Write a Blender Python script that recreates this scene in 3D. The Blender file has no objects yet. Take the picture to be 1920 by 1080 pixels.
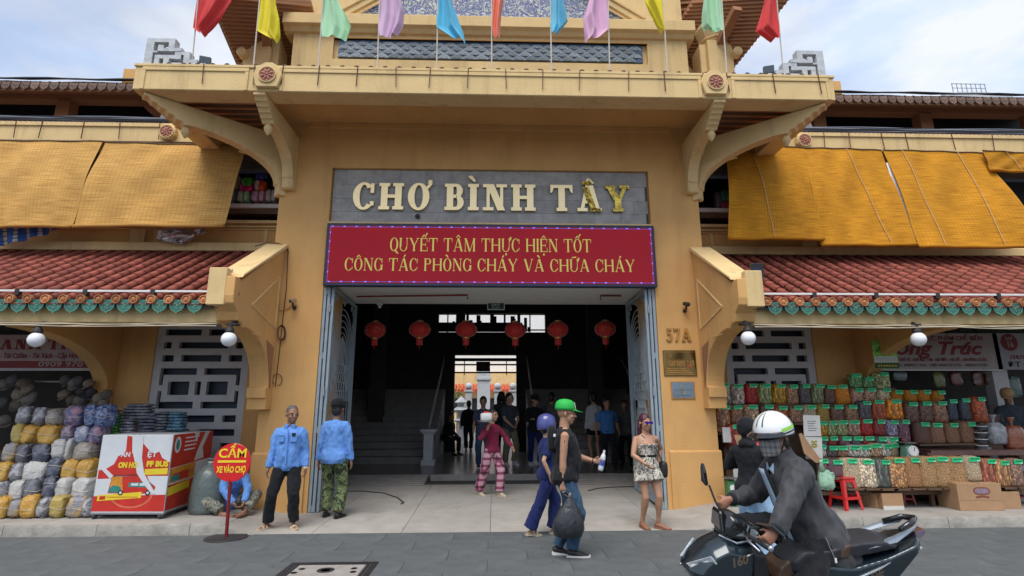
import bpy, bmesh, math, random
from math import sin, cos, pi, radians as R, sqrt, atan2
from mathutils import Vector as V, Matrix as M, Euler, noise as MN
random.seed(7)
sc = bpy.context.scene
COL = sc.collection

# ------------------------------------------------------------------ camera
cam = bpy.data.objects.new('camera', bpy.data.cameras.new('camera'))
COL.objects.link(cam); sc.camera = cam
cam.data.sensor_width = 36.0
cam.data.lens = 36.0*1000/1920
cam.data.clip_end = 900
CP = V((0.07, -9.0, 1.68))
_p, _y, _r = R(12.4), R(1.87), R(-.14)
FW = V((sin(_y)*cos(_p), cos(_y)*cos(_p), sin(_p)))
RT = V((cos(_y), -sin(_y), 0)); UP = RT.cross(FW)
RT, UP = cos(_r)*RT+sin(_r)*UP, -sin(_r)*RT+cos(_r)*UP
_m = M((RT, UP, -FW)).transposed().to_4x4(); _m.translation = CP
cam.matrix_world = _m

def ray(px, py): return FW+RT*((px-960)/1000.)+UP*((540-py)/1000.)
def aY(px, py, Y):
    r = ray(px, py); return CP+r*((Y-CP.y)/r.y)
def aZ(px, py, Z):
    r = ray(px, py); return CP+r*((Z-CP.z)/r.z)

# ------------------------------------------------------------------ sky and sun
w = bpy.data.worlds.new('World'); sc.world = w; w.use_nodes = True
nt = w.node_tree; nt.nodes.clear()
def N(nt, t, **k):
    n = nt.nodes.new(t)
    for a, b in k.items():
        if a.startswith('_'): n.inputs[a[1:].replace('_', ' ')].default_value = b
        else: setattr(n, a, b)
    return n
L = lambda nt, a, b: nt.links.new(a, b)
sky = N(nt, 'ShaderNodeTexSky', sky_type='NISHITA', sun_disc=False, sun_elevation=R(58), sun_rotation=R(200), dust_density=2.0)
tc = N(nt, 'ShaderNodeTexCoord')
mp = N(nt, 'ShaderNodeMapping'); mp.inputs['Scale'].default_value = (1.0, 1.0, 2.6)
mp.inputs['Location'].default_value = (1.3, .4, .2)
ns = N(nt, 'ShaderNodeTexNoise', _Scale=1.7, _Detail=8.0, _Roughness=.52, _Distortion=.35)
cr = N(nt, 'ShaderNodeValToRGB')
cr.color_ramp.elements[0].position = .40; cr.color_ramp.elements[0].color = (.55,)*3+(1,)
cr.color_ramp.elements[1].position = .60; cr.color_ramp.elements[1].color = (1.,)*3+(1,)
n2 = N(nt, 'ShaderNodeTexNoise', _Scale=3.1, _Detail=7.0, _Roughness=.6)
c2 = N(nt, 'ShaderNodeValToRGB')
c2.color_ramp.elements[0].position = .42; c2.color_ramp.elements[0].color = (5.0, 5.95, 7.7, 1)
c2.color_ramp.elements[1].position = .58; c2.color_ramp.elements[1].color = (6.5, 6.8, 7.3, 1)
mx = N(nt, 'ShaderNodeMix', data_type='RGBA')
bg = N(nt, 'ShaderNodeBackground', _Strength=.1)
ot = N(nt, 'ShaderNodeOutputWorld')
sc2 = N(nt, 'ShaderNodeMix', data_type='RGBA', blend_type='MULTIPLY'); sc2.inputs[0].default_value = 1
sc2.inputs[7].default_value = (1.15, 1.2, 1.3, 1)
L(nt, tc.outputs['Generated'], mp.inputs[0]); L(nt, mp.outputs[0], ns.inputs['Vector']); L(nt, mp.outputs[0], n2.inputs['Vector'])
L(nt, ns.outputs[0], cr.inputs[0]); L(nt, n2.outputs[0], c2.inputs[0])
L(nt, sky.outputs[0], sc2.inputs[6])
L(nt, cr.outputs[0], mx.inputs[0]); L(nt, sc2.outputs[2], mx.inputs[6]); L(nt, c2.outputs[0], mx.inputs[7])
L(nt, mx.outputs[2], bg.inputs[0]); L(nt, bg.outputs[0], ot.inputs[0])
sd = bpy.data.lights.new('sun', 'SUN'); sd.energy = 2.3; sd.angle = R(40); sd.color = (1., .955, .89)
so = bpy.data.objects.new('sun', sd); COL.objects.link(so)
so.rotation_euler = (R(27), 0, R(-18)); so.location = (-10, -20, 30)

vs = sc.view_settings; vs.view_transform = 'Standard'; vs.look = 'None'; vs.exposure = 0.52; vs.gamma = 1.0
try: vs.use_curve_mapping = False
except Exception: pass
sc.cycles.use_denoising = True
sc.cycles.max_bounces = 7; sc.cycles.diffuse_bounces = 4; sc.cycles.glossy_bounces = 3
sc.cycles.transmission_bounces = 4; sc.cycles.transparent_max_bounces = 8
sc.cycles.sample_clamp_indirect = 4.0; sc.cycles.caustics_reflective = False; sc.cycles.caustics_refractive = False

# ------------------------------------------------------------------ materials
def newmat(name):
    m = bpy.data.materials.new(name); m.use_nodes = True
    nt = m.node_tree; b = nt.nodes['Principled BSDF']; return m, nt, b
def mat(name, c, rough=.7, var=.12, scale=6., bump=.0, bscale=60., metal=0., spec=.4, dirt=0., dirtc=(.08,.06,.04), objvar=0., coat=0., emit=None, estr=0., streak=False, sheen=0.):
    """a surface colour with grain, patches of wear and fine relief"""
    m, nt, b = newmat(name)
    g = N(nt, 'ShaderNodeTexCoord')
    n = N(nt, 'ShaderNodeTexNoise', _Scale=scale, _Detail=6.0, _Roughness=.6); L(nt, g.outputs['Object'], n.inputs['Vector'])
    r = N(nt, 'ShaderNodeMapRange'); r.inputs['From Min'].default_value = .3; r.inputs['From Max'].default_value = .7
    r.inputs['To Min'].default_value = 1-var; r.inputs['To Max'].default_value = 1+var; L(nt, n.outputs[0], r.inputs[0])
    mu = N(nt, 'ShaderNodeVectorMath', operation='SCALE'); mu.inputs[0].default_value = c[:3]; L(nt, r.outputs[0], mu.inputs['Scale'])
    out = mu.outputs[0]
    if objvar:
        oi = N(nt, 'ShaderNodeObjectInfo'); r2 = N(nt, 'ShaderNodeMapRange'); r2.inputs['To Min'].default_value = 1-objvar; r2.inputs['To Max'].default_value = 1+objvar
        L(nt, oi.outputs['Random'], r2.inputs[0]); m2 = N(nt, 'ShaderNodeVectorMath', operation='SCALE'); L(nt, out, m2.inputs[0]); L(nt, r2.outputs[0], m2.inputs['Scale']); out = m2.outputs[0]
    if dirt:
        n3 = N(nt, 'ShaderNodeTexNoise', _Scale=scale*.45, _Detail=9.0, _Roughness=.72)
        if streak:
            mp = N(nt, 'ShaderNodeMapping'); mp.inputs['Scale'].default_value = (3.2, 3.2, .35); L(nt, g.outputs['Object'], mp.inputs[0]); L(nt, mp.outputs[0], n3.inputs['Vector'])
        else: L(nt, g.outputs['Object'], n3.inputs['Vector'])
        r3 = N(nt, 'ShaderNodeMapRange'); r3.inputs['From Min'].default_value = .52; r3.inputs['From Max'].default_value = .78; r3.inputs['To Max'].default_value = dirt
        L(nt, n3.outputs[0], r3.inputs[0]); mm = N(nt, 'ShaderNodeMix', data_type='RGBA'); L(nt, r3.outputs[0], mm.inputs[0]); L(nt, out, mm.inputs[6]); mm.inputs[7].default_value = (*dirtc, 1); out = mm.outputs[2]
    L(nt, out, b.inputs['Base Color'])
    b.inputs['Roughness'].default_value = rough; b.inputs['Metallic'].default_value = metal; b.inputs['Specular IOR Level'].default_value = spec
    if coat: b.inputs['Coat Weight'].default_value = coat; b.inputs['Coat Roughness'].default_value = .12
    if sheen: b.inputs['Sheen Weight'].default_value = sheen
    if bump:
        n4 = N(nt, 'ShaderNodeTexNoise', _Scale=bscale, _Detail=5.0, _Roughness=.6); L(nt, g.outputs['Object'], n4.inputs['Vector'])
        bp = N(nt, 'ShaderNodeBump', _Strength=bump, _Distance=.02); L(nt, n4.outputs[0], bp.inputs['Height']); L(nt, bp.outputs[0], b.inputs['Normal'])
    if emit: b.inputs['Emission Color'].default_value = (*emit, 1); b.inputs['Emission Strength'].default_value = estr
    return m
OCH = mat('ochre_stucco', (.655, .375, .142), .85, .09, 1.3, .3, 45, dirt=.5, dirtc=(.33,.18,.08), streak=True, spec=.2)
OCH2 = mat('pale_ochre_stucco', (.70, .51, .25), .85, .08, 2.0, .3, 45, dirt=.65, dirtc=(.30,.20,.11), streak=True, spec=.2)
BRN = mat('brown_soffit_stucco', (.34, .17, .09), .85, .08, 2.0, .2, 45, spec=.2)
TILE = mat('red_clay_tile', (.235, .064, .044), .65, .28, 9., .3, 70, objvar=.28, dirt=.75, dirtc=(.10,.06,.045), spec=.35)
OLDT = mat('weathered_tile', (.20, .13, .10), .8, .3, 20., .4, 60, objvar=.25, dirt=.6, dirtc=(.05,.05,.04))
CAPM = mat('terracotta_tile_end', (.48, .20, .08), .6, .15, 20., .5, 60, objvar=.25)
GRN = mat('green_glazed_tile', (.030, .15, .115), .3, .45, 28., .9, 42, objvar=.3, coat=.4)
GRNR = mat('green_glazed_tile_rim', (.08, .26, .18), .3, .2, 28., .2, 60, coat=.4)
STN = mat('grey_stone_cladding', (.34, .32, .295), .45, .2, 7., .35, 18, objvar=.10, dirt=.35, dirtc=(.42,.41,.38), spec=.5)
PAVE = mat('light_paving_stone', (.36, .34, .31), .7, .10, 3.0, .2, 40, objvar=.06, dirt=.7, dirtc=(.19,.165,.14))
KERB = mat('worn_kerb_stone', (.30, .285, .25), .85, .2, 5.0, .6, 22, dirt=.8, dirtc=(.11,.10,.08))
ROAD = mat('dark_granite_paving', (.098, .108, .111), .75, .2, 3.5, .3, 50, objvar=.04, dirt=.5, dirtc=(.045,.045,.045))
JOINT = mat('dark_joint', (.075, .075, .072), .9, .1)
GATE = mat('grey_blue_paint', (.30, .365, .41), .45, .08, 8., .1, 60, dirt=.35, dirtc=(.12,.10,.09), spec=.4)
GRIL = mat('grey_painted_grille', (.52, .52, .53), .65, .06, 5., .1, 60, dirt=.25, dirtc=(.2,.2,.2))
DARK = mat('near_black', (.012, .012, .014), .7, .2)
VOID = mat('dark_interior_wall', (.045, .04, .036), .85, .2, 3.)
IRON = mat('dark_iron', (.04, .035, .035), .5, .2, 20., metal=.3)
RUST = mat('rusty_iron_strap', (.11, .05, .03), .7, .3, 30.)
WHT = mat('white_paint', (.72, .72, .70), .5, .05, 8., dirt=.3, dirtc=(.4,.38,.35))
WCON = mat('weathered_white_concrete', (.50, .52, .54), .8, .12, 9., .35, 40, dirt=.7, dirtc=(.16,.17,.17))
GOLD = mat('cream_gold_metal', (.98, .76, .40), .34, .04, 4., metal=.7, spec=.5)
GOLDF = mat('crumpled_gold_foil', (.55, .40, .08), .16, .65, 9., 1., 14, metal=.95)
BRASS = mat('aged_brass', (.50, .25, .07), .35, .3, 14., .4, 30, metal=.4)
CEIL = mat('white_ceiling', (.72, .72, .70), .8, .05)
FLOOR = mat('polished_hall_floor', (.17, .15, .13), .22, .15, 3., spec=.5)
STEP = mat('worn_step_stone', (.30, .275, .25), .7, .15, 6., .3, 30, dirt=.5, dirtc=(.13,.12,.10))
WIRE = mat('black_cable', (.02, .022, .028), .45, .1)
WIRC = mat('cream_cable', (.5, .42, .30), .6, .1)
PIPE = mat('red_pipe', (.22, .03, .02), .5, .1)
GLOBE = mat('white_glass_globe', (.78, .79, .80), .18, .04, 5., coat=.5)
STEEL = mat('brushed_steel', (.45, .46, .48), .35, .08, 20., metal=.9)
RPLAS = mat('red_plastic', (.62, .02, .02), .35, .06, 10., coat=.25, spec=.5)
RPLAS2 = mat('dark_red_plastic', (.30, .012, .02), .4, .08, 10., coat=.2)
CARD = mat('brown_cardboard', (.40, .24, .13), .85, .08, 8., .1, 40, dirt=.3, dirtc=(.25,.14,.07))
CARDW = mat('white_cardboard', (.62, .60, .56), .8, .08, 8.)
WOOD = mat('dark_wood', (.12, .07, .04), .6, .3, 8.)

# ------------------------------------------------------------------ mesh building
class MB:
    def __init__(s): s.v = []; s.f = []; s.mi = []; s.uv = None
    def add(s, vs, fs, mi=0):
        n = len(s.v); s.v += [tuple(p) for p in vs]
        s.f += [tuple(i+n for i in f) for f in fs]; s.mi += [mi]*len(fs); return s
    def box(s, x0, x1, y0, y1, z0, z1, mi=0):
        if x0 > x1: x0, x1 = x1, x0
        if y0 > y1: y0, y1 = y1, y0
        if z0 > z1: z0, z1 = z1, z0
        vs = [(x, y, z) for x in (x0, x1) for y in (y0, y1) for z in (z0, z1)]
        return s.add(vs, [(0,1,3,2),(4,6,7,5),(0,4,5,1),(2,3,7,6),(0,2,6,4),(1,5,7,3)], mi)
    def obox(s, c, ax, ay, az, mi=0):
        """box with half-axis vectors"""
        c = V(c); ax = V(ax); ay = V(ay); az = V(az)
        vs = [c+ax*i+ay*j+az*k for i in (-1,1) for j in (-1,1) for k in (-1,1)]
        return s.add(vs, [(0,1,3,2),(4,6,7,5),(0,4,5,1),(2,3,7,6),(0,2,6,4),(1,5,7,3)], mi)
    def bar(s, p, q, w, h=None, up=(0,0,1), mi=0):
        p = V(p); q = V(q); d = (q-p); u = V(up)
        sx = d.cross(u)
        if sx.length < 1e-6: sx = d.cross(V((1,0,0)))
        sx.normalize(); uz = sx.cross(d).normalized(); h = w if h is None else h
        return s.obox((p+q)/2, d/2, sx*w/2, uz*h/2, mi)
    def prism(s, poly, f0, f1, mi=0):
        """poly: 2D points; f0/f1 map (a,b)->3D for both ends"""
        n = len(poly)
        vs = [f0(*p) for p in poly]+[f1(*p) for p in poly]
        fs = [tuple(range(n))[::-1], tuple(range(n, 2*n))]+[(i, (i+1) % n, n+(i+1) % n, n+i) for i in range(n)]
        return s.add(vs, fs, mi)
    def pXZ(s, poly, y0, y1, mi=0): return s.prism(poly, lambda a, b: (a, y0, b), lambda a, b: (a, y1, b), mi)
    def pYZ(s, poly, x0, x1, mi=0): return s.prism(poly, lambda a, b: (x0, a, b), lambda a, b: (x1, a, b), mi)
    def pXY(s, poly, z0, z1, mi=0): return s.prism(poly, lambda a, b: (a, b, z0), lambda a, b: (a, b, z1), mi)
    def tube(s, pts, r, n=8, mi=0, caps=True):
        pts = [V(p) for p in pts]; k = len(pts)
        rr = r if isinstance(r, (list, tuple)) else [r]*k
        base = len(s.v); up = V((0,0,1)); px = None
        for i, p in enumerate(pts):
            d = (pts[min(i+1, k-1)]-pts[max(i-1, 0)]).normalized()
            if px is None:
                px = d.cross(up)
                if px.length < .05: px = d.cross(V((0,1,0)))
            px = (px-d*px.dot(d)).normalized(); py = d.cross(px)
            a = rr[i]; ra, rb = a if isinstance(a, tuple) else (a, a)
            for j in range(n):
                t = 2*pi*j/n; s.v.append(tuple(p+px*cos(t)*ra+py*sin(t)*rb))
        for i in range(k-1):
            for j in range(n):
                a = base+i*n+j; b = base+i*n+(j+1) % n
                s.f.append((a, b, b+n, a+n)); s.mi.append(mi)
        if caps:
            s.f.append(tuple(range(base, base+n))[::-1]); s.mi.append(mi)
            s.f.append(tuple(range(base+(k-1)*n, base+k*n))); s.mi.append(mi)
        return s
    def loft(s, rings, mi=0, caps=True):
        n = len(rings[0]); base = len(s.v)
        for r_ in rings: s.v += [tuple(p) for p in r_]
        for i in range(len(rings)-1):
            for j in range(n):
                a = base+i*n+j; b = base+i*n+(j+1) % n
                s.f.append((a, b, b+n, a+n)); s.mi.append(mi)
        if caps:
            s.f.append(tuple(range(base, base+n))[::-1]); s.mi.append(mi)
            s.f.append(tuple(range(base+(len(rings)-1)*n, base+len(rings)*n))); s.mi.append(mi)
        return s
    def lathe(s, prof, c=(0,0,0), n=16, mi=0, ax=None):
        """prof: (radius, height) pairs; ax: matrix for the axis frame"""
        c = V(c); A = ax or M.Identity(3)
        return s.loft([[c+A@V((r_*cos(2*pi*j/n), r_*sin(2*pi*j/n), h)) for j in range(n)] for r_, h in prof], mi)
    def ball(s, c, r, n=12, m=8, mi=0, rot=None):
        c = V(c); r = r if isinstance(r, (tuple, list)) else (r, r, r); A = rot or M.Identity(3)
        rings = []
        for i in range(m+1):
            a = -pi/2+pi*(i+.001 if i == 0 else i-.001 if i == m else i)/m
            rings.append([c+A@V((r[0]*cos(a)*cos(2*pi*j/n), r[1]*cos(a)*sin(2*pi*j/n), r[2]*sin(a))) for j in range(n)])
        return s.loft(rings, mi)
    def grid(s, f, nu, nv, mi=0, thick=None):
        base = len(s.v)
        if s.uv is None: s.uv = {}
        for i in range(nu+1):
            for j in range(nv+1):
                s.uv[len(s.v)] = (i/nu, j/nv); s.v.append(tuple(f(i/nu, j/nv)))
        for i in range(nu):
            for j in range(nv):
                a = base+i*(nv+1)+j
                s.f.append((a, a+nv+1, a+nv+2, a+1)); s.mi.append(mi)
        return s
    def build(s, name, mats, parent=None, smooth=False, bevel=0., seg=1, local=False, recalc=True, label=None, solid=0., subsurf=0, kind=None, autos=None):
        me = bpy.data.meshes.new(name); me.from_pydata(s.v, [], s.f)
        mats = mats if isinstance(mats, (list, tuple)) else [mats]
        for m_ in mats: me.materials.append(m_)
        if len(mats) > 1: me.polygons.foreach_set('material_index', s.mi)
        if s.uv:
            ul = me.uv_layers.new(name='UVMap')
            for lp in me.loops: ul.data[lp.index].uv = s.uv.get(lp.vertex_index, (0, 0))
        if recalc:
            bm = bmesh.new(); bm.from_mesh(me); bmesh.ops.recalc_face_normals(bm, faces=bm.faces); bm.to_mesh(me); bm.free()
        if smooth: me.shade_smooth()
        if autos:
            me.shade_smooth(); me.set_sharp_from_angle(angle=R(autos))
        me.update()
        o = bpy.data.objects.new(name, me); COL.objects.link(o)
        if parent:
            o.parent = parent
            if not local:
                if parent.type == 'EMPTY': o.matrix_parent_inverse = parent.matrix_basis.inverted()
        if bevel:
            b = o.modifiers.new('bevel', 'BEVEL'); b.width = bevel; b.segments = seg; b.limit_method = 'ANGLE'; b.angle_limit = R(35)
        if solid:
            b = o.modifiers.new('solid', 'SOLIDIFY'); b.thickness = solid; b.offset = 0
        if subsurf:
            b = o.modifiers.new('sub', 'SUBSURF'); b.levels = b.render_levels = subsurf
        if label: o['label'] = label
        if kind: o['kind'] = kind
        return o
def tag(o, label=None, cat=None, group=None, kind=None):
    if label: o['label'] = label
    if cat: o['category'] = cat
    if group: o['group'] = group
    if kind: o['kind'] = kind
    return o
def thing(name, loc=(0,0,0), label=None, cat=None, group=None, rz=0.):
    o = bpy.data.objects.new(name, None); COL.objects.link(o); o.location = loc; o.rotation_euler = (0, 0, rz)
    o.empty_display_size = .1
    return tag(o, label, cat, group)
def dup(o, loc=None, rz=None, label=None, parent=None, scale=None):
    """a copy of a thing (built at the origin) with copies of its parts and sub-parts"""
    c = o.copy(); COL.objects.link(c)
    if parent: c.parent = parent
    if loc is not None: c.location = loc
    if rz is not None: c.rotation_euler = (0, 0, rz)
    if scale is not None: c.scale = scale if isinstance(scale, tuple) else (scale,)*3
    if label: c['label'] = label
    for k in list(o.children): dup(k, parent=c)
    return c
def inst(me, name, parent, matrix=None, loc=None):
    o = bpy.data.objects.new(name, me); COL.objects.link(o); o.parent = parent
    if parent is not None and parent.type == 'EMPTY': o.matrix_parent_inverse = parent.matrix_basis.inverted()
    if matrix is not None: o.matrix_basis = matrix
    if loc is not None: o.location = loc
    return o

# ------------------------------------------------------------------ lettering
DIA = {'Ấ':'A^1','Ầ':'A^2','Â':'A^','À':'A2','Á':'A1','Ê':'E^','Ế':'E^1','Ệ':'E^.','Ô':'O^','Ố':'O^1','Ồ':'O^2','Ò':'O2','Ơ':'O+','Ợ':'O+.','Ư':'U+','Ự':'U+.','Ữ':'U+~','Ì':'I2','Ạ':'A.','Ẩ':'A^?'}
def glyph(ch, T, t):
    """slab-serif capital of height 1: list of polygon strips, and its width. T heavy, t light stroke"""
    P = []; sw = T*.62; sh = t
    def q(*p): P.append(list(p))
    def rect(x0, x1, y0, y1): q((x0,y0),(x1,y0),(x1,y1),(x0,y1))
    def ser(x, y, w): rect(x-w, x+w, y, y+sh)
    def arc(cx, cy, rx, ry, a0, a1, tx, ty, n=22):
        for i in range(n):
            a, b = R(a0+(a1-a0)*i/n), R(a0+(a1-a0)*(i+1)/n)
            q((cx+rx*cos(a), cy+ry*sin(a)), (cx+rx*cos(b), cy+ry*sin(b)), (cx+(rx-tx)*cos(b), cy+(ry-ty)*sin(b)), (cx+(rx-tx)*cos(a), cy+(ry-ty)*sin(a)))
    def stem(x): rect(x-T/2, x+T/2, sh, 1-sh); ser(x, 0, sw+t*.4); ser(x, 1-sh, sw+t*.4)
    def diag(x0, y0, x1, y1, w_): q((x0-w_/2,y0),(x0+w_/2,y0),(x1+w_/2,y1),(x1-w_/2,y1))
    m = sw+t*.4
    if ch == 'I': stem(m); W = 2*m
    elif ch == 'H': W = .86+T*.3; stem(m); stem(W-m); rect(m+T/2, W-m-T/2, .5-t/2, .5+t/2)
    elif ch == 'N':
        W = .82+T*.4; a = m; b = W-m
        rect(a-t*.5, a+t*.5, sh, 1); ser(a, 0, m); rect(a-m, a, 1-sh, 1); rect(b-t*.5, b+t*.5, 0, 1-sh); ser(b, 1-sh, m); diag(a+T*.3, 1, b-T*.05, 0, T*1.15)
    elif ch == 'M':
        W = 1.02+T*.4; a = m; b = W-m
        rect(a-t*.5, a+t*.5, sh, 1); ser(a, 0, m); rect(b-T/2, b+T/2, sh, 1-sh); ser(b, 0, m); ser(b, 1-sh, m); rect(a-m, a, 1-sh, 1)
        diag(a+T*.3, 1, W/2, 0, T); diag(b-t*.2, 1, W/2+T*.2, 0, t)
    elif ch in 'CGOQ':
        W = .74+T*.3; r_ = W/2
        if ch in 'OQ': arc(r_, .5, r_, .52, 0, 360, T, t*.75, 36)
        else:
            arc(r_, .5, r_, .52, 42, 318, T, t*.75, 30); rect(W-t*1.1-.03, W-.03, .62, .98)
            if ch == 'G': rect(W-T*1.0, W, .06, .42); ser(W-T*.5, .42, m)
            else: rect(W-t*1.1-.03, W-.03, .14, .3)
        if ch == 'Q': q((r_, .12), (r_+T*.9, .12), (W+.1, -.2), (W-.12, -.18))
    elif ch in 'BP':
        W = .64+T*.35; stem(m); h = .48 if ch == 'B' else .45
        rect(m+T/2, W*.58, 1-t, 1-.001); rect(m+T/2, W*.58, 1-h-t*.5, 1-h+t*.5); arc(W*.58, 1-(h+t*.5)/2, W*.36, (h+t*.5)/2, -90, 90, T*.9, t, 14)
        if ch == 'B': rect(m+T/2, W*.6, .001, t); arc(W*.6, (1-h+t*.5)/2, W*.4, (1-h+t*.5)/2, -90, 90, T*.95, t, 14)
    elif ch == 'T':
        W = .78+T*.3; rect(W/2-T/2, W/2+T/2, sh, 1-sh); ser(W/2, 0, m); rect(0, W, 1-sh, 1); q((0, .70), (t*.5, .70), (t*1.1, 1-sh), (0, 1-sh)); q((W-t*.5, .70), (W, .70), (W, 1-sh), (W-t*1.1, 1-sh))
    elif ch == 'E' or ch == 'L':
        W = .68+T*.3; stem(m); rect(m+T/2, W, 0.001, t); rect(W-t*.8, W, t, .32)
        if ch == 'E': rect(m+T/2, W*.95, 1-t, .999); rect(W*.95-t*.8, W*.95, .70, 1-t); rect(m+T/2, W*.7, .5-t/2, .5+t/2); rect(W*.7, W*.7+t*.7, .38, .62)
    elif ch in 'AVY':
        W = .86+T*.35; c = W/2
        if ch == 'A':
            diag(m, sh, c-T*.22, 1, t*1.15); diag(W-m-T*.1, sh, c+T*.08, 1, T*1.15); ser(m, 0, m*.95); ser(W-m, 0, m*.95); rect(W*.27, W*.72, .30, .30+t*.9)
        elif ch == 'V':
            diag(m+T*.1, 1-sh, c-T*.1, 0, T*1.15); diag(W-m, 1-sh, c+T*.25, 0, t*1.15); ser(m, 1-sh, m*.95); ser(W-m, 1-sh, m*.95)
        else:
            diag(m+T*.1, 1-sh, c-T*.05, .42, T*1.1); diag(W-m, 1-sh, c+T*.2, .42, t*1.3); rect(c-T/2, c+T/2, sh, .46); ser(c, 0, m); ser(m, 1-sh, m*.95); ser(W-m, 1-sh, m*.95)
    elif ch == 'U':
        W = .80+T*.3; rect(m-T/2, m+T/2, .32, 1-sh); ser(m, 1-sh, m); rect(W-m-t/2, W-m+t/2, .32, 1-sh); ser(W-m, 1-sh, m*.9)
        r_ = (W-2*m+T/2+t/2)/2; arc(m-T/2+r_, .33, r_, .35, 180, 360, (T+t)/2, t*.9, 16)
    elif ch == 'S':
        W = .62+T*.2; arc(W/2, .74, W/2, .28, 20, 270, T*.85, t, 14); arc(W/2, .27, W/2, .29, -160, 90, T*.85, t, 14)
    elif ch == 'X':
        W = .86; diag(m, 1, W-m, 0, T*1.1); diag(W-m, 1, m, 0, t*1.1); ser(m,0,m*.8); ser(W-m,0,m*.8); ser(m,1-sh,m*.8); ser(W-m,1-sh,m*.8)
    elif ch == '5': W = .6; rect(.12, .12+t, .5, 1); rect(.12, .56, 1-t*1.2, 1); arc(.28, .32, .32, .34, -150, 125, T, t, 18)
    elif ch == '7': W = .62; rect(.02, .62, 1-t*1.2, 1); q((.44, 1-t), (.62, 1-t), (.36, 0), (.36-T, 0)); rect(.02, .02+t*.8, .76, 1)
    elif ch == '1': W = .5; stem(.25); q((.02, .82), (.25-T/2, .86), (.25-T/2, 1), (.16, .93))
    elif ch == '6': W = .62; arc(.31, .31, .31, .33, 0, 360, T, t, 22); arc(.42, .42, .42, .6, 95, 190, T, t, 10)
    else: W = .4
    return P, W
def marks(spec, W, T, t):
    P = []; c = W/2; y = 1.06
    for k in spec:
        if k == '^':
            P += [[(c-.22, y), (c-.12, y), (c+.02, y+.14), (c-.02, y+.22)], [(c+.02, y+.14), (c+.12, y), (c+.22, y), (c+.02, y+.22)]]; y += .10
        elif k == '1': o = .16 if '^' in spec else 0; P.append([(c-.04+o, y+.02), (c+.05+o, y+.02), (c+.2+o, y+.22), (c+.07+o, y+.24)])
        elif k == '2': P.append([(c+.02, y+.02), (c+.1, y+.04), (c-.06, y+.27), (c-.22, y+.22)])
        elif k == '.': P.append([(c+.09*cos(a*pi/4), -.2+.09*sin(a*pi/4)) for a in range(8)])
        elif k == '~': P += [[(c-.22, y+.02), (c-.2, y+.12), (c-.02, y+.14), (c-.02, y+.06)], [(c-.02, y+.06), (c-.02, y+.14), (c+.22, y+.18), (c+.2, y+.06)]]
        elif k == '+': x = W-.06; P += [[(x-.08, .84), (x+.02, .80), (x+.16, .98), (x+.13, 1.1)], [(x-.0, .98), (x+.16, .98), (x+.15, 1.13), (x+.02, 1.13)]]
    return P
def serif(text, h, T, t, gap=.12, space=.45):
    """returns [(char, polys)] in units of metres along x, and total width"""
    x = 0; out = []
    for ch in text:
        if ch == ' ': x += space*h; continue
        s_ = DIA.get(ch, ch); P, W = glyph(s_[0], T, t); P = P+marks(s_[1:], W, T, t)
        out.append((ch, [[(x+a*h, b*h) for a, b in p] for p in P])); x += (W+gap)*h
    return out, x-gap*h
def letters(text, cx, z, y, h, depth, T, t, m, parent, name='letter', width=None, gap=.12, space=.45, mats=None, join=False, lean=0.):
    """raised letters on a wall facing -Y, one mesh each (or one for the line); overlapping strokes stand a hair proud of each other"""
    gl, W = serif(text, h, T, t, gap, space); k = (width/W) if width else 1
    x0 = cx-W*k/2; res = []; mb = MB()
    for n_, (ch, P) in enumerate(gl):
        if not join: mb = MB()
        for i, p in enumerate(P):
            pp = [(x0+a*k+b*lean, z+b) for a, b in p]; mb.pXZ(pp, y-depth-(i % 7)*depth*.012, y)
        if not join: res.append(mb.build(name, mats[n_] if mats else m, parent))
    if join: res.append(mb.build(name, m, parent))
    return res
def text(s_, loc, size, m, parent, name='lettering', width=None, rot=(R(90), 0, 0), ext=.002, shear=0., align='CENTER', bold=0., sub=False):
    cu = bpy.data.curves.new(name, 'FONT'); cu.body = s_; cu.size = size; cu.extrude = ext; cu.shear = shear; cu.align_x = align; cu.offset = bold
    cu.resolution_u = 3
    o = bpy.data.objects.new('tmp', cu); COL.objects.link(o); bpy.context.view_layer.update()
    dg = bpy.context.evaluated_depsgraph_get(); me = bpy.data.meshes.new_from_object(o.evaluated_get(dg))
    bpy.data.objects.remove(o)
    if width and len(me.vertices):
        xs = [v.co.x for v in me.vertices]; k = width/(max(xs)-min(xs)); c = (max(xs)+min(xs))/2 if align == 'CENTER' else min(xs)
        for v in me.vertices: v.co.x = (v.co.x-c)*k
    me.materials.clear(); me.materials.append(m); me.name = name
    n = bpy.data.objects.new(name, me); COL.objects.link(n)
    mw = M.Translation(V(loc))@Euler(rot).to_matrix().to_4x4()
    if parent:
        n.parent = parent
        if parent.type == 'EMPTY': n.matrix_parent_inverse = parent.matrix_basis.inverted()
    n.matrix_basis = mw
    return n
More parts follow.
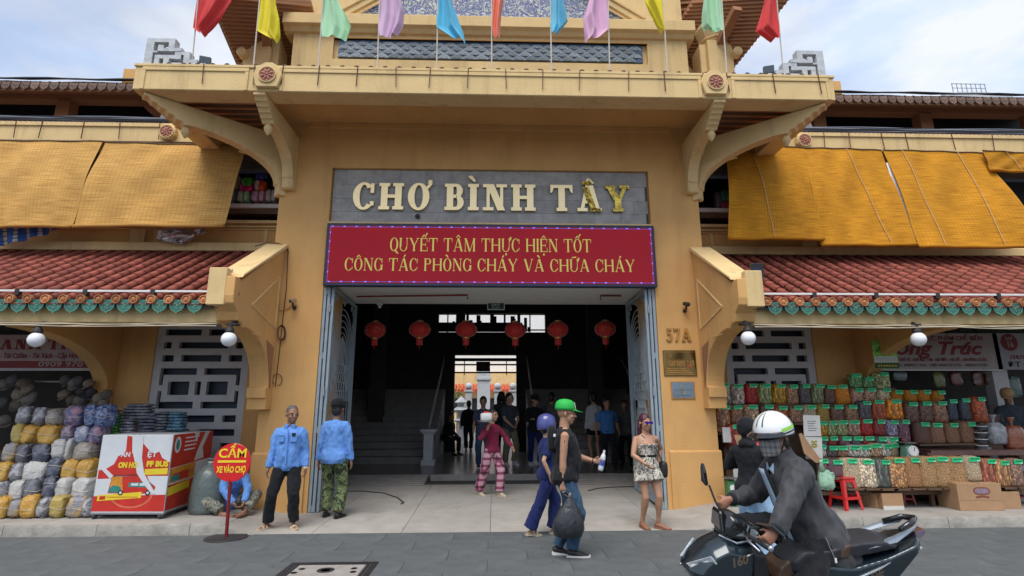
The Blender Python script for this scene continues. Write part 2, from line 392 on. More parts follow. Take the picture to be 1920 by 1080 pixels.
# ================================================================== ground
ground = MB().box(-200, 200, -200, 200, -.5, -.012).build('ground', JOINT, kind='structure')
road = MB().box(-60, 60, -60, -1.262, -.010, -.006).build('road', ROAD, kind='structure')
slab_me = {}
def slab_mesh(w_, d_, h_, m, key):
    if key not in slab_me:
        b = MB().box(-w_/2, w_/2, -d_/2, d_/2, -h_, 0); o = b.build('paving_slab', m, bevel=0)
        bm = bmesh.new(); bm.from_mesh(o.data); bmesh.ops.bevel(bm, geom=[e for e in bm.edges if all(v.co.z > -1e-6 for v in e.verts)], offset=.002, segments=1, affect='EDGES'); bm.to_mesh(o.data); bm.free()
        slab_me[key] = o.data; bpy.data.objects.remove(o)
    return slab_me[key]
me = slab_mesh(.8965, .4465, .02, ROAD, 'r')
for j in range(7):
    for i in range(-9, 12):
        x = (i+(.5 if j % 2 else 0))*.9; y = -1.262-.225-j*.45
        inst(me, 'paving_slab', road, M.Translation((x, y, random.uniform(0, .0015)+.0005+.012)))
# manhole in the road
mh = thing('manhole_cover', (-.95, -3.15, .012), 'rectangular utility access cover with steel frame set in the dark road paving', 'manhole cover')
pl = aZ(548, 1056, .014); pr = aZ(711, 1053, .014)
x0, x1, yb = pl.x, pr.x, pl.y; yf = yb-.95
fr = MB()
for a, b, c, d in ((x0, x1, yb-.05, yb), (x0, x1, yf, yf+.05), (x0, x0+.06, yf+.05, yb-.05), (x1-.06, x1, yf+.05, yb-.05)): fr.box(a, b, c, d, .010, .0215)
fr.build('frame', IRON, mh)
fr = MB()
for a, b, c, d in ((x0+.075, x1-.075, yb-.09, yb-.065), (x0+.075, x0+.1, yf+.065, yb-.09), (x1-.1, x1-.075, yf+.065, yb-.09)): fr.box(a, b, c, d, .010, .0205)
fr.build('inner_frame', IRON, mh)
MB().box(x0+.115, x1-.115, yf+.065, yb-.1, .010, .019).build('cover_plate', mat('cover_concrete', (.30, .275, .25), .8, .15, 9, .3), mh)
for k, (u, v) in enumerate(((.2, .25), (.16, .62), (.78, .25), (.80, .6))):
    MB().lathe([(.035, 0), (.035, .002), (.02, .002), (.02, 0)], (x0+(x1-x0)*u, yb-.1-.35*v-.05, .0192), 12).build('lifting_socket', IRON, mh)
MB().lathe([(.09, 0), (.09, .003), (.05, .003), (.05, 0)], (x0+(x1-x0)*.48, yb-.29, .0192), 14).build('handle_ring', IRON, mh)

# forecourt platform: level at the sides, sloping to the road between them
def zf(x, y):
    """height of the forecourt surface"""
    t = min(1, max(0, (abs(x+.1)-2.9)/.9)); t = t*t*(3-2*t)
    base = .004+.030*(y+1.25) if y < 2.2 else .12
    return base*(1-t)+.15*t
fc = MB()
xs = [-14+i*.35 for i in range(81)]
ys = [-1.25+j*.2 for j in range(24)]
for i in range(80):
    for j in range(23):
        c = [(xs[i], ys[j]), (xs[i+1], ys[j]), (xs[i+1], ys[j+1]), (xs[i], ys[j+1])]
        fc.add([(a, b, zf(a, b)-.022) for a, b in c], [(0, 1, 2, 3)])
forecourt = fc.build('pavement', JOINT, kind='structure', recalc=False)
SX = [-14+i*1.2 for i in range(25)]
for i in range(24):
    for j, (ya, yb2) in enumerate(((-1.25, -.62), (-.62, .0), (.0, .62), (.62, 1.24), (1.24, 1.86), (1.86, 2.4))):
        xa, xb = SX[i]-.38, SX[i]+.82
        if xa > 9 or xb < -10: continue
        if j > 3 and (xb < -3 or xa > 3.2): continue
        g = .0035; mb = MB(); n = 6
        top = [[(xa+g+(xb-xa-2*g)*a/n, ya+g+(yb2-ya-2*g)*b/2) for b in range(3)] for a in range(n+1)]
        P = [(x, y, zf(x, y)) for row in top for x, y in row]
        mb.add(P, [(a*3+b, a*3+3+b, a*3+4+b, a*3+1+b) for a in range(n) for b in range(2)])
        ring = [a*3 for a in range(n+1)]+[n*3+1, n*3+2]+[a*3+2 for a in range(n-1, -1, -1)]+[1]
        k = len(P); mb.add([(P[q][0], P[q][1], P[q][2]-.02) for q in ring], [])
        for a in range(len(ring)):
            b = (a+1) % len(ring); mb.f.append((ring[a], ring[b], k+b, k+a)); mb.mi.append(0)
        mb.build('stone_slab', PAVE, forecourt, recalc=False)
# kerb stones
for s_ in (-1, 1):
    x = 2.95*s_
    xx = [abs(x)]
    while xx[-1] < 11.5: xx.append(xx[-1]+random.choice((1.0, 1.2, 1.2)))
    for a, b in zip(xx, xx[1:]):
        A, B = sorted((a*s_, b*s_)); A += .004; B -= .004; mb = MB()
        n = 8; rr = []
        for q in range(n+1):
            x_ = A+(B-A)*q/n; h = zf(x_, -1.27)+.001; j = random.uniform(-.006, .004)
            rr.append([(x_, -1.262+j*.5, -.02), (x_, -1.30+j, -.02), (x_, -1.298+j, max(.004, h-.02)), (x_, -1.285, h+.002), (x_, -1.252, h+.002)])
        mb.loft(rr); mb.build('kerb_stone', KERB, forecourt, autos=40)
# hall floor with its front step and two ribbed ramps
hall_floor = MB().box(-1.32, 3.6, 3.2, 18, -.1, .22).box(-14, -1.32, 3.2, 18, -.1, .2195).build('hall_floor', FLOOR, kind='structure')
step = MB().box(-1.30, 1.55, 3.12, 3.195, .05, .222).build('step', STEP, hall_floor, bevel=.008)
for a, b, n_ in ((-3.3, -1.34, 0), (1.6, 3.3, 1)):
    y0, y1 = (2.1, 3.2)
    mb = MB().pYZ([(y0, .06), (y0, .095), (y1, .2215), (y1, .06)], a, b); rp = mb.build('ramp', STEP, hall_floor)
    rb = MB()
    for k in range(7):
        y = y0+.1+k*.15; z = .095+(y-y0)/(y1-y0)*.1265; rb.box(a+.02, b-.02, y, y+.03, z-.02, z+.014)
    rb.build('grip_rib', STEP, rp, kind='stuff')
# curved floor tracks of the gate leaves
for s_, lab in ((-1, 'curved black floor track in the paving at the left gate leaf'), (1, 'curved black floor track in the paving at the right gate leaf')):
    pts = []
    P0 = [(636, 922), (680, 922), (720, 925), (745, 932), (757, 940), (752, 942)] if s_ < 0 else [(1190, 914), (1150, 915), (1120, 917), (1103, 921)]
    pts = [aZ(x, y, .09) for x, y in P0]; mb = MB()
    for k, (p, q) in enumerate(zip(pts, pts[1:])):
        p = V((p.x, p.y, zf(p.x, p.y)+.006)); q = V((q.x, q.y, zf(q.x, q.y)+.0062+k*.0004)); mb.bar(p, q, .022, .012)
    tag(mb.build('floor_track', IRON), lab, 'floor track')

# ================================================================== gatehouse
gh = thing('gatehouse', (0, 0, 0), 'tall ochre market gatehouse with a wide canopy over the open central gateway', 'building')
JX, PX = 2.86, 3.75
mb = MB()
for s_ in (-1, 1):
    mb.box(s_*JX, s_*PX, .0, 1.2, 0, 6.9)
mb.box(-JX, JX, .0, .35, 4.78, 4.84); mb.box(-JX, JX, .0, .35, 5.86, 6.9); mb.box(-JX, JX, .10, .35, 4.84, 5.86)
mb.build('wall', OCH, gh)
for s_ in (-1, 1):
    pb = MB().box(s_*2.93, s_*(PX+.035), -.035, .5, 0, .93); pb.pYZ([(-.035, .93), (0, .955), (.5, .955), (.5, .93)], s_*2.93, s_*(PX+.035))
    pb.build('plinth', OCH, gh, bevel=.006)
# stone cladding behind the name: slabs with joints
clad = MB().box(-2.84, 2.84, .078, .0995, 4.842, 5.858).build('cladding', JOINT, gh)
rows = [(4.845, 5.05), (5.054, 5.30), (5.304, 5.57), (5.574, 5.855)]
for j, (a, b) in enumerate(rows):
    x = -2.838; k = 0
    while x < 2.8:
        w_ = min(.47 if (k or j % 2 == 0) else .24, 2.838-x)
        if w_ > .05: MB().box(x+.001, x+w_-.002, .062+random.uniform(0, .006), .079, a, b).build('stone_slab', STN, clad)
        x += w_; k += 1
MB().box(-2.86, 2.86, -.012, .06, 4.785, 4.838).build('ledge', OCH2, gh)
# beam line on the wall under the canopy
MB().box(-3.3, 3.3, -.06, -.003, 6.62, 6.715).build('moulding', OCH, gh)
# name in raised letters, the last ones torn to gold foil
nm = thing('market_name', (0, .06, 5.1), 'raised cream gold letters spelling CHỢ BÌNH TÂY on grey stone above the gateway', 'sign lettering')
rowm = [GOLD]*8+[GOLD, GOLD, GOLDF]
letters('CHƠ BÌNH TÂY', 0.02, 5.08, .058, .50, .05, .25, .12, GOLD, nm, width=4.97, gap=.16, space=.42, mats=[GOLD]*9+[GOLDF])
MB().ball((-1.31, .03, 4.965), (.045, .03, .045)).build('dot', IRON, nm)
# crumpled foil lying over the circumflex and the right legs of the A
mb = MB()
def crump(cx, cz, w_, h_, n=7, y=.0):
    f = lambda u, v: (cx+(u-.5)*w_+random.uniform(-.012, .012), y+random.uniform(-.02, .006), cz+(v-.5)*h_+random.uniform(-.012, .012))
    mb.grid(f, n, n)
mb.grid(lambda u, v: (1.70+.13*v+(u-.5)*.10+random.uniform(-.008, .008), -.003+random.uniform(-.014, .0), 5.54-.42*v+random.uniform(-.008, .008)), 5, 12); crump(1.86, 5.10, .20, .045, 5, -.003); crump(1.72, 5.615, .14, .07, 5, -.003)
mb.build('gold_foil', GOLDF, nm, recalc=False)
# LED message board
led = thing('led_board', (0, -.1, 3.7), 'long red electronic board with two lines of yellow lettering over the gateway', 'led sign')
MB().box(-2.84, 2.87, -.12, -.001, 3.66, 4.775).build('housing', mat('board_housing', (.02, .025, .06), .5), led, bevel=.01)
m, nt_, b_ = newmat('led_red_screen')
g_ = N(nt_, 'ShaderNodeTexCoord'); wv = N(nt_, 'ShaderNodeTexNoise', _Scale=2.2, _Detail=3.0); L(nt_, g_.outputs['Object'], wv.inputs['Vector'])
cr_ = N(nt_, 'ShaderNodeValToRGB'); cr_.color_ramp.elements[0].color = (.17, .008, .014, 1); cr_.color_ramp.elements[1].color = (.215, .010, .018, 1)
L(nt_, wv.outputs[0], cr_.inputs[0]); b_.inputs['Base Color'].default_value = (.035, .01, .012, 1); b_.inputs['Roughness'].default_value = .9; b_.inputs['Specular IOR Level'].default_value = .05; L(nt_, cr_.outputs[0], b_.inputs['Emission Color']); b_.inputs['Emission Strength'].default_value = .82
MB().box(-2.79, 2.82, -.1235, -.1202, 3.71, 4.725).build('screen', m, led)
LEDY = mat('led_yellow_text', (.05, .05, .02), .6, emit=(.38, .34, .07), estr=.8)
letters('QUYẾT TÂM THỰC HIỆN TỐT', .0, 4.275, -.1237, .235, .004, .15, .05, LEDY, led, 'letter', width=3.48, gap=.13, space=.5)
letters('CÔNG TÁC PHÒNG CHÁY VÀ CHỮA CHÁY', .0, 3.925, -.1237, .22, .004, .15, .05, LEDY, led, 'letter', width=4.98, gap=.13, space=.5)
bl = MB(); BLUE = mat('led_blue_border', (.02, .02, .08), .5, emit=(.10, .08, .5), estr=.6)
bl.box(-2.79, 2.82, -.1245, -.1237, 4.70, 4.708); bl.box(-2.79, 2.82, -.1245, -.1237, 3.727, 3.735); bl.box(-2.775, -2.767, -.1245, -.1237, 3.735, 4.70); bl.box(2.797, 2.805, -.1245, -.1237, 3.735, 4.70)
bl.build('border_line', BLUE, led)
bd = MB(); k = 0
x = -2.74
while x < 2.8:
    for z in (4.712, 3.731): bd.ball((x, -.126, z), (.022, .004, .010), 8, 4)
    x += .205
for z in (3.9, 4.08, 4.26, 4.44, 4.6):
    for x in (-2.771, 2.801): bd.ball((x, -.126, z), (.008, .004, .018), 8, 4)
bd.build('border_light', mat('led_blue_dot', (.1, .1, .4), .5, emit=(.16, .18, .9), estr=.9), led, kind='stuff')

# ---- canopy
can = MB()
Z0, Z1, YF, CX = 6.42, 6.83, -1.5, 5.5
can.box(-CX, CX, YF, YF+.36, Z0, Z1-.02)
can.box(-CX, -CX+.36, YF+.36, 1.3, Z0, Z1-.02); can.box(CX-.36, CX, YF+.36, 1.3, Z0, Z1-.02)
canopy = can.build('canopy', OCH2, gh, bevel=.012)
MB().box(-3.76, 3.76, YF+.362, -.002, 6.72, 6.80).build('soffit', OCH, canopy)
MB().box(-CX-.015, CX+.015, YF-.02, YF+.3, Z1-.02, Z1+.03).build('coping', OCH2, canopy, bevel=.008)
# raised frames that leave shallow recessed panels in the fascia
for a, b in ((-5.38, -3.76), (-3.28, 3.34), (3.82, 5.42)):
    f = MB(); t = .055
    f.box(a, b, YF-.018, YF+.002, Z1-.085, Z1-.022); f.box(a, a+t, YF-.018, YF+.002, Z0+.002, Z1-.085); f.box(b-t, b, YF-.018, YF+.002, Z0+.002, Z1-.085)
    f.build('panel_frame', OCH2, canopy, bevel=.006)
for px in (380, 476, 530, 598, 670, 742, 807, 878, 948, 1018, 1087, 1179, 1245, 1318, 1362, 1448, 1533):
    x = aY(px, 150, YF).x; f = MB().bar((x, YF-.026, Z1+.035), (x+random.uniform(-.02, .02), YF-.024, Z0+.10), .014, .010); f.build('strap', RUST, canopy)
# rosette plaques
def rosette(x, y, z, r, parent, s=1.):
    oc = [(x+r*1.32*cos(pi/8+k*pi/4)*(1.0), z+r*1.35*sin(pi/8+k*pi/4)) for k in range(8)]
    if s > .9: oc = [(x-r*1.3, z-r*1.6), (x+r*1.3, z-r*1.6), (x+r*1.75, z-.0), (x+r*1.45, z+r*1.1), (x+.05, z+r*1.75), (x-.05, z+r*1.75), (x-r*1.45, z+r*1.1), (x-r*1.75, z)]
    pq = MB().pXZ(oc, y-.07, y+.02).build('plaque', OCH2, parent, bevel=.01)
    A = M.Rotation(R(90), 3, 'X')
    MB().lathe([(r*1.1, 0), (r*1.1, .02), (r*.98, .022), (r*.92, .004), (0.001, .004)], (x, y-.072, z), 28, ax=A).build('ring', OCH2, pq, smooth=False)
    pk = mat('faded_pink_relief', (.42, .17, .13), .8, .2, 30, .3) if 'faded_pink_relief' not in bpy.data.materials else bpy.data.materials['faded_pink_relief']
    mb = MB(); 
    for k in range(8):
        a = k*pi/4+.39; mb.ball((x+cos(a)*r*.48, y-.085, z+sin(a)*r*.48), (r*.34, .018, r*.15), 10, 6, rot=M.Rotation(-a, 3, 'Y'))
    mb.ball((x, y-.088, z), (r*.2, .02, r*.2)); mb.lathe([(r*.9, 0), (r*.9, .012), (r*.8, .012), (r*.8, 0)], (x, y-.075, z), 28, ax=A)
    mb.build('flower', pk, pq, smooth=True)
for px, py in ((505, 141), (1338, 155)):
    p = aY(px, py, YF); rosette(p.x, YF, 6.66, .125, canopy)
# brackets: side profile in (u out from the wall, z)
def arcpts(u0, z0, u1, z1, n=12):
    return [(u0+(u1-u0)*(1-cos(pi/2*k/n)), z0+(z1-z0)*sin(pi/2*k/n)) for k in range(n+1)]
def bracket(o, d, Lu, parent, w_=.17, zt=6.42, dip=.32, foot=5.40):
    """o: foot on the wall, d: unit direction out; profile with stepped nose, bud and a quarter arch"""
    d = V((d[0], d[1], 0)).normalized(); sd_ = V((-d.y, d.x, 0)); o = V(o)
    ub = Lu*.74
    nose = [(Lu, zt+.0), (Lu, zt-.05)]
    for k in range(5):
        u = Lu-(Lu-ub)*(k+1)/5; z = zt-.05-(dip-.05)*(k+1)/5; nose += [(u+.045, z+.05), (u+.012, z+.02), (u, z)]
    arch = [(ub-.12, zt-dip-.0)]
    n = 14; a0 = (ub-.14, zt-dip+.02); a1 = (.17, foot+.22)
    arch = [(a0[0]-(a0[0]-a1[0])*sin(pi/2*k/n), a1[1]+(a0[1]-a1[1])*cos(pi/2*k/n)) for k in range(n+1)]
    poly = [(0, zt)]+nose+arch+[(.17, foot+.20), (.14, foot+.18), (.14, foot+.02), (.11, foot), (0, foot)]
    f = lambda u, z, q: tuple(o+d*u+sd_*q+V((0, 0, z)))
    mb = MB(); mb.prism(poly, lambda a, b: f(a, b, -w_/2), lambda a, b: f(a, b, w_/2))
    br = mb.build('bracket', OCH2, parent, bevel=.008)
    # sunk spandrel lines: thin raised mouldings either side
    for q in (-1, 1):
        m2 = MB(); pts = [(a0[0]*.52-(a0[0]*.52-.30)*sin(pi/2*k/8), foot+.62+(zt-dip-.1-foot-.62)*cos(pi/2*k/8)) for k in range(9)]
        pts = [V(f(a, b, q*(w_/2+.002))) for a, b in pts]
        m2.tube(pts, .012, 5); m2.build('moulding', OCH2, br)
    bud = MB(); c = o+d*(ub-.04)+V((0, 0, zt-dip-.02))
    bud.lathe([(.001, -.17), (.03, -.14), (.062, -.08), (.07, -.045), (.05, -.012), (.05, .01)], c, 14); bud.build('bud', OCH2, br, smooth=True)
    return br
for s_ in (-1, 1):
    cx = 3.60*s_+.02
    bracket((cx, 0, 0), (0, -1), 1.49, canopy, .19, 6.415, .32)
    dv = V((5.42*s_-3.72*s_, -1.42-0.02, 0)); bracket((3.70*s_, .06, 0), dv, dv.length, canopy, .19, 6.41, .34, 5.30)
# rafters seen under the open corners of the canopy
for s_ in (-1, 1):
    mb = MB()
    for k in range(13):
        y = -1.05+k*.17; mb.box(s_*3.78, s_*5.13, y, y+.07, 6.60, 6.70)
    mb.build('rafter', BRN, canopy, kind='stuff')
    MB().box(s_*3.78, s_*5.15, -1.13, 1.25, 6.705, 6.72).build('roof_board', DARK, canopy)
# roof tiles over the canopy edge
bar_me = None
def barrel(r, Ln, m, n=8, rtop=.9, name='tile'):
    b = MB(); base = []
    for q, (rr, y) in enumerate(((r, 0), (r*rtop, Ln))):
        for k in range(n+1):
            a = pi*k/n; b.v.append((rr*cos(a), y, rr*sin(a)*.95))
    for k in range(n): b.f.append((k, k+1, n+2+k, n+1+k)); b.mi.append(0)
    for q, (rr, y) in enumerate(((r-.012, 0), (r*rtop-.012, Ln))):
        for k in range(n+1):
            a = pi*k/n; b.v.append((rr*cos(a), y, rr*sin(a)*.95))
    o = 2*(n+1)
    for k in range(n): b.f.append((k+1, k, o+k, o+k+1)); b.mi.append(0); b.f.append((o+k, o+n+1+k, o+n+2+k, o+k+1)); b.mi.append(0)
    ob = b.build(name, m, recalc=True); me = ob.data; bpy.data.objects.remove(ob)
    for p in me.polygons: p.use_smooth = True
    me.set_sharp_from_angle(angle=R(50)); return me
ct = barrel(.052, .45, OLDT, 6)
x = -5.0
croof = MB().pYZ([(YF+.1, 6.86), (YF+.1, 6.89), (-.25, 7.12), (-.25, 6.90)], -5.45, 5.45).build('roof', OLDT, gh)
k = 0
while x < 5.0:
    inst(ct, 'tile', croof, M.Translation((x, YF-.0, 6.842))@M.Rotation(R(12), 4, 'X')); x += .222
for s_ in (-1, 1): MB().box(s_*5.45, s_*3.9, -.25, 1.3, 6.78, 7.0).build('roof_edge', OCH2, gh)

# ---- storey above the canopy
def W(px, py, Y): p = aY(px, py, Y); return p.x, p.z
YU = -.2
mb = MB(); mb.box(-3.69, -2.95, YU, 1.5, 6.9, 8.62); mb.box(2.93, 3.69, YU, 1.5, 6.9, 8.62); mb.box(-2.95, 2.93, YU, 1.5, 6.9, 7.93); mb.box(-2.95, 2.93, YU, 1.5, 8.36, 8.45); mb.box(-2.95, 2.93, YU+.07, 1.5, 7.93, 8.36)
up = mb.build('upper_wall', OCH2, gh)
CER = {}
def ceramic(name, base, line, sc_):
    m, nt, b = newmat(name); g = N(nt, 'ShaderNodeTexCoord')
    mp = N(nt, 'ShaderNodeMapping'); mp.inputs['Scale'].default_value = (sc_, 1, sc_); L(nt, g.outputs['Object'], mp.inputs[0])
    w1 = N(nt, 'ShaderNodeTexNoise', _Scale=1.6, _Detail=4.0, _Distortion=2.5); L(nt, mp.outputs[0], w1.inputs['Vector'])
    mu = N(nt, 'ShaderNodeMath', operation='MULTIPLY'); mu.inputs[1].default_value = 22; L(nt, w1.outputs[0], mu.inputs[0])
    s1 = N(nt, 'ShaderNodeMath', operation='SINE'); L(nt, mu.outputs[0], s1.inputs[0])
    c = N(nt, 'ShaderNodeValToRGB'); e = c.color_ramp.elements; e[0].position = .25; e[0].color = (*line, 1); e[1].position = .6; e[1].color = (*base, 1)
    r = N(nt, 'ShaderNodeMapRange'); r.inputs['From Min'].default_value = -1; L(nt, s1.outputs[0], r.inputs[0]); L(nt, r.outputs[0], c.inputs[0]); L(nt, c.outputs[0], b.inputs['Base Color'])
    b.inputs['Roughness'].default_value = .35
    bp = N(nt, 'ShaderNodeBump', _Strength=.5, _Distance=.02); L(nt, r.outputs[0], bp.inputs['Height']); L(nt, bp.outputs[0], b.inputs['Normal'])
    return m
DRAG = ceramic('blue_white_ceramic', (.42, .44, .40), (.05, .08, .24), 3.4)
CBLU = mat('blue_grey_glaze', (.07, .12, .20), .35, .3, 14, .2, objvar=.25)
CLIG = mat('pale_blue_glaze', (.36, .42, .45), .4, .25, 14, .2, objvar=.3)
fz = MB().box(-2.86, 2.84, YU+.03, YU+.068, 7.985, 8.352).build('frieze', CBLU, up)
# wave-scale relief: nested arcs and little clouds, one tile piece each
def scale_mesh():
    mb = MB()
    for k, r_ in enumerate((.115, .090, .064)):
        n = 10; o = [(r_*cos(pi*i/n), r_*sin(pi*i/n)) for i in range(n+1)]; q = [((r_-.012)*cos(pi*i/n), (r_-.012)*sin(pi*i/n)) for i in range(n, -1, -1)]
        for i in range(n):
            mb.pXZ([o[i], o[i+1], q[n-i-1], q[n-i]], -.014-.003*k, 0)
    for dx, dz, r_ in ((0, .022, .026), (-.024, .012, .018), (.024, .012, .018)): mb.ball((dx, -.012, dz), (r_, .016, r_*.9), 8, 5)
    o = mb.build('relief_tile', CLIG); m_ = o.data; bpy.data.objects.remove(o); return m_
sm = scale_mesh()
for j in range(4):
    for i in range(25):
        x = -2.75+i*.232+(.116 if j % 2 else 0); z = 7.99+j*.085
        if x < 2.76: inst(sm, 'relief_tile', fz, M.Translation((x, YU+.03+j*.003, z))@M.Diagonal((1, 1, .72, 1)))
MB().box(-2.95, 2.93, YU-.02, YU+.05, 8.36, 8.38).build('moulding', OCH, up)
cor = MB().pYZ([(YU+.02, 8.44), (YU-.05, 8.46), (YU-.09, 8.53), (YU-.16, 8.56), (YU-.16, 8.77), (YU-.12, 8.80), (YU+.3, 8.80), (YU+.3, 8.44)], -3.86, 3.82).build('cornice', OCH2, up, bevel=.006)
sl = (9.30-8.72)/(2.74-1.92)
MB().pXZ([(-2.72, 8.80), (2.75, 8.80), (1.2, 9.82), (-1.2, 9.82)], YU+.05, YU+.12).build('gable_relief', DRAG, up)
gr = MB()
for s_ in (-1, 1):
    gr.bar((s_*2.86, YU-.02, 8.83), (s_*.6, YU-.02, 10.35), .16, .07, up=(0, 1, 0)); gr.bar((s_*2.92, YU-.05, 8.86), (s_*.6, YU-.05, 10.42), .05, .07, up=(0, 1, 0))
gr.build('raking_cornice', OCH2, up, bevel=.006)
MB().pXZ([(-3.69, 8.80), (3.69, 8.80), (3.69, 9.9), (1.0, 10.5), (-1.0, 10.5), (-3.69, 9.9)], YU+.13, 1.5).build('attic_wall', OCH2, up)
# corner columns with ball capitals
for s_ in (-1, 1):
    c = MB(); cx = 4.36*s_; c.box(cx-.24, cx+.24, -.15, .35, 6.9, 8.53); c.box(cx-s_*.24, cx-s_*.36, -.05, .35, 6.9, 8.5)
    col = c.build('column', OCH2, gh, bevel=.01)
    MB().lathe([(.25, 0), (.27, .02), (.27, .05), (.30, .07), (.30, .10), (.34, .2), (.38, .3), (.37, .38), (.28, .45), (.22, .48), (.2, .6), (.26, .66), (.3, .8), (.3, 1.1)], (cx, .1, 8.53), 10).build('capital', OCH2, col, smooth=False)
    # connecting wall set back, with panel lines
    b = MB().box(s_*3.69, s_*4.13, .5, 1.5, 6.9, 9.9); b.box(s_*3.80, s_*3.83, .48, .5, 7.1, 8.1); b.box(s_*3.98, s_*4.01, .48, .5, 7.1, 8.3); b.build('side_wall', OCH2, gh)
# eaves of the great roof seen from below: rafters and tile ends running up both sides
for s_ in (-1, 1):
    rf = MB(); P = []
    A = V(aY(*((548, 118) if s_ < 0 else (1372, 122)), .6)); B = V(aY(*((398, -12) if s_ < 0 else (1478, -12)), -1.1))
    A2 = A+V((-s_*1.1, 1.2, 1.0)); B2 = B+V((-s_*1.7, 1.6, .9))
    # outer sloping soffit board between A (low, at the wall) and B (high, at the corner)
    ri = MB(); A = V(aY(*((455, 124) if s_ < 0 else (1370, 124)), .1)); n = 18
    inn = V((-s_*1.3, .9, .62))
    MB().add([A, B, B+inn, A+inn], [(0, 1, 2, 3)]).add([A+V((0,0,.05)), B+V((0,0,.05)), B+inn+V((0,0,.05)), A+inn+V((0,0,.05))], [(0, 1, 2, 3)])
    roof = MB().loft([[A, B, B+V((0, 0, .06)), A+V((0, 0, .06))], [A+inn, B+inn, B+inn+V((0, 0, .06)), A+inn+V((0, 0, .06))]]).build('great_roof', BRN, gh)
    for k in range(n):
        p = A.lerp(B, (k+.5)/n); b = MB().bar(p+V((0, 0, -.03))-inn.normalized()*.05, p+inn+V((0, 0, -.03)), .085, .06); b.build('rafter', BRN, roof)
    for k in range(2*n):
        p = A.lerp(B, (k+.5)/(2*n)); MB().bar(p-inn.normalized()*.12+V((0, 0, .07)), p+inn*.4+V((0, 0, .07)), .062, .08).build('tile', OLDT, roof)
    hb = MB().bar(A+V((-s_*.35, .3, .12)), B+V((-s_*.75, .35, -.02)), .16, .12); hb.build('hip_beam', BRN, roof)
    MB().lathe([(.09, 0), (.09, .14), (.05, .16)], A.lerp(B, .22)+inn*.1+V((0, -.05, -.12)), 12, ax=M.Rotation(R(90), 3, 'X')).build('beam_end', OCH2, roof)
    # inner corner eave between wall and column
    A = V(aY(*((547, 105) if s_ < 0 else (1290, 110)), .45)); B = V(aY(*((480, -20) if s_ < 0 else (1338, -20)), -.2)); inn = V((s_*-.1, 1.0, .3)) if False else V((-s_*-.9, .7, .5))
    inn = V((-s_*.9, .7, .45))
    r2 = MB().loft([[A, B, B+V((0, 0, .05)), A+V((0, 0, .05))], [A+inn, B+inn, B+inn+V((0, 0, .05)), A+inn+V((0, 0, .05))]]).build('corner_eave', BRN, gh)
    for k in range(10):
        p = A.lerp(B, (k+.5)/10); MB().bar(p+V((0, 0, -.03))-inn.normalized()*.06, p+inn+V((0, 0, -.03)), .075, .05).build('rafter', BRN, r2)

# stepped fretwork ornaments at the canopy corners
def fret(s_, lab):
    t = thing('fretwork_ornament', (5.3*s_, YF+.1, 6.86), lab, 'roof ornament', 'fretwork corner ornaments')
    b = MB()
    R_ = [(240,400,150,760),(400,820,150,235),(700,820,235,440),(490,600,300,370),(490,700,370,440),(820,980,365,440),(850,980,440,610),(450,850,525,605),(980,1160,450,520),(1040,1160,520,700),(640,750,605,700),(640,1160,700,760),(450,550,605,760),(1160,1330,620,690),(1275,1330,690,700),(1210,1500,700,760),(400,490,440,475)]
    for i, (x0, x1, y0, y1) in enumerate(R_):
        e = i % 6*.0012; X0, X1 = 5.415-(x0-240)*.000755, 5.415-(x1-240)*.000755; b.box(X0*s_, X1*s_, YF+.03-e, YF+.15+e, 6.86+(760-y1)*.00078, 6.86+(760-y0)*.00078)
    b.build('fretwork', WCON, t)
fret(-1, 'stepped white fretwork ornament on the left corner of the canopy'); fret(1, 'stepped white fretwork ornament on the right corner of the canopy')

lt = MB(); random.seed(77)
for k in range(46):
    x, y = random.uniform(-6, 6.5), random.uniform(-3.2, 1.6); z = zf(x, y)+.002 if y > -1.25 else .0145; a = random.uniform(0, 6); r_ = random.uniform(.006, .022)
    lt.add([(x+r_*cos(a), y+r_*sin(a), z), (x-r_*.5*sin(a), y+r_*.5*cos(a), z+.006), (x-r_*cos(a), y-r_*sin(a), z), (x+r_*.5*sin(a), y-r_*.5*cos(a), z+.002)], [(0, 1, 2, 3)])
tag(lt.build('leaf_litter', WOOD, recalc=False), 'tiny scraps of dry leaf and litter scattered over the paving', 'litter', kind='stuff')
# ================================================================== wings either side of the gatehouse
EY, EZ, TY, TZ = -1.55, 3.12, .90, 4.56
SLP = atan2(TZ-EZ, TY-EY); SLEN = sqrt((TZ-EZ)**2+(TY-EY)**2); NC = 15; EXP = SLEN/NC
tile_me = barrel(.066, EXP*1.12, TILE, 8, .80)
end_me = None
def tile_end():
    b = MB(); A = M.Rotation(R(90), 3, 'X')
    b.lathe([(.001, .02), (.03, .022), (.034, .012), (.048, .012), (.050, .024), (.062, .024), (.064, -.03)], (0, 0, 0), 18, ax=A)
    b.ball((0, -.022, 0), (.018, .008, .022), 8, 4)
    o = b.build('tile_end', CAPM, autos=40); m = o.data; bpy.data.objects.remove(o); return m
def drip_tile():
    b = MB(); n = 14; pts = []
    for k in range(n+1):
        a = pi*k/n; x = .094*cos(a); pts.append((x, -.115*sin(a)**.7-(.02 if k == n//2 else 0)))
    b.pXZ([(.094, .02)]+pts+[(-.094, .02)][::-1] if False else [(.094, .022)]+pts+[(-.094, .022)], -.012, .008, 0)
    for k in range(n): b.bar((pts[k][0], -.014, pts[k][1]), (pts[k+1][0], -.014, pts[k+1][1]), .008, .013, up=(0, 1, 0), mi=1)
    for x, z, r in ((0, -.045, .022), (-.035, -.03, .018), (.035, -.03, .018), (0, -.08, .012)): b.ball((x, -.012, z), (r, .008, r*.8), 8, 4, mi=1)
    o = b.build('drip_tile', [GRN, GRNR]); m = o.data; bpy.data.objects.remove(o); return m
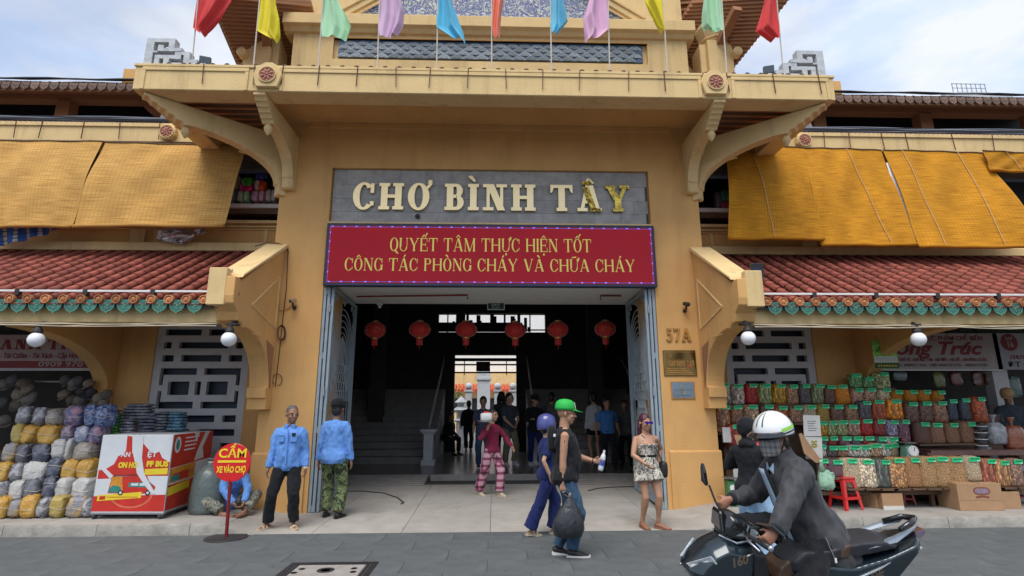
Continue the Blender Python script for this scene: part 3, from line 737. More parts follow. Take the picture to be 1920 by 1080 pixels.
TE, DT = tile_end(), drip_tile()
GP = (4.40, 6.10, .15, 3.2)  # grille opening
def grille(s_, parent):
    """white concrete lattice: solid sheet pieces around the openings; drawn on a 0..100 by 0..185 grid measured from the top"""
    x0, x1, z0, z1 = GP; Wd = x1-x0; H = z1-z0
    U = Wd/100.
    holes = [(8,46,8,15),(54,92,8,15),(8,16,22,29),(24,76,22,29),(84,92,22,29),(8,22,36,43),(30,72,36,43),(80,92,36,43),
             (8,46,50,57),(54,92,50,57),(8,12,57,68),(88,92,57,68),(20,42,64,78),(48,54,64,78),(60,82,64,78),(8,12,74,85),(88,92,74,85),(8,46,85,92),(54,92,85,92),
             (8,22,99,106),(30,72,99,106),(80,92,99,106),(8,46,113,120),(54,92,113,120),(8,22,127,134),(30,72,127,134),(80,92,127,134),(8,46,141,148),(54,92,141,148),(8,46,155,176),(54,92,155,176)]
    xs = sorted({0, 100, *[h[0] for h in holes], *[h[1] for h in holes]}); zs = sorted({0, H/U, *[h[2] for h in holes], *[h[3] for h in holes]})
    mb = MB(); 
    for j in range(len(zs)-1):
        i = 0
        while i < len(xs)-1:
            def open_(i): 
                cx = (xs[i]+xs[i+1])/2; cz = (zs[j]+zs[j+1])/2
                return any(h[0] < cx < h[1] and h[2] < cz < h[3] for h in holes)
            if open_(i): i += 1; continue
            k = i
            while k < len(xs)-1 and not open_(k): k += 1
            a = (x0+xs[i]*U); b = (x0+xs[k]*U)
            if s_ < 0: a, b = -b, -a
            mb.box(a, b, .93, 1.02, z1-zs[j+1]*U, z1-zs[j]*U); i = k
    g = mb.build('lattice_screen', GRIL, parent)
    MB().box(s_*x0, s_*x1, 1.10, 1.14, z0, z1).build('backing', mat('dark_blue_backing', (.02, .03, .05), .5) if 'dark_blue_backing' not in bpy.data.materials else bpy.data.materials['dark_blue_backing'], g)
    return g
SHELVES = {}
for s_ in (-1, 1):
    side = 'left' if s_ < 0 else 'right'
    wg = thing('market_wing', (s_*8, .9, 0), f'two storey ochre {side} market wing with red tiled awning and upper gallery behind bamboo blinds', 'building', 'market wings')
    S = lambda a, b: (s_*a, s_*b)
    mb = MB()
    mb.box(*S(PX, GP[0]), TY, 1.25, 0, 4.6); mb.box(*S(GP[1], 6.95), TY, 1.25, 0, 4.6); mb.box(*S(GP[0], GP[1]), TY, 1.25, GP[3], 4.6)
    mb.box(*S(GP[0], GP[1]), TY, 1.25, 0, .15)
    mb.box(*S(6.95, 14), TY, 1.25, 3.25, 4.6)
    None
    mb.box(*S(PX, 14), .95, 1.25, 4.6, 5.10)
    mb.box(*S(PX+.02, PX+.30), .90, 1.25, 4.6, 6.7)
    wall = mb.build('wall', OCH if True else OCH2, wg)
    MB().box(*S(PX, 14), .70, 1.2, 4.50, 4.66).build('skirting', OCH2, wg, bevel=.01)
    MB().box(*S(PX+.03, 14), .86, 1.2, 5.10, 5.16).box(*S(PX+.03, 14), .90, .95, 5.03, 5.06).box(*S(PX+.03, 14), .91, .95, 4.98, 5.0).build('sill', OCH2, wg, bevel=.006)
    for x in (4.3, 6.15, 6.6, 9.0): MB().box(*S(x, x+(.28 if x > 5 else .06)), .925, .95, 4.66, 4.98).build('pilaster', OCH2, wg)
    grille(s_, wg)
    # gallery: dark room with a shelf
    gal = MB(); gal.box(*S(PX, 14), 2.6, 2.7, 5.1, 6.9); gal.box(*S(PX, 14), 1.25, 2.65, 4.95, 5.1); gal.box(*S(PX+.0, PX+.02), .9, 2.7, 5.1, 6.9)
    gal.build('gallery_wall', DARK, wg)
    MB().box(*S(PX+.3, 9), .93, 1.35, 5.44, 5.52).build('shelf', WHT, wg); MB().box(*S(PX+.3, 9), 1.0, 1.3, 5.34, 5.44).build('shelf_beam', WOOD, wg)
    # parapet band with straps and rosette
    PB = .60
    MB().box(*S(PX+.2, 14), PB, 1.1, 6.63, 7.0).build('parapet', OCH2, wg, bevel=.01)
    MB().box(*S(PX+.2, 14), PB-.03, PB, 6.93, 7.01).build('parapet_coping', OCH2, wg, bevel=.006)
    seams = (30, 80, 158, 225, 300) if s_ < 0 else (1542, 1588, 1648, 1693, 1779, 1855, 1916)
    for px in seams:
        x = aY(px, 245, PB).x; MB().bar((x, PB-.038, 7.02), (x+random.uniform(-.03, .03), PB-.036, 6.66), .016, .008).build('strap', RUST, wg)
    p = aY(319, 245, PB) if s_ < 0 else aY(1503, 259, PB); rosette(p.x, PB-.02, 6.80, .125, wg, .8)
    # little roof row behind the parapet, then the clerestory
    mt = MB(); x = PX+.3
    while x < 14:
        mt.obox((s_*x, PB+.12, 7.045), (.035, .09, .02), (-.028, .07, .02), (0, 0, .012)); x += .095
    mt.build('ridge_tile', mat('pink_weathered_tile', (.33, .17, .18), .7, .4, 20, objvar=.1) if s_ < 0 else bpy.data.materials['pink_weathered_tile'], wg, kind='stuff')
    MB().box(*S(PX, 14), .9, 2.6, 6.98, 7.02).build('terrace', OLDT, wg)
    cl = MB(); cl.box(*S(PX, 14), 2.25, 2.5, 8.50, 8.85); 
    for x in (3.8, 9.6 if s_ < 0 else 7.6, 10.2 if s_ > 0 else 6.3, 12.9): cl.box(*S(x, x+.3), 2.25, 2.5, 7.0, 8.52)
    for x0, x1 in ((6.3, 7.2), (7.2, 7.9)) if s_ < 0 else ((6.6, 7.6),): cl.pXZ([(s_*x0, 8.52), (s_*(x0+.3), 8.2), (s_*(x1-.1), 8.2), (s_*(x1+.25), 8.52)], 2.26, 2.49)
    cl.build('clerestory', BRN, wg)
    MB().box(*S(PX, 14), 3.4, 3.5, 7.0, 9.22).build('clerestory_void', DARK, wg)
    MB().pXZ([(s_*6.5, 7.75), (s_*7.4, 7.75), (s_*7.3, 8.08), (s_*6.2, 8.08)], 1.95, 2.1).build('white_bulkhead', WHT, wg)
    ro = MB().pYZ([(1.55, 8.27), (1.55, 8.36), (3.6, 9.25), (3.6, 9.2), (2.5, 8.75)], *S(5.2, 14)); upr = ro.build('upper_roof', BRN, wg)
    x = 5.25
    while x < 13:
        a = M.Translation((s_*x, 1.50, 8.41))@M.Rotation(R(17), 4, 'X')@M.Diagonal((1.25, 1, 1.1, 1)); inst(ct, 'tile', upr, a)
        inst(DT, 'drip_tile', upr, M.Translation((s_*x+.1, 1.50, 8.41))@M.Diagonal((.95, 1, 1.15, 1))).data = DT
        x += .2
    oc = DT.copy(); oc.materials[0] = OLDT; oc.materials[1] = OLDT
    for c_ in list(upr.children):
        if c_.name.startswith('drip_tile'): c_.data = oc
    hp = MB(); hx = 8.16 if s_ < 0 else 8.02
    hp.pXZ([(s_*hx, 8.5), (s_*hx, 8.98), (s_*(hx-.35), 8.98), (s_*(hx-.45), 8.78), (s_*(hx-.62), 8.70), (s_*(hx-.95), 8.70), (s_*(hx-.95), 8.5)], 1.75, 1.95); hp.build('ridge_end', OCH, wg, bevel=.01)
    # ---- awning
    aw = MB().pYZ([(EY+.02, EZ-.10), (EY+.02, EZ-.06), (TY, TZ-.06), (TY, TZ-.14)], *S(PX+.05, 14)); awn = aw.build('awning', JOINT, wg)
    MB().pYZ([(EY+.12, 2.83), (EY+.12, 3.06), (EY+.28, 3.10), (EY+.28, 2.83)], *S(PX+.1, 14)).build('eave_beam', OCH2, wg, bevel=.006)
    MB().pYZ([(EY+.28, 3.02), (EY+.28, 3.06), (.9, 3.62), (.9, 3.56)], *S(PX+.1, 14)).build('awning_soffit', OCH, wg)
    x0 = 3.99; P = .2385; cand = []
    ncol = 36
    for i in range(ncol):
        for j in range(NC):
            t = (j+.0)/NC; y = EY+(TY-EY)*t; z = EZ+(TZ-EZ)*t; X = s_*(x0+i*P)
            q = V((X, y, z))-CP; dep = q.dot(FW); px = 960+1000*q.dot(RT)/dep
            cand.append((0 if -15 < px < 1935 else 1, i, j, X, y, z))
    cand.sort(key=lambda c: (c[0], c[2], c[1]))
    rest = MB()
    for n_, (o_, i, j, X, y, z) in enumerate(cand):
        jx = random.uniform(-.004, .004); jr = random.uniform(-.02, .02)
        mm = M.Translation((X+jx, y, z-.01+random.uniform(0, .004)))@M.Rotation(SLP+random.uniform(-.006, .012), 4, 'X')@M.Rotation(jr, 4, 'Z')
        if n_ < 285: inst(tile_me, 'tile', awn, mm)
        elif o_ == 0 or True:
            b = len(rest.v); rest.add([mm@v.co for v in tile_me.vertices], [tuple(p.vertices) for p in tile_me.polygons])
    ro_ = rest.build('upper_course', TILE, awn, kind='stuff', recalc=False); ro_.data.shade_smooth(); ro_.data.set_sharp_from_angle(angle=R(50))
    pan = MB()
    for i in range(ncol):
        Xc = s_*(x0+(i-.5)*P)
        for j in range(NC):
            t = j/NC; y = EY+(TY-EY)*t; z = EZ+(TZ-EZ)*t-.035
            mm = M.Translation((Xc, y, z))@M.Rotation(SLP, 4, 'X'); vs = []
            for yy, dz in ((-.02, .020), (EXP, -.004)):
                for k in range(5):
                    a = -1+k/2.; vs.append(mm@V((a*.105, yy, dz+.035*a*a-.03)))
            for k in range(5):
                a = -1+k/2.; vs.append(mm@V((a*.105, -.02, -.012+.035*a*a-.03)))
            pan.add(vs, [(k, k+1, k+6, k+5) for k in range(4)]+[(k+10, k+11, k+1, k) for k in range(4)])
    pn = pan.build('pan_tile', TILE, awn, kind='stuff', recalc=False)
    # tile ends and drip tiles along the eave
    for i in range(30):
        X = s_*(x0+i*P)
        inst(TE, 'tile_end', awn, M.Translation((X, EY-.012, EZ+.012))@M.Rotation(random.uniform(-.2, .2), 4, 'Y'))
        inst(DT, 'drip_tile', awn, M.Translation((X+s_*P/2, EY+.005+random.uniform(0, .006), EZ-.018))@M.Rotation(random.uniform(-.06, .06), 4, 'Y')@M.Diagonal((1.06, 1, 1.22, 1)))
    # ---- gable bracket at the inner end of the awning, and the second one further out
    def side_bracket(xa, xb, y0, top, name='gable_bracket'):
        """profile in (y, z): slopes with the roof, arched below"""
        out = [(-1.62, 3.18), (-1.62, 3.46), (-1.50, 3.46), (-1.42, 3.44)] if top else [(-1.40, 3.04), (-1.40, 3.10)]
        slope = [(y0, 4.36 if top else 3.62)]
        arch = []
        n = 16; ya, za, yb, zb = y0-.20, 1.98, -1.18, 2.80
        for k in range(n+1):
            a = pi/2*k/n; arch.append((ya+(yb-ya)*(1-cos(a)), za+(zb-za)*sin(a)))
        under = [(-1.24, 2.78), (-1.30, 2.84), (-1.42, 2.86), (-1.46, 2.98), (-1.60, 3.08)] if top else [(-1.24, 2.84), (-1.40, 2.9)]
        foot = [(y0, 1.62), (y0-.22, 1.62), (y0-.22, 1.80), (y0-.27, 1.80), (y0-.27, 1.96)]
        poly = foot+arch+under+out+slope
        mb = MB().pYZ([(a, b) for a, b in poly], xa, xb)
        return mb.build(name, OCH, wg, bevel=.008)
    gb = side_bracket(s_*3.56, s_*3.86, 0.0, True)
    # coping along its sloping top and raised frame round the sunk panel
    cp_ = MB().pYZ([(-1.50, 3.465), (-1.46, 3.53), (0.0, 4.42), (0.0, 4.345)], s_*3.52, s_*3.90); cp_.build('coping', OCH2, gb, bevel=.008)
    MB().box(*S(3.68, 3.93), -1.63, -1.50, 3.05, 3.58).build('end_post', OCH2, gb, bevel=.008)
    xi = s_*3.56; fr = MB()
    for (a, b), (c, d), t in ((((-1.05, 3.15)), (-.13, 3.80), .03), ((-.13, 3.80), (-.13, 2.93), .03), ((-.13, 2.93), (-1.05, 3.15), .03)):
        fr.bar((xi-s_*.006, a, b), (xi-s_*.006, c, d), .02, .016, up=(1, 0, 0))
    fr.build('panel_line', OCH2, gb); MB().bar((xi-s_*.004, -.95, 2.74), (xi-s_*.004, -.62, 2.74), .01, .01).build('panel_line', OCH2, gb)
    mbp = MB().pYZ([(-.13, 1.95), (-.13, 2.62), (-.42, 2.70), (-.30, 2.4)], xi-s_*.012, xi-s_*.002); mbp.build('sunk_panel', BRN, gb)
    side_bracket(s_*(6.70 if s_ < 0 else 6.86), s_*(6.95 if s_ < 0 else 7.10), .90, False, 'arch_bracket')
    side_bracket(s_*3.62, s_*3.80, .90, False, 'arch_bracket') if False else None
    # light bar along the tiles
    LB = thing('light_bar', (s_*7, EY-.03, EZ+.1), f'long white light tube on black clips along the eave of the {side} awning', 'light tube', 'light tubes along the awnings')
    MB().box(*S(3.95, 12), EY-.005, EY+.03, EZ+.118, EZ+.145).build('tube', WHT, LB)
    k = 4.68
    while k < 12: MB().box(*S(k, k+.06), EY-.012, EY+.05, EZ+.07, EZ+.152).build('clip', IRON, LB); k += .92
    # cables
    cb = MB()
    for q in range(4):
        pts = [(s_*(3.8+i*.42), EY+.06-q*.012, 2.80-q*.012+.012*sin(i*1.3+q*2)+.006*cos(i*2.7*(q+1))) for i in range(22)]; cb.tube(pts, .007 if q else .010, 5, caps=False)
    tag(cb.build('cable_run', [WIRC]), f'sagging cream and black cables strung below the {side} awning beam', 'cables', 'cables under the awnings')
    cb = MB()
    for q in range(9):
        y_ = PB+.05+q*.028; pts = [(s_*(PX+.3+i*.5), y_, 7.12+.03*(q % 4)+.012*sin(i*1.1+q*2.1)) for i in range(21)]; cb.tube(pts, .016, 5, caps=False, mi=q % 2)
    tag(cb.build('cable_bundle', [WIRE, mat('grey_cable', (.16, .17, .20), .5) if s_ < 0 else bpy.data.materials['grey_cable']]), f'thick bundle of black cables lying along the {side} parapet', 'cables', 'cable bundles on the parapets')
    cb = MB()
    for q in range(6):
        pts = [(s_*(5.6+i*.5), 1.62+q*.05, 8.62+.025*(q % 3)+.015*sin(i*1.7+q)) for i in range(17)]; cb.tube(pts, .018, 5, caps=False)
    tag(cb.build('roof_cables', WIRE), f'black cables lying on the edge of the upper {side} roof', 'cables', 'cables on the upper roofs')

# ================================================================== hall behind the gateway
hall = thing('market_hall', (0, 6, 0), 'dark market hall interior with twin staircases seen through the gateway', 'hall interior')
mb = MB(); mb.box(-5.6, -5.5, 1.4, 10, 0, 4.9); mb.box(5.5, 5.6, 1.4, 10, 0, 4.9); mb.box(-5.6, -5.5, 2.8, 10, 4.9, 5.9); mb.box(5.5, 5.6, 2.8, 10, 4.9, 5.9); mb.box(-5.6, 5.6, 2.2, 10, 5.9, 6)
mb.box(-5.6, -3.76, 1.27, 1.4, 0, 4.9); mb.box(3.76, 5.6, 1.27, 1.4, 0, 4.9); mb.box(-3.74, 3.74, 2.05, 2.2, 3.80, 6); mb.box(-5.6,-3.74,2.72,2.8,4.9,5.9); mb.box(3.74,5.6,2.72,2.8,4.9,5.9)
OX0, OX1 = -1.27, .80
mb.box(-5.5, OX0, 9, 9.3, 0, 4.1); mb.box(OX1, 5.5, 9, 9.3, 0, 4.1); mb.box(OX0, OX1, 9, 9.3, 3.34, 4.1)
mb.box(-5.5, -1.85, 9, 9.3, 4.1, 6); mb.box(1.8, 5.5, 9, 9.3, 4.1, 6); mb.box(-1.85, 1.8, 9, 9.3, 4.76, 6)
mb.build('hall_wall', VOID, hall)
MB().box(-3.75, 3.75, .35, 2.05, 3.76, 3.86).build('porch_ceiling', CEIL, hall)
# upper windows: bars and clutter against the light
b = MB(); b.box(-1.85, 1.8, 9.0, 9.05, 4.70, 4.74); b.box(-1.85, 1.8, 8.98, 9.04, 4.16, 4.2)
for x in (-1.55, -1.1, .9, 1.25): b.box(x, x+.04, 9.0, 9.05, 4.1, 4.76)
b.box(-1.85, 1.0, 8.9, 8.94, 4.1, 4.42)
for k in range(26):
    x = -1.7+k*.115; b.box(x, x+random.uniform(.05, .15), 8.8, 8.9, 4.1, 4.25+random.random()*.5)
b.build('window_bars', DARK, hall)
# folding door track over the far opening
b = MB(); b.box(OX0, OX1, 8.9, 9, 3.12, 3.22); b.box(OX0, OX1, 8.94, 8.98, 2.98, 3.03); b.box(OX0, OX1, 8.94, 8.98, 2.72, 2.77)
for x in (-.95, .45): b.box(x, x+.03, 8.92, 8.95, 2.66, 3.22)
b.build('door_track', DARK, hall)
MB().box(-.54, -.08, 8.86, 8.89, 2.78, 3.10).build('hanging_panel', mat('dark_maroon', (.04, .008, .008), .6), hall)
for s_ in (-1, 1):
    st = MB(); c = -.23
    for k in range(12):
        z = .22+k*.165; y0 = 5.4+k*.30
        a, b = ((-1.55, -4.6) if s_ < 0 else (1.1, 4.4)); st.box(a, b, y0, y0+.31 if k < 11 else 9, .0, z+.165-k*.0003)
    st.build('staircase', mat('dim_stair_stone', (.20, .185, .165), .7, .2, 6) if s_ < 0 else bpy.data.materials['dim_stair_stone'], hall)
    for x in ((-1.6, -4.6) if s_ < 0 else (1.15, 4.3)):
        nb = MB(); nb.box(x-.12, x+.12, 5.05, 5.3, .2, 1.02); nb.box(x-.20, x+.20, 4.98, 5.38, 1.02, 1.09); nb.box(x-.16, x+.16, 5.02, 5.34, .97, 1.02); nb.box(x-.17, x+.17, 5.0, 5.34, .2, .34)
        nb.build('newel_post', GRIL, hall, bevel=.01)
        rl = MB(); 
        for dz in (.0, .16): rl.tube([(x, 5.2, 1.12+dz*.6), (x, 8.9, 3.15+dz*.6)], .02, 6)
        rl.build('handrail', GRIL, hall)
for y in (5.0,):
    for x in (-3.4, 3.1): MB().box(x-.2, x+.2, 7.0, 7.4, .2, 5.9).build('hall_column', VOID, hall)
# red pipe and small fittings beneath the porch ceiling
pp = MB().tube([(-2.55, 1.0, 3.70), (-.45, 1.0, 3.735), (-.45, 1.0, 3.66)], .018, 6); tag(pp.build('fire_pipe', PIPE), 'thin dark red pipe running below the white porch ceiling at the left', 'pipe', 'fire pipes')
pp = MB().tube([(2.5, 1.0, 3.735), (2.1, 1.0, 3.735), (2.1, 1.0, 3.66)], .018, 6); tag(pp.build('fire_pipe', PIPE), 'short dark red pipe stub below the white porch ceiling at the right', 'pipe', 'fire pipes')
def lantern():
    t = thing('red_lantern', (0, 0, 0), 'x', 'lantern', 'red silk lanterns in the gateway')
    body = MB(); n = 24; prof = [(.09, .17)]+[(.25*cos(R(a))**.75+.0, .165*sin(R(a))) for a in range(60, -61, -12)]+[(.09, -.17)]
    rings = []
    for r_, z in prof: rings.append([(r_*(1-.035*(k % 2))*cos(2*pi*k/n), r_*(1-.035*(k % 2))*sin(2*pi*k/n), z) for k in range(n)])
    RED = bpy.data.materials.get('lantern_red') or mat('lantern_red', (.50, .018, .012), .55, .1, 8, sheen=.3)
    GT = bpy.data.materials.get('lantern_gold') or mat('lantern_gold', (.60, .34, .08), .4, .3, 30, metal=.5)
    body.loft(rings); bo = body.build('lantern_body', RED, t)
    g = MB().lathe([(.085, .165), (.085, .195), (.03, .2), (.03, .17)], n=14); g.lathe([(.085, -.165), (.085, -.195), (.05, -.195), (.05, -.17)], n=14); g.build('rim', GT, t)
    ch = MB()
    for k in range(9):
        a = random.uniform(-1.2, 1.2); z = random.uniform(-.06, .06); r_ = .252*cos(z*4)
        ch.obox((r_*sin(a), -r_*cos(a), z), (random.uniform(.01, .022), 0, random.uniform(-.01, .01)), (0, .004, 0), (random.uniform(-.006, .006), 0, .006))
    ch.build('gold_print', GT, bo)
    ts = MB().lathe([(.055, -.195), (.072, -.21), (.075, -.33), (.065, -.335), (.001, -.3)], n=14); ts.tube([(0, 0, -.33), (0, 0, -.42)], .008, 5); ts.build('tassel', RED, t)
    MB().tube([(0, 0, .2), (0, 0, .62)], .003, 4).build('cord', WIRE, t)
    return t
ln = lantern()
for k, (px, py, lab) in enumerate(((703, 619, 'red lantern hanging at the far left of the row in the gateway'), (787, 618, 'second red lantern from the left in the gateway row'), (874, 618, 'red lantern just left of the lit exit sign'), (966, 619, 'red lantern just right of the lit exit sign'), (1046, 618, 'second red lantern from the right in the gateway row'), (1135, 617, 'red lantern hanging at the far right of the row in the gateway'))):
    p = aY(px, py, 2.45); o = ln if k == 0 else dup(ln, label=lab, rz=k*1.1); o.location = p; o['label'] = lab; o.scale = (.93, .93, 1.0)
ex = thing('exit_sign', tuple(aY(930, 574, 1.9)), 'small hanging green and white exit sign in the middle of the gateway', 'exit sign')
p = aY(930, 574, 1.9)
MB().box(p.x-.18, p.x+.18, p.y, p.y+.03, p.z-.075, p.z+.075).build('frame', WHT, ex); MB().box(p.x-.165, p.x+.165, p.y-.004, p.y, p.z-.062, p.z+.062).build('face', mat('dark_green_sign', (.01, .05, .035), .4), ex)
text('EXIT', (p.x, p.y-.006, p.z-.002), .075, WHT, ex, width=.17); text('LỐI THOÁT', (p.x, p.y-.006, p.z-.045), .035, WHT, ex, width=.18)
MB().tube([(p.x-.12, p.y+.01, p.z+.075), (p.x, p.y+.01, p.z+.15), (p.x+.12, p.y+.01, p.z+.075)], .004, 4).tube([(p.x-.02, p.y+.01, p.z+.15), (p.x-.02, p.y+.01, 3.77)], .004, 4).build('hanger', WIRE, ex)
cm = thing('ceiling_camera', tuple(aY(712, 572, 1.7)), 'white camera with a round head hanging from the porch ceiling', 'camera'); p = aY(712, 572, 1.7)
MB().box(p.x-.05, p.x+.05, p.y-.05, p.y+.05, p.z, p.z+.04).tube([(p.x, p.y, p.z+.03), (p.x, p.y, 3.77)], .01, 6).ball((p.x, p.y, p.z-.03), .035).build('housing', WHT, cm, smooth=False)

# courtyard beyond the hall
MB().box(-9, 9, 9.3, 40, .05, .20).build('courtyard', mat('courtyard_paving', (.36, .35, .33), .7, .1, 3), kind='structure')
pd = thing('stone_pedestal', (-1.3, 16, .2), 'pale stone monument pedestal standing in the courtyard beyond the hall', 'pedestal')
p0, p1 = aY(895, 746, 16), aY(919, 700, 16)
MB().box(p0.x, p1.x, 15.8, 16.4, .2, p1.z+.2).build('shaft', WCON, pd); MB().box(p0.x-.06, p1.x+.06, 15.74, 16.46, p1.z-.3, p1.z-.2).build('cap', WCON, pd); MB().box(p0.x-.9, p1.x+1.4, 15.6, 16.6, .2, 1.2).build('base', WCON, pd)
for k, px in enumerate((879, 933, 962)):
    a = aY(px, 722, 14.5); q = MB().box(a.x-.14, a.x+.14, 14.4, 14.7, .2, a.z-.2); q.ball((a.x, 14.55, a.z-.05), (.16, .16, .15)); q.box(a.x-.18, a.x+.18, 14.36, 14.74, a.z-.28, a.z-.2)
    tag(q.build('balustrade_post', WCON), ('white ball topped post left of the courtyard pedestal', 'white ball topped post just right of the courtyard pedestal', 'white ball topped post farthest right beyond the hall')[k], 'post', 'courtyard posts')
sl = thing('stone_lantern', (-2.3, 13, .2), 'small white stone lantern in the courtyard seen through the far doorway', 'stone lantern'); p = aY(864, 790, 13)
MB().box(p.x-.16, p.x+.16, 12.85, 13.15, .2, .75).lathe([(.1, .75), (.1, 1.0), (.28, 1.05), (.3, 1.1), (.16, 1.16), (.16, 1.42), (.3, 1.46), (.32, 1.5), (.12, 1.66), (.14, 1.75), (.26, 1.8), (.05, 2.0), (.001, 2.05)], (p.x, 13, 0), 12).build('stone_body', WCON, sl)
bs = thing('potted_bush', (-2.6, 14, .2), 'small green bush beside the stone lantern in the courtyard', 'plant'); p = aY(858, 738, 14.2)
lf = MB()
for k in range(260):
    c = V((p.x+random.gauss(0, .16), 14.2+random.gauss(0, .16), p.z-.1+random.gauss(0, .2))); a = V((random.uniform(-1, 1), random.uniform(-1, 1), random.uniform(-1, 1))).normalized(); b_2 = a.cross(V((0, 0, 1))).normalized()
    lf.add([c-a*.05, c+b_2*.02, c+a*.05, c-b_2*.02], [(0, 1, 2, 3)])
lf.build('foliage', mat('bush_leaf', (.08, .17, .03), .6, .4, 3), bs, kind='stuff', recalc=False); MB().tube([(p.x, 14.2, .2), (p.x, 14.2, 1.8)], .03, 6).build('stem', WOOD, bs)
rb_ = thing('courtyard_wing', (0, 24, 0), 'ochre wing with red tiled roof across the courtyard beyond the hall', 'building')
a = aY(880, 732, 24); b = aY(880, 704, 25.6)
MB().box(-8, 8, 24.5, 27, 0, 3.6).build('wall', OCH2, rb_); MB().box(-8, 8, 25.8, 27, 3.6, 10).build('upper_wall', WHT, rb_); rr = MB().pYZ([(24, a.z-.1), (24, a.z), (25.6, b.z), (25.6, a.z-.1)], -8, 8).build('roof', TILE, rb_)
MB().box(-8, 8, 25.61, 25.8, b.z, b.z+.15).build('orange_band', OCH, rb_)
RT2 = mat('courtyard_roof_tile', (.50, .10, .04), .6, .2, 9); rr.data.materials[0] = RT2
bt = MB()
x = -4
while x < 4: bt.tube([(x, 23.95, a.z+.02), (x, 25.6, b.z+.02)], .07, 6); x += .21
bt.build('tile_row', RT2, rr, kind='stuff')
for k in range(5): MB().box(-3.4+k*1.0, -2.9+k*1.0, 24.44, 24.5, 1.3, 2.1).build('window', DARK, rb_)
# distant building with roof railing behind the right wing
fb = thing('distant_building', (62, 60, 0), 'pale far building with a roof railing just showing above the right wing roof', 'building')
q = lambda px, py: aY(px, py, 60)
a, b = q(1772, 173), q(1897, 172); MB().box(a.x, b.x, 60, 75, 0, a.z+.0).build('wall', WCON, fb)
c, d = q(1808, 166), q(1868, 166); MB().box(c.x, d.x, 61, 73, a.z, a.z+.8).build('roof_house', WCON, fb)
rl = MB()
for k in range(8): x = c.x-.8+k*(d.x-c.x+.2)/7; rl.box(x, x+.08, 61, 61.1, a.z+.7, a.z+2.2)
rl.box(c.x-.8, d.x-.5, 61, 61.1, a.z+2.1, a.z+2.2); rl.box(c.x-.8, d.x-.5, 61, 61.1, a.z+1.4, a.z+1.47); rl.build('railing', STEEL, fb)

# ================================================================== gate leaves
def leaf(s_, lab, Y0=.12, Y1=1.95):
    t = thing('gate_leaf', (s_*2.74, .1, 0), lab, 'gate', 'iron gate leaves')
    X = s_*2.735; z0, z1 = .10, 3.70; dx = -s_*.0
    def P(y, z): return (X+s_*(-.0+.04*(y-Y0)), y, z)
    f = MB(); w_ = .06
    for y in (Y0, Y1): f.box(X-.03, X+.03, y-.03, y+.03, z0, z1) if y == Y0 else f.bar(P(y, z0), P(y, z1), .06)
    for z in (z0+.03, z1-.03, 1.0): f.bar(P(Y0+.03, z), P(Y1-.03, z), .05)
    f.build('frame', GATE, t)
    # kick sheet
    MB().bar(P(Y0+.04, .33), P(Y1-.04, .33), .012, .40).build('kick_plate', GATE, t)
    L_ = Y1-Y0; cy_ = (Y0+Y1)/2
    s = MB()
    # brick lattice in the middle
    for k, z in enumerate((1.62, 1.78, 1.94, 2.10, 2.26, 2.42)):
        hw = L_*(.20, .30, .34, .34, .30, .20)[k]; s.bar(P(cy_-hw, z), P(cy_+hw, z), .022)
        if k < 5:
            n = 7; off = .5 if k % 2 else 0
            for q_ in range(n):
                y = cy_-hw+(q_+off)*2*hw/n+.03
                if y < cy_+hw: s.bar(P(y, z), P(y, z+.16), .020)
    s.build('brick_lattice', GATE, t)
    # long nested arches above and sweeping bars below
    s = MB()
    for k in range(6):
        hw = L_*(.46-.055*k); zt = 3.45-.11*k; zb = 2.42-.0*k
        pts = [P(cy_-hw*cos(a*pi/16)*1.0, zb-.4*0+(zt-zb)*sin(a*pi/16)**.8 if 0 < a < 16 else zb-.75+.08*k) for a in range(17)]
        s.tube(pts, .010, 5)
    for k in range(9):
        y = Y0+.1+k*(L_-.2)/8; s.tube([P(y, .53), P(cy_+(y-cy_)*.75, 1.1), P(cy_+(y-cy_)*.5, 1.62)], .010, 5)
        s.tube([P(cy_+(y-cy_)*1.0, .53), P(cy_+(y-cy_)*1.02, 1.6), P(cy_+(y-cy_)*1.02, 2.4)], .008, 5) if k in (0, 1, 7, 8) else None
    for k in range(5):
        y = cy_+(k-2)*.10; s.tube([P(y, 2.42), P(y, 2.95-.05*abs(k-2))], .009, 5)
    s.build('scrollwork', GATE, t)
    for y, z, r_ in ((Y0+.14, 3.5, .10), (Y0+.32, 3.56, .07), (Y1-.14, 3.5, .10), (Y1-.32, 3.56, .07), (Y0+.12, 3.22, .08), (Y1-.12, 3.22, .08), (Y0+.12, 2.98, .07), (Y1-.12, 2.98, .07), (cy_, 3.56, .08)):
        MB().tube([P(y+r_*cos(a*.45)*(1-a/22), z+r_*sin(a*.45)*(1-a/22)) for a in range(18)], .008, 5).build('scroll', GATE, t)
    # folded outer leaf against the jamb: narrow posts with a slot
    o = MB()
    for x in (2.83, 2.765): o.box(s_*x-.022, s_*x+.022, .02, .075, .05, 3.66)
    for z in (.1, 1.3, 2.5, 3.6): o.box(s_*2.83, s_*2.765, .03, .07, z-.05, z+.05)
    o.box(s_*2.70-.02, s_*2.70+.02, .03, .09, .05, 3.66); ol = o.build('jamb_posts', GATE, t)
    for z in (.9, 1.9, 3.3): MB().tube([(s_*2.73, .0, z-.07), (s_*2.73, .0, z+.07)], .016, 8).build('hinge', STEEL, t)
    MB().box(s_*2.80-.01, s_*2.80+.01, .06, .062, .2, 3.6).build('slot_shadow', IRON, t)
    return t
leaf(-1, 'grey blue wrought iron gate leaf folded open at the left of the gateway')
leaf(1, 'grey blue wrought iron gate leaf folded open at the right of the gateway', Y1=1.75)
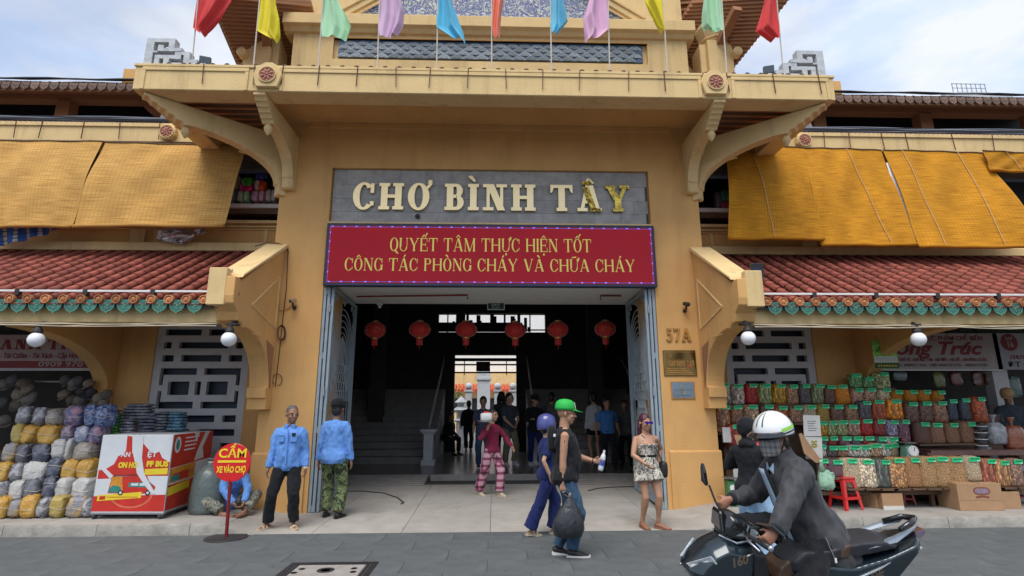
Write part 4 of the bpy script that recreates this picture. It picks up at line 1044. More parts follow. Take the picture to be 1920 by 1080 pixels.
# ================================================================== flags along the canopy
def cloth(name, c, rough=.75): return mat(name, c, rough, .06, 5, .15, 120, sheen=.2)
FLC = {'red': (.62, .03, .03), 'yellow': (.75, .62, .01), 'mint green': (.40, .68, .42), 'lilac': (.62, .42, .60), 'sky blue': (.08, .45, .68), 'coral': (.78, .20, .12), 'cyan': (.14, .50, .68), 'pink': (.70, .40, .58)}
FLM = {k: cloth('flag_'+k.replace(' ', '_'), v) for k, v in FLC.items()}
POLE = mat('pale_flagpole', (.62, .56, .48), .4, .05)
# base pixel, top pixel, flag polygon rows (left x, right x) at y values
FL = [(362, 110, 372, 0, 'red', [(-40, 366, 452), (0, 369, 432), (30, 365, 410), (52, 362, 385), (60, 372, 378)], 'red flag at the far left end of the canopy'),
      (476, 120, 487, 0, 'yellow', [(-40, 488, 520), (0, 487, 516), (30, 485, 522), (58, 482, 521), (72, 508, 514)], 'yellow flag above the left rosette'),
      (597, 124, 606, 0, 'mint green', [(-40, 607, 628), (0, 605, 634), (25, 603, 648), (50, 602, 659), (68, 603, 655)], 'mint green flag at the left of the blue frieze'),
      (708, 127, 712, 0, 'lilac', [(-40, 712, 745), (0, 711, 750), (25, 710, 758), (50, 709, 755), (67, 712, 745)], 'lilac flag over the left part of the blue frieze'),
      (819, 131, 821, 0, 'sky blue', [(-40, 821, 838), (0, 820, 846), (25, 819, 857), (50, 818, 868), (71, 850, 872)], 'broad sky blue flag left of the coral flag'),
      (922, 133, 922, 0, 'coral', [(-40, 922, 948), (0, 922, 944), (25, 922, 940), (50, 922, 938), (69, 926, 937)], 'narrow folded coral flag in the middle of the row'),
      (1034, 136, 1032, 0, 'cyan', [(-40, 1032, 1050), (0, 1031, 1054), (25, 1031, 1058), (45, 1032, 1064), (59, 1034, 1050)], 'twisted cyan flag right of the coral flag'),
      (1143, 138, 1140, 0, 'pink', [(-40, 1112, 1140), (0, 1104, 1140), (30, 1094, 1141), (55, 1097, 1141), (70, 1100, 1122)], 'pink flag blown to the left of its pole above the right part of the frieze'),
      (1251, 137, 1243, 0, 'yellow', [(-40, 1205, 1243), (0, 1210, 1244), (20, 1222, 1245), (40, 1233, 1246), (56, 1242, 1247)], 'tapering yellow flag right of the pink flag'),
      (1362, 137, 1353, 0, 'mint green', [(-40, 1322, 1352), (0, 1317, 1354), (30, 1316, 1355), (52, 1318, 1356), (57, 1322, 1356)], 'mint green flag beside the right rosette'),
      (1467, 128, 1456, 0, 'red', [(-40, 1432, 1454), (0, 1434, 1456), (30, 1427, 1459), (50, 1421, 1461), (70, 1450, 1462)], 'red flag at the far right end of the canopy')]
for k, (bx, by, tx, ty, cn, rows, lab) in enumerate(FL):
    b = aY(bx, by, YF+.12); e = aY(tx, ty, YF+.0); d = (e-b); top = b+d*1.9
    t = thing('flag', tuple(b), lab, 'flag', 'coloured flags along the canopy')
    b.z = 6.80; MB().tube([b, top], .011, 6).build('pole', POLE, t)
    random.seed(k+40); ph = random.uniform(0, 6)
    rows = [(-150, rows[0][1]-(rows[1][1]-rows[0][1])*2.0, rows[0][2]-(rows[1][2]-rows[0][2])*1.2)]+rows
    left = bx < 1100
    def f(u, v):
        s_ = v*(len(rows)-1); i = min(int(s_), len(rows)-2); fr = s_-i
        y = rows[i][0]*(1-fr)+rows[i+1][0]*fr; xl = rows[i][1]*(1-fr)+rows[i+1][1]*fr; xr = rows[i][2]*(1-fr)+rows[i+1][2]*fr
        w = u if left else 1-u
        x = xl+(xr-xl)*u; y += 3*sin(w*5+ph)*w
        p = aY(x, y, YF+.02); amp = .07*w+.004
        p.y += amp*sin(w*10+v*3+ph)+amp*.5*sin(w*21+v*8+ph*2)-.03*w*sin(v*5); return p
    MB().grid(f, 22, 30).build('flag_cloth', FLM[cn], t, smooth=True, recalc=False)
random.seed(11)

# ================================================================== bamboo blinds
def bamboo(name, c):
    m, nt, b = newmat(name); g = N(nt, 'ShaderNodeTexCoord'); sx = N(nt, 'ShaderNodeSeparateXYZ'); L(nt, g.outputs['UV'], sx.inputs[0])
    def mth(op, a, v):
        n = N(nt, 'ShaderNodeMath', operation=op); L(nt, a, n.inputs[0]); n.inputs[1].default_value = v; return n.outputs[0]
    # slats: short streaks along u
    mp = N(nt, 'ShaderNodeMapping'); mp.inputs['Scale'].default_value = (5, 150, 1); L(nt, g.outputs['UV'], mp.inputs[0])
    n1 = N(nt, 'ShaderNodeTexNoise', _Scale=1.0, _Detail=3.0, _Roughness=.7); L(nt, mp.outputs[0], n1.inputs['Vector'])
    cr = N(nt, 'ShaderNodeValToRGB'); e = cr.color_ramp.elements; e[0].position = .30; e[0].color = (c[0]*.50, c[1]*.40, c[2]*.3, 1); e[1].position = .62; e[1].color = (*c, 1); L(nt, n1.outputs[0], cr.inputs[0])
    fr = mth('FRACT', mth('MULTIPLY', sx.outputs[0], 34), 0); ls = mth('LESS_THAN', fr, .10)
    n2 = N(nt, 'ShaderNodeTexNoise', _Scale=3.0, _Detail=3.0); L(nt, g.outputs['UV'], n2.inputs['Vector'])
    r2 = N(nt, 'ShaderNodeMapRange'); r2.inputs['From Min'].default_value = .3; r2.inputs['From Max'].default_value = .7; r2.inputs['To Min'].default_value = .78; r2.inputs['To Max'].default_value = 1.15; L(nt, n2.outputs[0], r2.inputs[0])
    mx = N(nt, 'ShaderNodeMix', data_type='RGBA'); L(nt, mth('MULTIPLY', ls, .55), mx.inputs[0]); L(nt, cr.outputs[0], mx.inputs[6]); mx.inputs[7].default_value = (c[0]*.45, c[1]*.38, c[2]*.3, 1)
    sv = N(nt, 'ShaderNodeVectorMath', operation='SCALE'); L(nt, mx.outputs[2], sv.inputs[0]); L(nt, r2.outputs[0], sv.inputs['Scale']); L(nt, sv.outputs[0], b.inputs['Base Color'])
    b.inputs['Roughness'].default_value = .75; b.inputs['Specular IOR Level'].default_value = .15
    fv = mth('FRACT', mth('MULTIPLY', sx.outputs[1], 95), 0); pp = mth('PINGPONG', fv, .5)
    bp = N(nt, 'ShaderNodeBump', _Strength=.6, _Distance=.012); L(nt, pp, bp.inputs['Height']); L(nt, bp.outputs[0], b.inputs['Normal']); return m
BAML = bamboo('bamboo_pale', (.68, .40, .12)); BAMR = bamboo('bamboo_deep', (.68, .31, .022))
ROPE = mat('pale_rope', (.6, .45, .25), .9)
def blind(lab, TL, TR, BR, BL, m, yt=.50, yb=.08, roll=True, ropes=(), sag=0., ph=0.):
    P = [aY(*TL, yt), aY(*TR, yt), aY(*BR, yb), aY(*BL, yb)]
    t = thing('bamboo_blind', tuple(P[0]), lab, 'blind', 'bamboo blinds over the gallery')
    def f(u, v):
        p = P[0].lerp(P[1], u).lerp(P[3].lerp(P[2], u), v)
        p.z -= sag*sin(pi*u)*(1-v); p.y += .035*sin(u*7+ph)*v+.025*sin(v*5+u*3+ph)+.012*sin(u*19+v*9)-.10*sin(pi*v)*.5; return p
    MB().grid(f, 34, 26).build('slat_sheet', m, t, smooth=True, recalc=False)
    if roll:
        pts = [f(u/12, 1.0)+V((0, -.012, -.012)) for u in range(13)]; MB().tube(pts, [.034+.004*sin(i*2.1+ph) for i in range(13)], 10).build('rolled_hem', m, t, smooth=True)
    pts = [f(u/12, 0.0)+V((0, -.006, .01)) for u in range(13)]; MB().tube(pts, .012, 6).build('top_rail', WOOD, t)
    for u0, u1 in ropes: MB().tube([f(u0+(u1-u0)*k/10, k/10)+V((0, -.02, 0)) for k in range(11)], .006, 5).build('pull_rope', ROPE, t)
    return t
blind('large pale bamboo blind at the far left edge of the gallery', (-60, 262), (193, 266), (131, 422), (-60, 424), BAML, ropes=(), ph=.5)
blind('pale bamboo blind between the left edge blind and the gatehouse', (196, 266), (462, 277), (421, 422), (134, 422), BAML, ph=2.)
blind('deep yellow bamboo blind nearest the right side of the gatehouse', (1362, 262), (1512, 280), (1547, 446), (1366, 446), BAMR, ropes=((.30, .47),), ph=1., yb=.04)
blind('second deep yellow bamboo blind right of the gatehouse with long pull ropes', (1500, 278), (1652, 283), (1716, 458), (1541, 458), BAMR, ropes=((.55, .75),), ph=3., yb=.09)
blind('third deep yellow bamboo blind beyond the white gap on the right', (1654, 283), (1842, 287), (1960, 462), (1722, 462), BAMR, ropes=((.18, .20), (.75, .68)), ph=4., yb=.06)
blind('short rolled up bamboo blind at the far right edge', (1840, 284), (1990, 290), (1990, 322), (1852, 320), BAMR, yt=.44, yb=.40, ropes=((.30, .45),), ph=5.)
MB().tube([aY(1690+60*k, 283, .52)+V((0, 0, .0)) for k in range(2)], .004, 4)
wg_ = MB().grid(lambda u, v: aY(1661+(u*14)+v*46, 305+v*140, .42-.3*v), 3, 12); tag(wg_.build('white_plastic_strip', mat('white_sheet', (.75, .75, .76), .6, .08, 12, .3, 40), recalc=False, solid=.004), 'torn white plastic strip hanging in the gap between two right hand blinds', 'plastic sheet')
# blue checked cloth under the left blind
m, nt_, b_ = newmat('blue_checked_cloth'); g_ = N(nt_, 'ShaderNodeTexCoord'); sx_ = N(nt_, 'ShaderNodeSeparateXYZ'); L(nt_, g_.outputs['UV'], sx_.inputs[0])
def stripes(o, f_, w_):
    a = N(nt_, 'ShaderNodeMath', operation='MULTIPLY'); a.inputs[1].default_value = f_; L(nt_, o, a.inputs[0]); c = N(nt_, 'ShaderNodeMath', operation='FRACT'); L(nt_, a.outputs[0], c.inputs[0]); d = N(nt_, 'ShaderNodeMath', operation='LESS_THAN'); d.inputs[1].default_value = w_; L(nt_, c.outputs[0], d.inputs[0]); return d.outputs[0]
mx1 = N(nt_, 'ShaderNodeMix', data_type='RGBA'); mx1.inputs[6].default_value = (.02, .09, .33, 1); mx1.inputs[7].default_value = (.45, .5, .5, 1); L(nt_, stripes(sx_.outputs[0], 7, .3), mx1.inputs[0])
mx2 = N(nt_, 'ShaderNodeMix', data_type='RGBA'); mx2.inputs[7].default_value = (.45, .36, .12, 1); L(nt_, mx1.outputs[2], mx2.inputs[6]); L(nt_, stripes(sx_.outputs[0], 3.5, .12), mx2.inputs[0])
mx3 = N(nt_, 'ShaderNodeMix', data_type='RGBA'); mx3.inputs[7].default_value = (.02, .05, .2, 1); L(nt_, mx2.outputs[2], mx3.inputs[6]); L(nt_, stripes(sx_.outputs[1], 4, .25), mx3.inputs[0]); L(nt_, mx3.outputs[2], b_.inputs['Base Color']); b_.inputs['Roughness'].default_value = .8
def f(u, v):
    x = -40+u*156; y = 424+v*(44*(1-u)**.7+1); p = aY(x, y, .35); p.y += .04*sin(u*26)*v; return p
tag(MB().grid(f, 40, 8).build('checked_cloth', m, smooth=True, recalc=False, solid=.004), 'blue checked cloth hanging below the far left blind', 'cloth')
# foil wrapped packet on the left ledge
FOIL = mat('silver_foil', (.55, .56, .58), .28, .5, 16, 1.2, 18, metal=.8)
random.seed(5)
mb = MB(); p0 = aY(330, 442, .55); mb.ball(p0, (.36, .07, .13), 18, 10); mb.v = [(x+random.uniform(-.03, .03), y+random.uniform(-.03, .03), z+random.uniform(-.025, .025)) for x, y, z in mb.v]
tag(mb.build('foil_packet', FOIL), 'crumpled silver foil packet under the left blind by the gatehouse', 'packet')
mb = MB(); p0 = aY(374, 434, .55); mb.ball(p0, (.10, .05, .07), 12, 8); mb.v = [(x+random.uniform(-.02, .02), y+random.uniform(-.02, .02), z+random.uniform(-.02, .02)) for x, y, z in mb.v]
tag(mb.build('foil_scrap', FOIL), 'small silver foil scrap right of the crumpled foil packet', 'foil')
# packets on the gallery shelf
def soft(c, r, seed=0, j=.012, n=14, m_=10, p=.5):
    """rounded cushion-like shape"""
    rnd = random.Random(seed); mb = MB(); mb.ball((0, 0, 0), 1.0, n, m_)
    def sp(a): return math.copysign(abs(a)**p, a)
    mb.v = [(c[0]+r[0]*sp(x)+rnd.uniform(-j, j), c[1]+r[1]*sp(y)+rnd.uniform(-j, j), c[2]+r[2]*sp(z)+rnd.uniform(-j, j)) for x, y, z in mb.v]; return mb
pk = [((455,335,478,357),(.05,.45,.04),'green'),((452,345,478,362),(.48,.01,.16),'magenta'),((448,360,460,380),(.45,.62,.45),'pale mint'),((460,360,470,380),(.40,.66,.42),'light green'),((474,360,488,380),(.60,.40,.52),'pale lilac'),((488,360,500,380),(.66,.38,.50),'soft pink'),((482,327,500,340),(.03,.05,.36),'blue'),((480,340,492,360),(.6,.6,.6),'white'),((485,341,501,361),(.55,.08,.02),'orange red'),((500,358,512,380),(.5,.5,.5),'silver grey'),((510,358,522,380),(.42,.43,.45),'crinkled grey'),((436,330,452,358),(.3,.28,.2),'dull tan'),((432,355,448,380),(.13,.14,.2),'dark slate')]
for k, ((a, b, c, d), col, nm_) in enumerate(pk):
    p = aY((a+c)/2, (b+d)/2, 1.08+.0*k); q0, q1 = aY(a, d, 1.08), aY(c, b, 1.08); h = (q1.z-q0.z)/2
    tag(soft(p, ((q1.x-q0.x)/2*1.02, .12, h), k, .006).build('wrapped_packet', mat('packet_'+nm_.replace(' ', '_'), col, .35, .15, 14, .5, 20, coat=.4), smooth=True), f'{nm_} wrapped packet on the gallery shelf left of the gatehouse', 'packet', 'packets on the gallery shelf')
for k, (a, b, c, d, col, nm_) in enumerate(((1350,358,1362,380,(.02,.2,.14),'green'),(1341,362,1350,392,(.12,.10,.16),'dark purple'),(1350,380,1362,393,(.35,.03,.08),'crimson'))):
    p = aY((a+c)/2, (b+d)/2, 1.05); q0, q1 = aY(a, d, 1.05), aY(c, b, 1.05)
    tag(soft(p, ((q1.x-q0.x)/2, .1, (q1.z-q0.z)/2), k, .006).build('wrapped_packet', mat('packet2_'+nm_.replace(' ', '_'), col, .35, .15, 14, .5, 20, coat=.4), smooth=True), f'{nm_} wrapped packet on the gallery shelf right of the gatehouse', 'packet', 'packets on the gallery shelf')

# ================================================================== lamps, cameras, floodlights, plaques
for k, (px, py, lab) in enumerate(((68, 637, 'white globe lamp at the far left of the awning'), (429, 636, 'white globe lamp under the end of the left awning'), (1403, 634, 'white globe lamp under the end of the right awning'), (1722, 636, 'white globe lamp farther right under the right awning'))):
    p = aY(px, py, -1.5); t = thing('globe_lamp', tuple(p), lab, 'lamp', 'globe lamps under the awnings'); r_ = .102
    MB().ball(p, r_, 20, 14).build('globe', GLOBE, t, smooth=True)
    MB().lathe([(.05, .09), (.062, .11), (.05, .15), (.03, .17), (.03, .2)], p, 12).tube([p+V((0, 0, .19)), p+V((.0, .04, .24)), p+V((.03, .2, .28))], .02, 6).box(p.x-.07, p.x+.08, p.y+.0, p.y+.12, p.z+.2, p.z+.225).build('bracket', IRON, t)
for px, py, s_, lab in ((549, 564, -1, 'small dark security camera on the left gatehouse pier'), (1287, 570, 1, 'small dark security camera on the right gatehouse pier')):
    p = aY(px, py, -.12); t = thing('security_camera', tuple(p), lab, 'camera', 'security cameras on the piers')
    d = V((-s_*-.3*.4, -.9, -.25)).normalized()
    MB().tube([p-d*.07, p+d*.07], .036, 12).tube([p+d*.065, p+d*.085], .032, 12).build('body', IRON if s_ > 0 else STEEL, t, autos=40)
    MB().ball(p+d*.08, .02, 10, 6).build('lens', WIRE, t)
    MB().tube([p, p+V((0, .02, -.08)), p+V((0, .12, -.10))], .018, 8).ball(p+V((0, .10, -.10)), .035).build('mount', IRON, t)
def flood(px, py, Y, w_, h_, rz, rx, lab, glass=True, m=None):
    p = aY(px, py, Y); t = thing('floodlight', tuple(p), lab, 'floodlight', 'floodlights on the canopy and awnings')
    A = Euler((rx, 0, rz)).to_matrix(); ax, ay, az = A@V((w_/2, 0, 0)), A@V((0, .035, 0)), A@V((0, 0, h_/2))
    MB().obox(p, ax, ay, az).build('housing', m or IRON, t, bevel=.006)
    if glass: MB().obox(p-A@V((0, .037, 0)), ax*.8, A@V((0, .004, 0)), az*.8).build('glass', bpy.data.materials.get('lamp_glass') or mat('lamp_glass', (.30, .32, .30), .15, .2, 30), t)
    f = MB()
    for k in range(6): f.obox(p+A@V((-w_/2+(k+.5)*w_/6, .045, 0)), A@V((.004, 0, 0)), A@V((0, .015, 0)), az*.9)
    f.build('fin', m or IRON, t, kind='stuff')
    MB().tube([p+V((0, .04, 0)), p+V((0, .1, -h_*.55))], .012, 6).build('arm', IRON, t); return t
flood(385, 114, YF+.1, .16, .12, .3, .2, 'dark floodlight beside the left fretwork ornament', False, mat('slate_housing', (.09, .11, .13), .4))
flood(1441, 131, YF+.1, .16, .12, -.3, .2, 'dark floodlight beside the right fretwork ornament', False, bpy.data.materials['slate_housing'])
flood(440, 541, -1.45, .13, .24, .5, -.3, 'black floodlight tilted outward on the left awning bracket').rotation_euler[1] = 0
flood(1399, 541, -1.5, .23, .17, -.4, .2, 'black floodlight on the right awning bracket end')
for px, py, lab, w_, h_ in ((425, 517, 'small grey solar panel on top of the left bracket post', .17, .19), (1419, 510, 'upright ribbed solar panel on top of the right bracket post', .19, .26)):
    p = aY(px, py, -1.4); t = thing('solar_panel', tuple(p), lab, 'solar panel', 'solar panels on the brackets')
    MB().obox(p, (w_/2, 0, 0), (0, .015, .006), (0, -.02, h_/2)).build('frame', STEEL if w_ < .18 else WIRE, t, bevel=.004)
    b = MB()
    for k in range(4): b.obox(p+V((0, -.02, h_*(k-1.5)/4)), (w_*.40, 0, 0), (0, .004, 0), (0, 0, h_*.10))
    b.build('cell', mat('solar_cell_'+('a' if w_ < .18 else 'b'), (.07, .09, .11) if w_ < .18 else (.01, .02, .05), .25), t, kind='stuff')
    MB().tube([p, p+V((0, .05, -h_*.7))], .012, 6).build('post', IRON, t)
num = thing('house_number', (3.1, 0, 2.7), 'raised brass house number 57A on the right pier', 'house number')
a, b = aY(1249, 640, 0), aY(1294, 616, 0)
letters('57A', (a.x+b.x)/2, a.z, -.003, (b.z-a.z)*1.0, .022, .22, .13, BRASS, num, 'numeral', width=b.x-a.x, gap=.14)
pq = thing('brass_plaque', (3.1, 0, 2.2), 'reflective brass plaque with raised gold lettering below the house number', 'plaque'); a, b = aY(1245, 705, 0), aY(1303, 657, 0)
BPL = mat('dark_mirror_brass', (.16, .10, .035), .14, .25, 5, metal=.9)
MB().box(a.x, b.x, -.02, -.001, a.z, b.z).build('plate', BPL, pq, bevel=.006)
letters('CHỢ BÌNH TÂY', (a.x+b.x)/2+.02, a.z+.17, -.0205, .085, .004, .2, .12, BRASS, pq, width=(b.x-a.x)*.8, join=True)
fr = MB(); fr.box(a.x+.03, b.x-.03, -.0225, -.02, a.z+.025, a.z+.032).box(a.x+.03, b.x-.03, -.0225, -.02, b.z-.032, b.z-.025)
for k in range(3): fr.box(a.x+.05, b.x-.08-.05*k, -.0225, -.02, a.z+.05+k*.033, a.z+.062+k*.033)
fr.box(a.x+.02, a.x+.026, -.0226, -.02, a.z+.03, b.z-.03)
for k in range(9): fr.obox((a.x+.12+.02*cos(k*.7), -.022, b.z-.085+.03*sin(k*.7)), (.006, 0, 0), (0, .002, 0), (0, 0, .006))
fr.build('relief_line', BRASS, pq)
MB().box(b.x-.16, b.x-.08, -.0235, -.02, a.z+.155, a.z+.175).build('red_enamel', RPLAS, pq)
pq = thing('steel_plaque', (3.1, 0, 1.8), 'small square steel plaque with a gold emblem under the brass plaque', 'plaque'); a, b = aY(1259, 748, 0), aY(1301, 715, 0)
MB().box(a.x, b.x, -.02, -.001, a.z, b.z).build('frame', BRASS, pq, bevel=.004); MB().box(a.x+.018, b.x-.018, -.023, -.02, a.z+.018, b.z-.018).build('plate', mat('blue_steel_plate', (.20, .25, .30), .25, .1, 4, metal=.6), pq)
em = MB(); cx, cz = (a.x+b.x)/2, (a.z+b.z)/2
em.tube([(cx+.035*cos(t_*.5)*(1 if t_ < 7 else 1), -.026, cz+.035+.03*sin(t_*.5)) for t_ in range(1, 10)], .006, 5).tube([(cx+.035*cos(t_*.5+2), -.026, cz-.025+.035*sin(t_*.5+2)) for t_ in range(0, 10)][::-1], .006, 5)
em.build('gold_emblem', GOLDF, pq); MB().box(a.x+.04, b.x-.04, -.0245, -.023, cz-.003, cz+.003).box(a.x+.08, b.x-.08, -.0245, -.023, a.z+.05, a.z+.056).build('engraved_line', WIRE, pq)
# conduit, clamp and coil of cable on the left pier
c = MB(); c.tube([aY(x, y, -.02) for x, y in ((540, 466), (537, 540), (530, 600), (526, 640), (519, 700), (516, 725))], .007, 5)
c.tube([aY(x, y, -.02) for x, y in ((478, 462), (500, 455), (520, 456), (538, 462), (541, 472))], .009, 5); c.tube([aY(520+9*sin(k*.5), 716+11*cos(k*.5)-4, -.025) for k in range(12)], .006, 5)
c.tube([aY(x, y, -.02) for x, y in ((548, 572), (538, 580), (528, 583), (520, 581))], .005, 5)
tag(c.build('cable', RUST), 'thin brown cable running down the left pier from the awning', 'cable')
c = MB()
for q in range(4): c.tube([aY(527.5+(6+q*.5)*cos(k*.45)+q*.3, 624+(12+q)*sin(k*.45), -.03-q*.006) for k in range(15)], .005, 5)
tag(c.build('cable_coil', RUST), 'coil of brown cable hanging on the left pier', 'cable coil')

# ================================================================== ground floor shops
for s_ in (-1, 1):
    side = 'left' if s_ < 0 else 'right'
    sh = thing('shop_unit', (s_*10, 2, .15), f'dark open {side} shop interior behind its goods', 'shop', 'market shops')
    S = lambda a, b: (s_*a, s_*b)
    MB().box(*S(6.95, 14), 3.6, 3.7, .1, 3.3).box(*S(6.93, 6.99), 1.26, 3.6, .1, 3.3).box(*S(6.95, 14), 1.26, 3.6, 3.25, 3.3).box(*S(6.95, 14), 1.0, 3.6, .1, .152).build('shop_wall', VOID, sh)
    MB().box(*S(6.95, 14), 1.05, 1.15, 3.06, 3.24).build('shutter_box', mat('dark_green_metal', (.02, .045, .04), .4) if s_ < 0 else bpy.data.materials['dark_green_metal'], sh)
    for k in range(9): MB().box(*S(7.1+k*.33, 7.13+k*.33), 1.03, 1.05, 3.06, 3.24).build('shutter_slat', IRON, sh)
tag(MB().box(9.62, 9.92, 1.05, 1.25, .15, 2.42).build('shop_pillar', GRIL), 'grey pillar between the two shops under the right hand signs', 'pillar')
SIGNP = mat('pinkish_sign_face', (.40, .30, .31), .5, .08, 5); SRED = mat('dark_red_print', (.20, .015, .02), .5); SBLK = mat('black_print', (.03, .025, .03), .5)
sg = thing('shop_sign', (-8.5, .98, 2.6), 'pink shop sign reading ANH THU with a phone number at the far left', 'shop sign', 'shop signs')
a, b = aY(-60, 692, .95), aY(186, 628, .95); MB().box(a.x, b.x, .95, 1.03, a.z, b.z).build('board', SIGNP, sg)
q = aY(0, 677, .95).z; MB().box(a.x, b.x, .944, .949, a.z+.02, q).build('red_band', SRED, sg); MB().box(a.x, b.x, .93, .95, a.z-.03, a.z+.012).build('sill_strip', GRIL, sg)
c0, c1 = aY(-2, 655, .95), aY(166, 637, .95); letters('ANH THU', (c0.x+c1.x)/2, c0.z, .9485, c1.z-c0.z, .004, .26, .09, SRED, sg, 'sign_letter', width=c1.x-c0.x, gap=.1, space=.35)
p = aY(85, 671.5, .95); text('Điện - Túi Cườm - Túi Xách - Cặp Học Sinh các', (p.x-.05, .945, p.z), .13, SRED, sg, width=1.95, bold=.002)
p = aY(128, 687, .95); text('0909 970 34', (p.x, .941, p.z), .13, SIGNP, sg, width=1.05, bold=.002)
SG2 = mat('grey_pink_sign_face', (.36, .31, .30), .5, .08, 5)
sg = thing('shop_sign', (8.5, .98, 2.6), 'grey pink shop sign reading Hồng Trúc above the dried food stall', 'shop sign', 'shop signs')
a, b = aY(1640, 693, .93), aY(1868, 625, .93); MB().box(a.x-.25, b.x, .93, 1.0, a.z, b.z).build('board', SG2, sg)
p = aY(1752, 638, .93); text('CỬA HÀNG THỰC PHẨM CHẾ BIẾN', (p.x, .925, p.z), .12, SRED, sg, width=1.90, bold=.001)
p = aY(1757, 664, .93); text('Hồng Trúc', (p.x-.12, .925, p.z), .34, SRED, sg, width=2.05, shear=.35, bold=.010)
p = aY(1765, 677, .93); text('BÁN SỈ & LẺ KHÔ BÒ - KHÔ MỰC TẨM - HẠT ĐIỀU - HẠT DẺ - CHÀ BÔNG CÁ LÓC', (p.x-.1, .925, p.z), .08, SRED, sg, width=2.0, bold=.001)
p = aY(1765, 687, .93); text('ĐT NHÀ: 0909371725 - DĐ: 0907371725 - 0903371725', (p.x-.1, .925, p.z), .07, SBLK, sg, width=2.0)
MB().box(a.x-.25, b.x, .915, .93, a.z-.02, a.z).build('edge_strip', WHT, sg)
sg = thing('shop_sign', (10.4, .98, 2.6), 'grey shop sign with a red disc reading SẠP 16 at the far right', 'shop sign', 'shop signs')
SG3 = mat('cool_sign_face', (.34, .34, .37), .5, .08, 5)
a, b = aY(1873, 693, .93), aY(1990, 625, .93); MB().box(a.x, b.x, .93, 1.0, a.z, b.z).build('board', SG3, sg)
p = aY(1892, 642, .93); MB().lathe([(.001, 0), (.165, 0), (.165, .005), (.001, .005)], (p.x, .929, p.z), 28, ax=M.Rotation(R(90), 3, 'X')).build('red_disc', SRED, sg)
text('SẠP', (p.x, .92, p.z+.045), .09, SIGNP, sg, bold=.003); text('16', (p.x, .92, p.z-.085), .14, SIGNP, sg, bold=.006)
p = aY(1914, 673, .93); text('CHUYÊN', (p.x, .925, p.z), .10, SRED, sg, width=.42, bold=.002); p = aY(1914, 688, .93); text('ĐT : 09', (p.x+.04, .925, p.z), .14, SBLK, sg, width=.55, bold=.003)
ps = thing('hanging_poster', (6.7, .3, 2.6), 'small bright green printed poster hanging from the right arch bracket', 'poster'); a, b = aY(1641, 691, .2), aY(1678, 638, .2)
MB().box(a.x, b.x, .2, .21, a.z, b.z).build('sheet', mat('lime_print', (.22, .48, .08), .6, .5, 14), ps)
w_ = b.x-a.x; hh = b.z-a.z
MB().box(a.x+.01, b.x-.01, .196, .1995, a.z+hh*.22, a.z+hh*.42).build('white_panel', WHT, ps); MB().box(a.x+.005, b.x-.005, .1955, .1995, a.z+.005, a.z+hh*.2).build('dark_panel', mat('dark_olive', (.03, .05, .02), .6), ps)
mb = MB(); 
for k in range(4): mb.box(a.x+.02, b.x-.02, .1935, .1955, a.z+hh*(.25+.04*k), a.z+hh*(.265+.04*k))
mb.build('print_line', SBLK, ps, kind='stuff'); mb = MB()
for k in range(7): mb.ball((a.x+w_*(.2+.1*k), .197, a.z+hh*(.62+.1*sin(k*2))), (.02, .004, .035), 8, 5)
mb.build('leaf_drawing', mat('deep_green', (.03, .18, .04), .6), ps)
text('THÁNG', ((a.x+b.x)/2, .192, a.z+hh*.06), .05, FLM['yellow'], ps, width=w_*.8)
MB().tube([((a.x+b.x)/2, .205, b.z), ((a.x+b.x)/2+.02, .21, b.z+.3)], .003, 4).build('string', WIRE, ps)
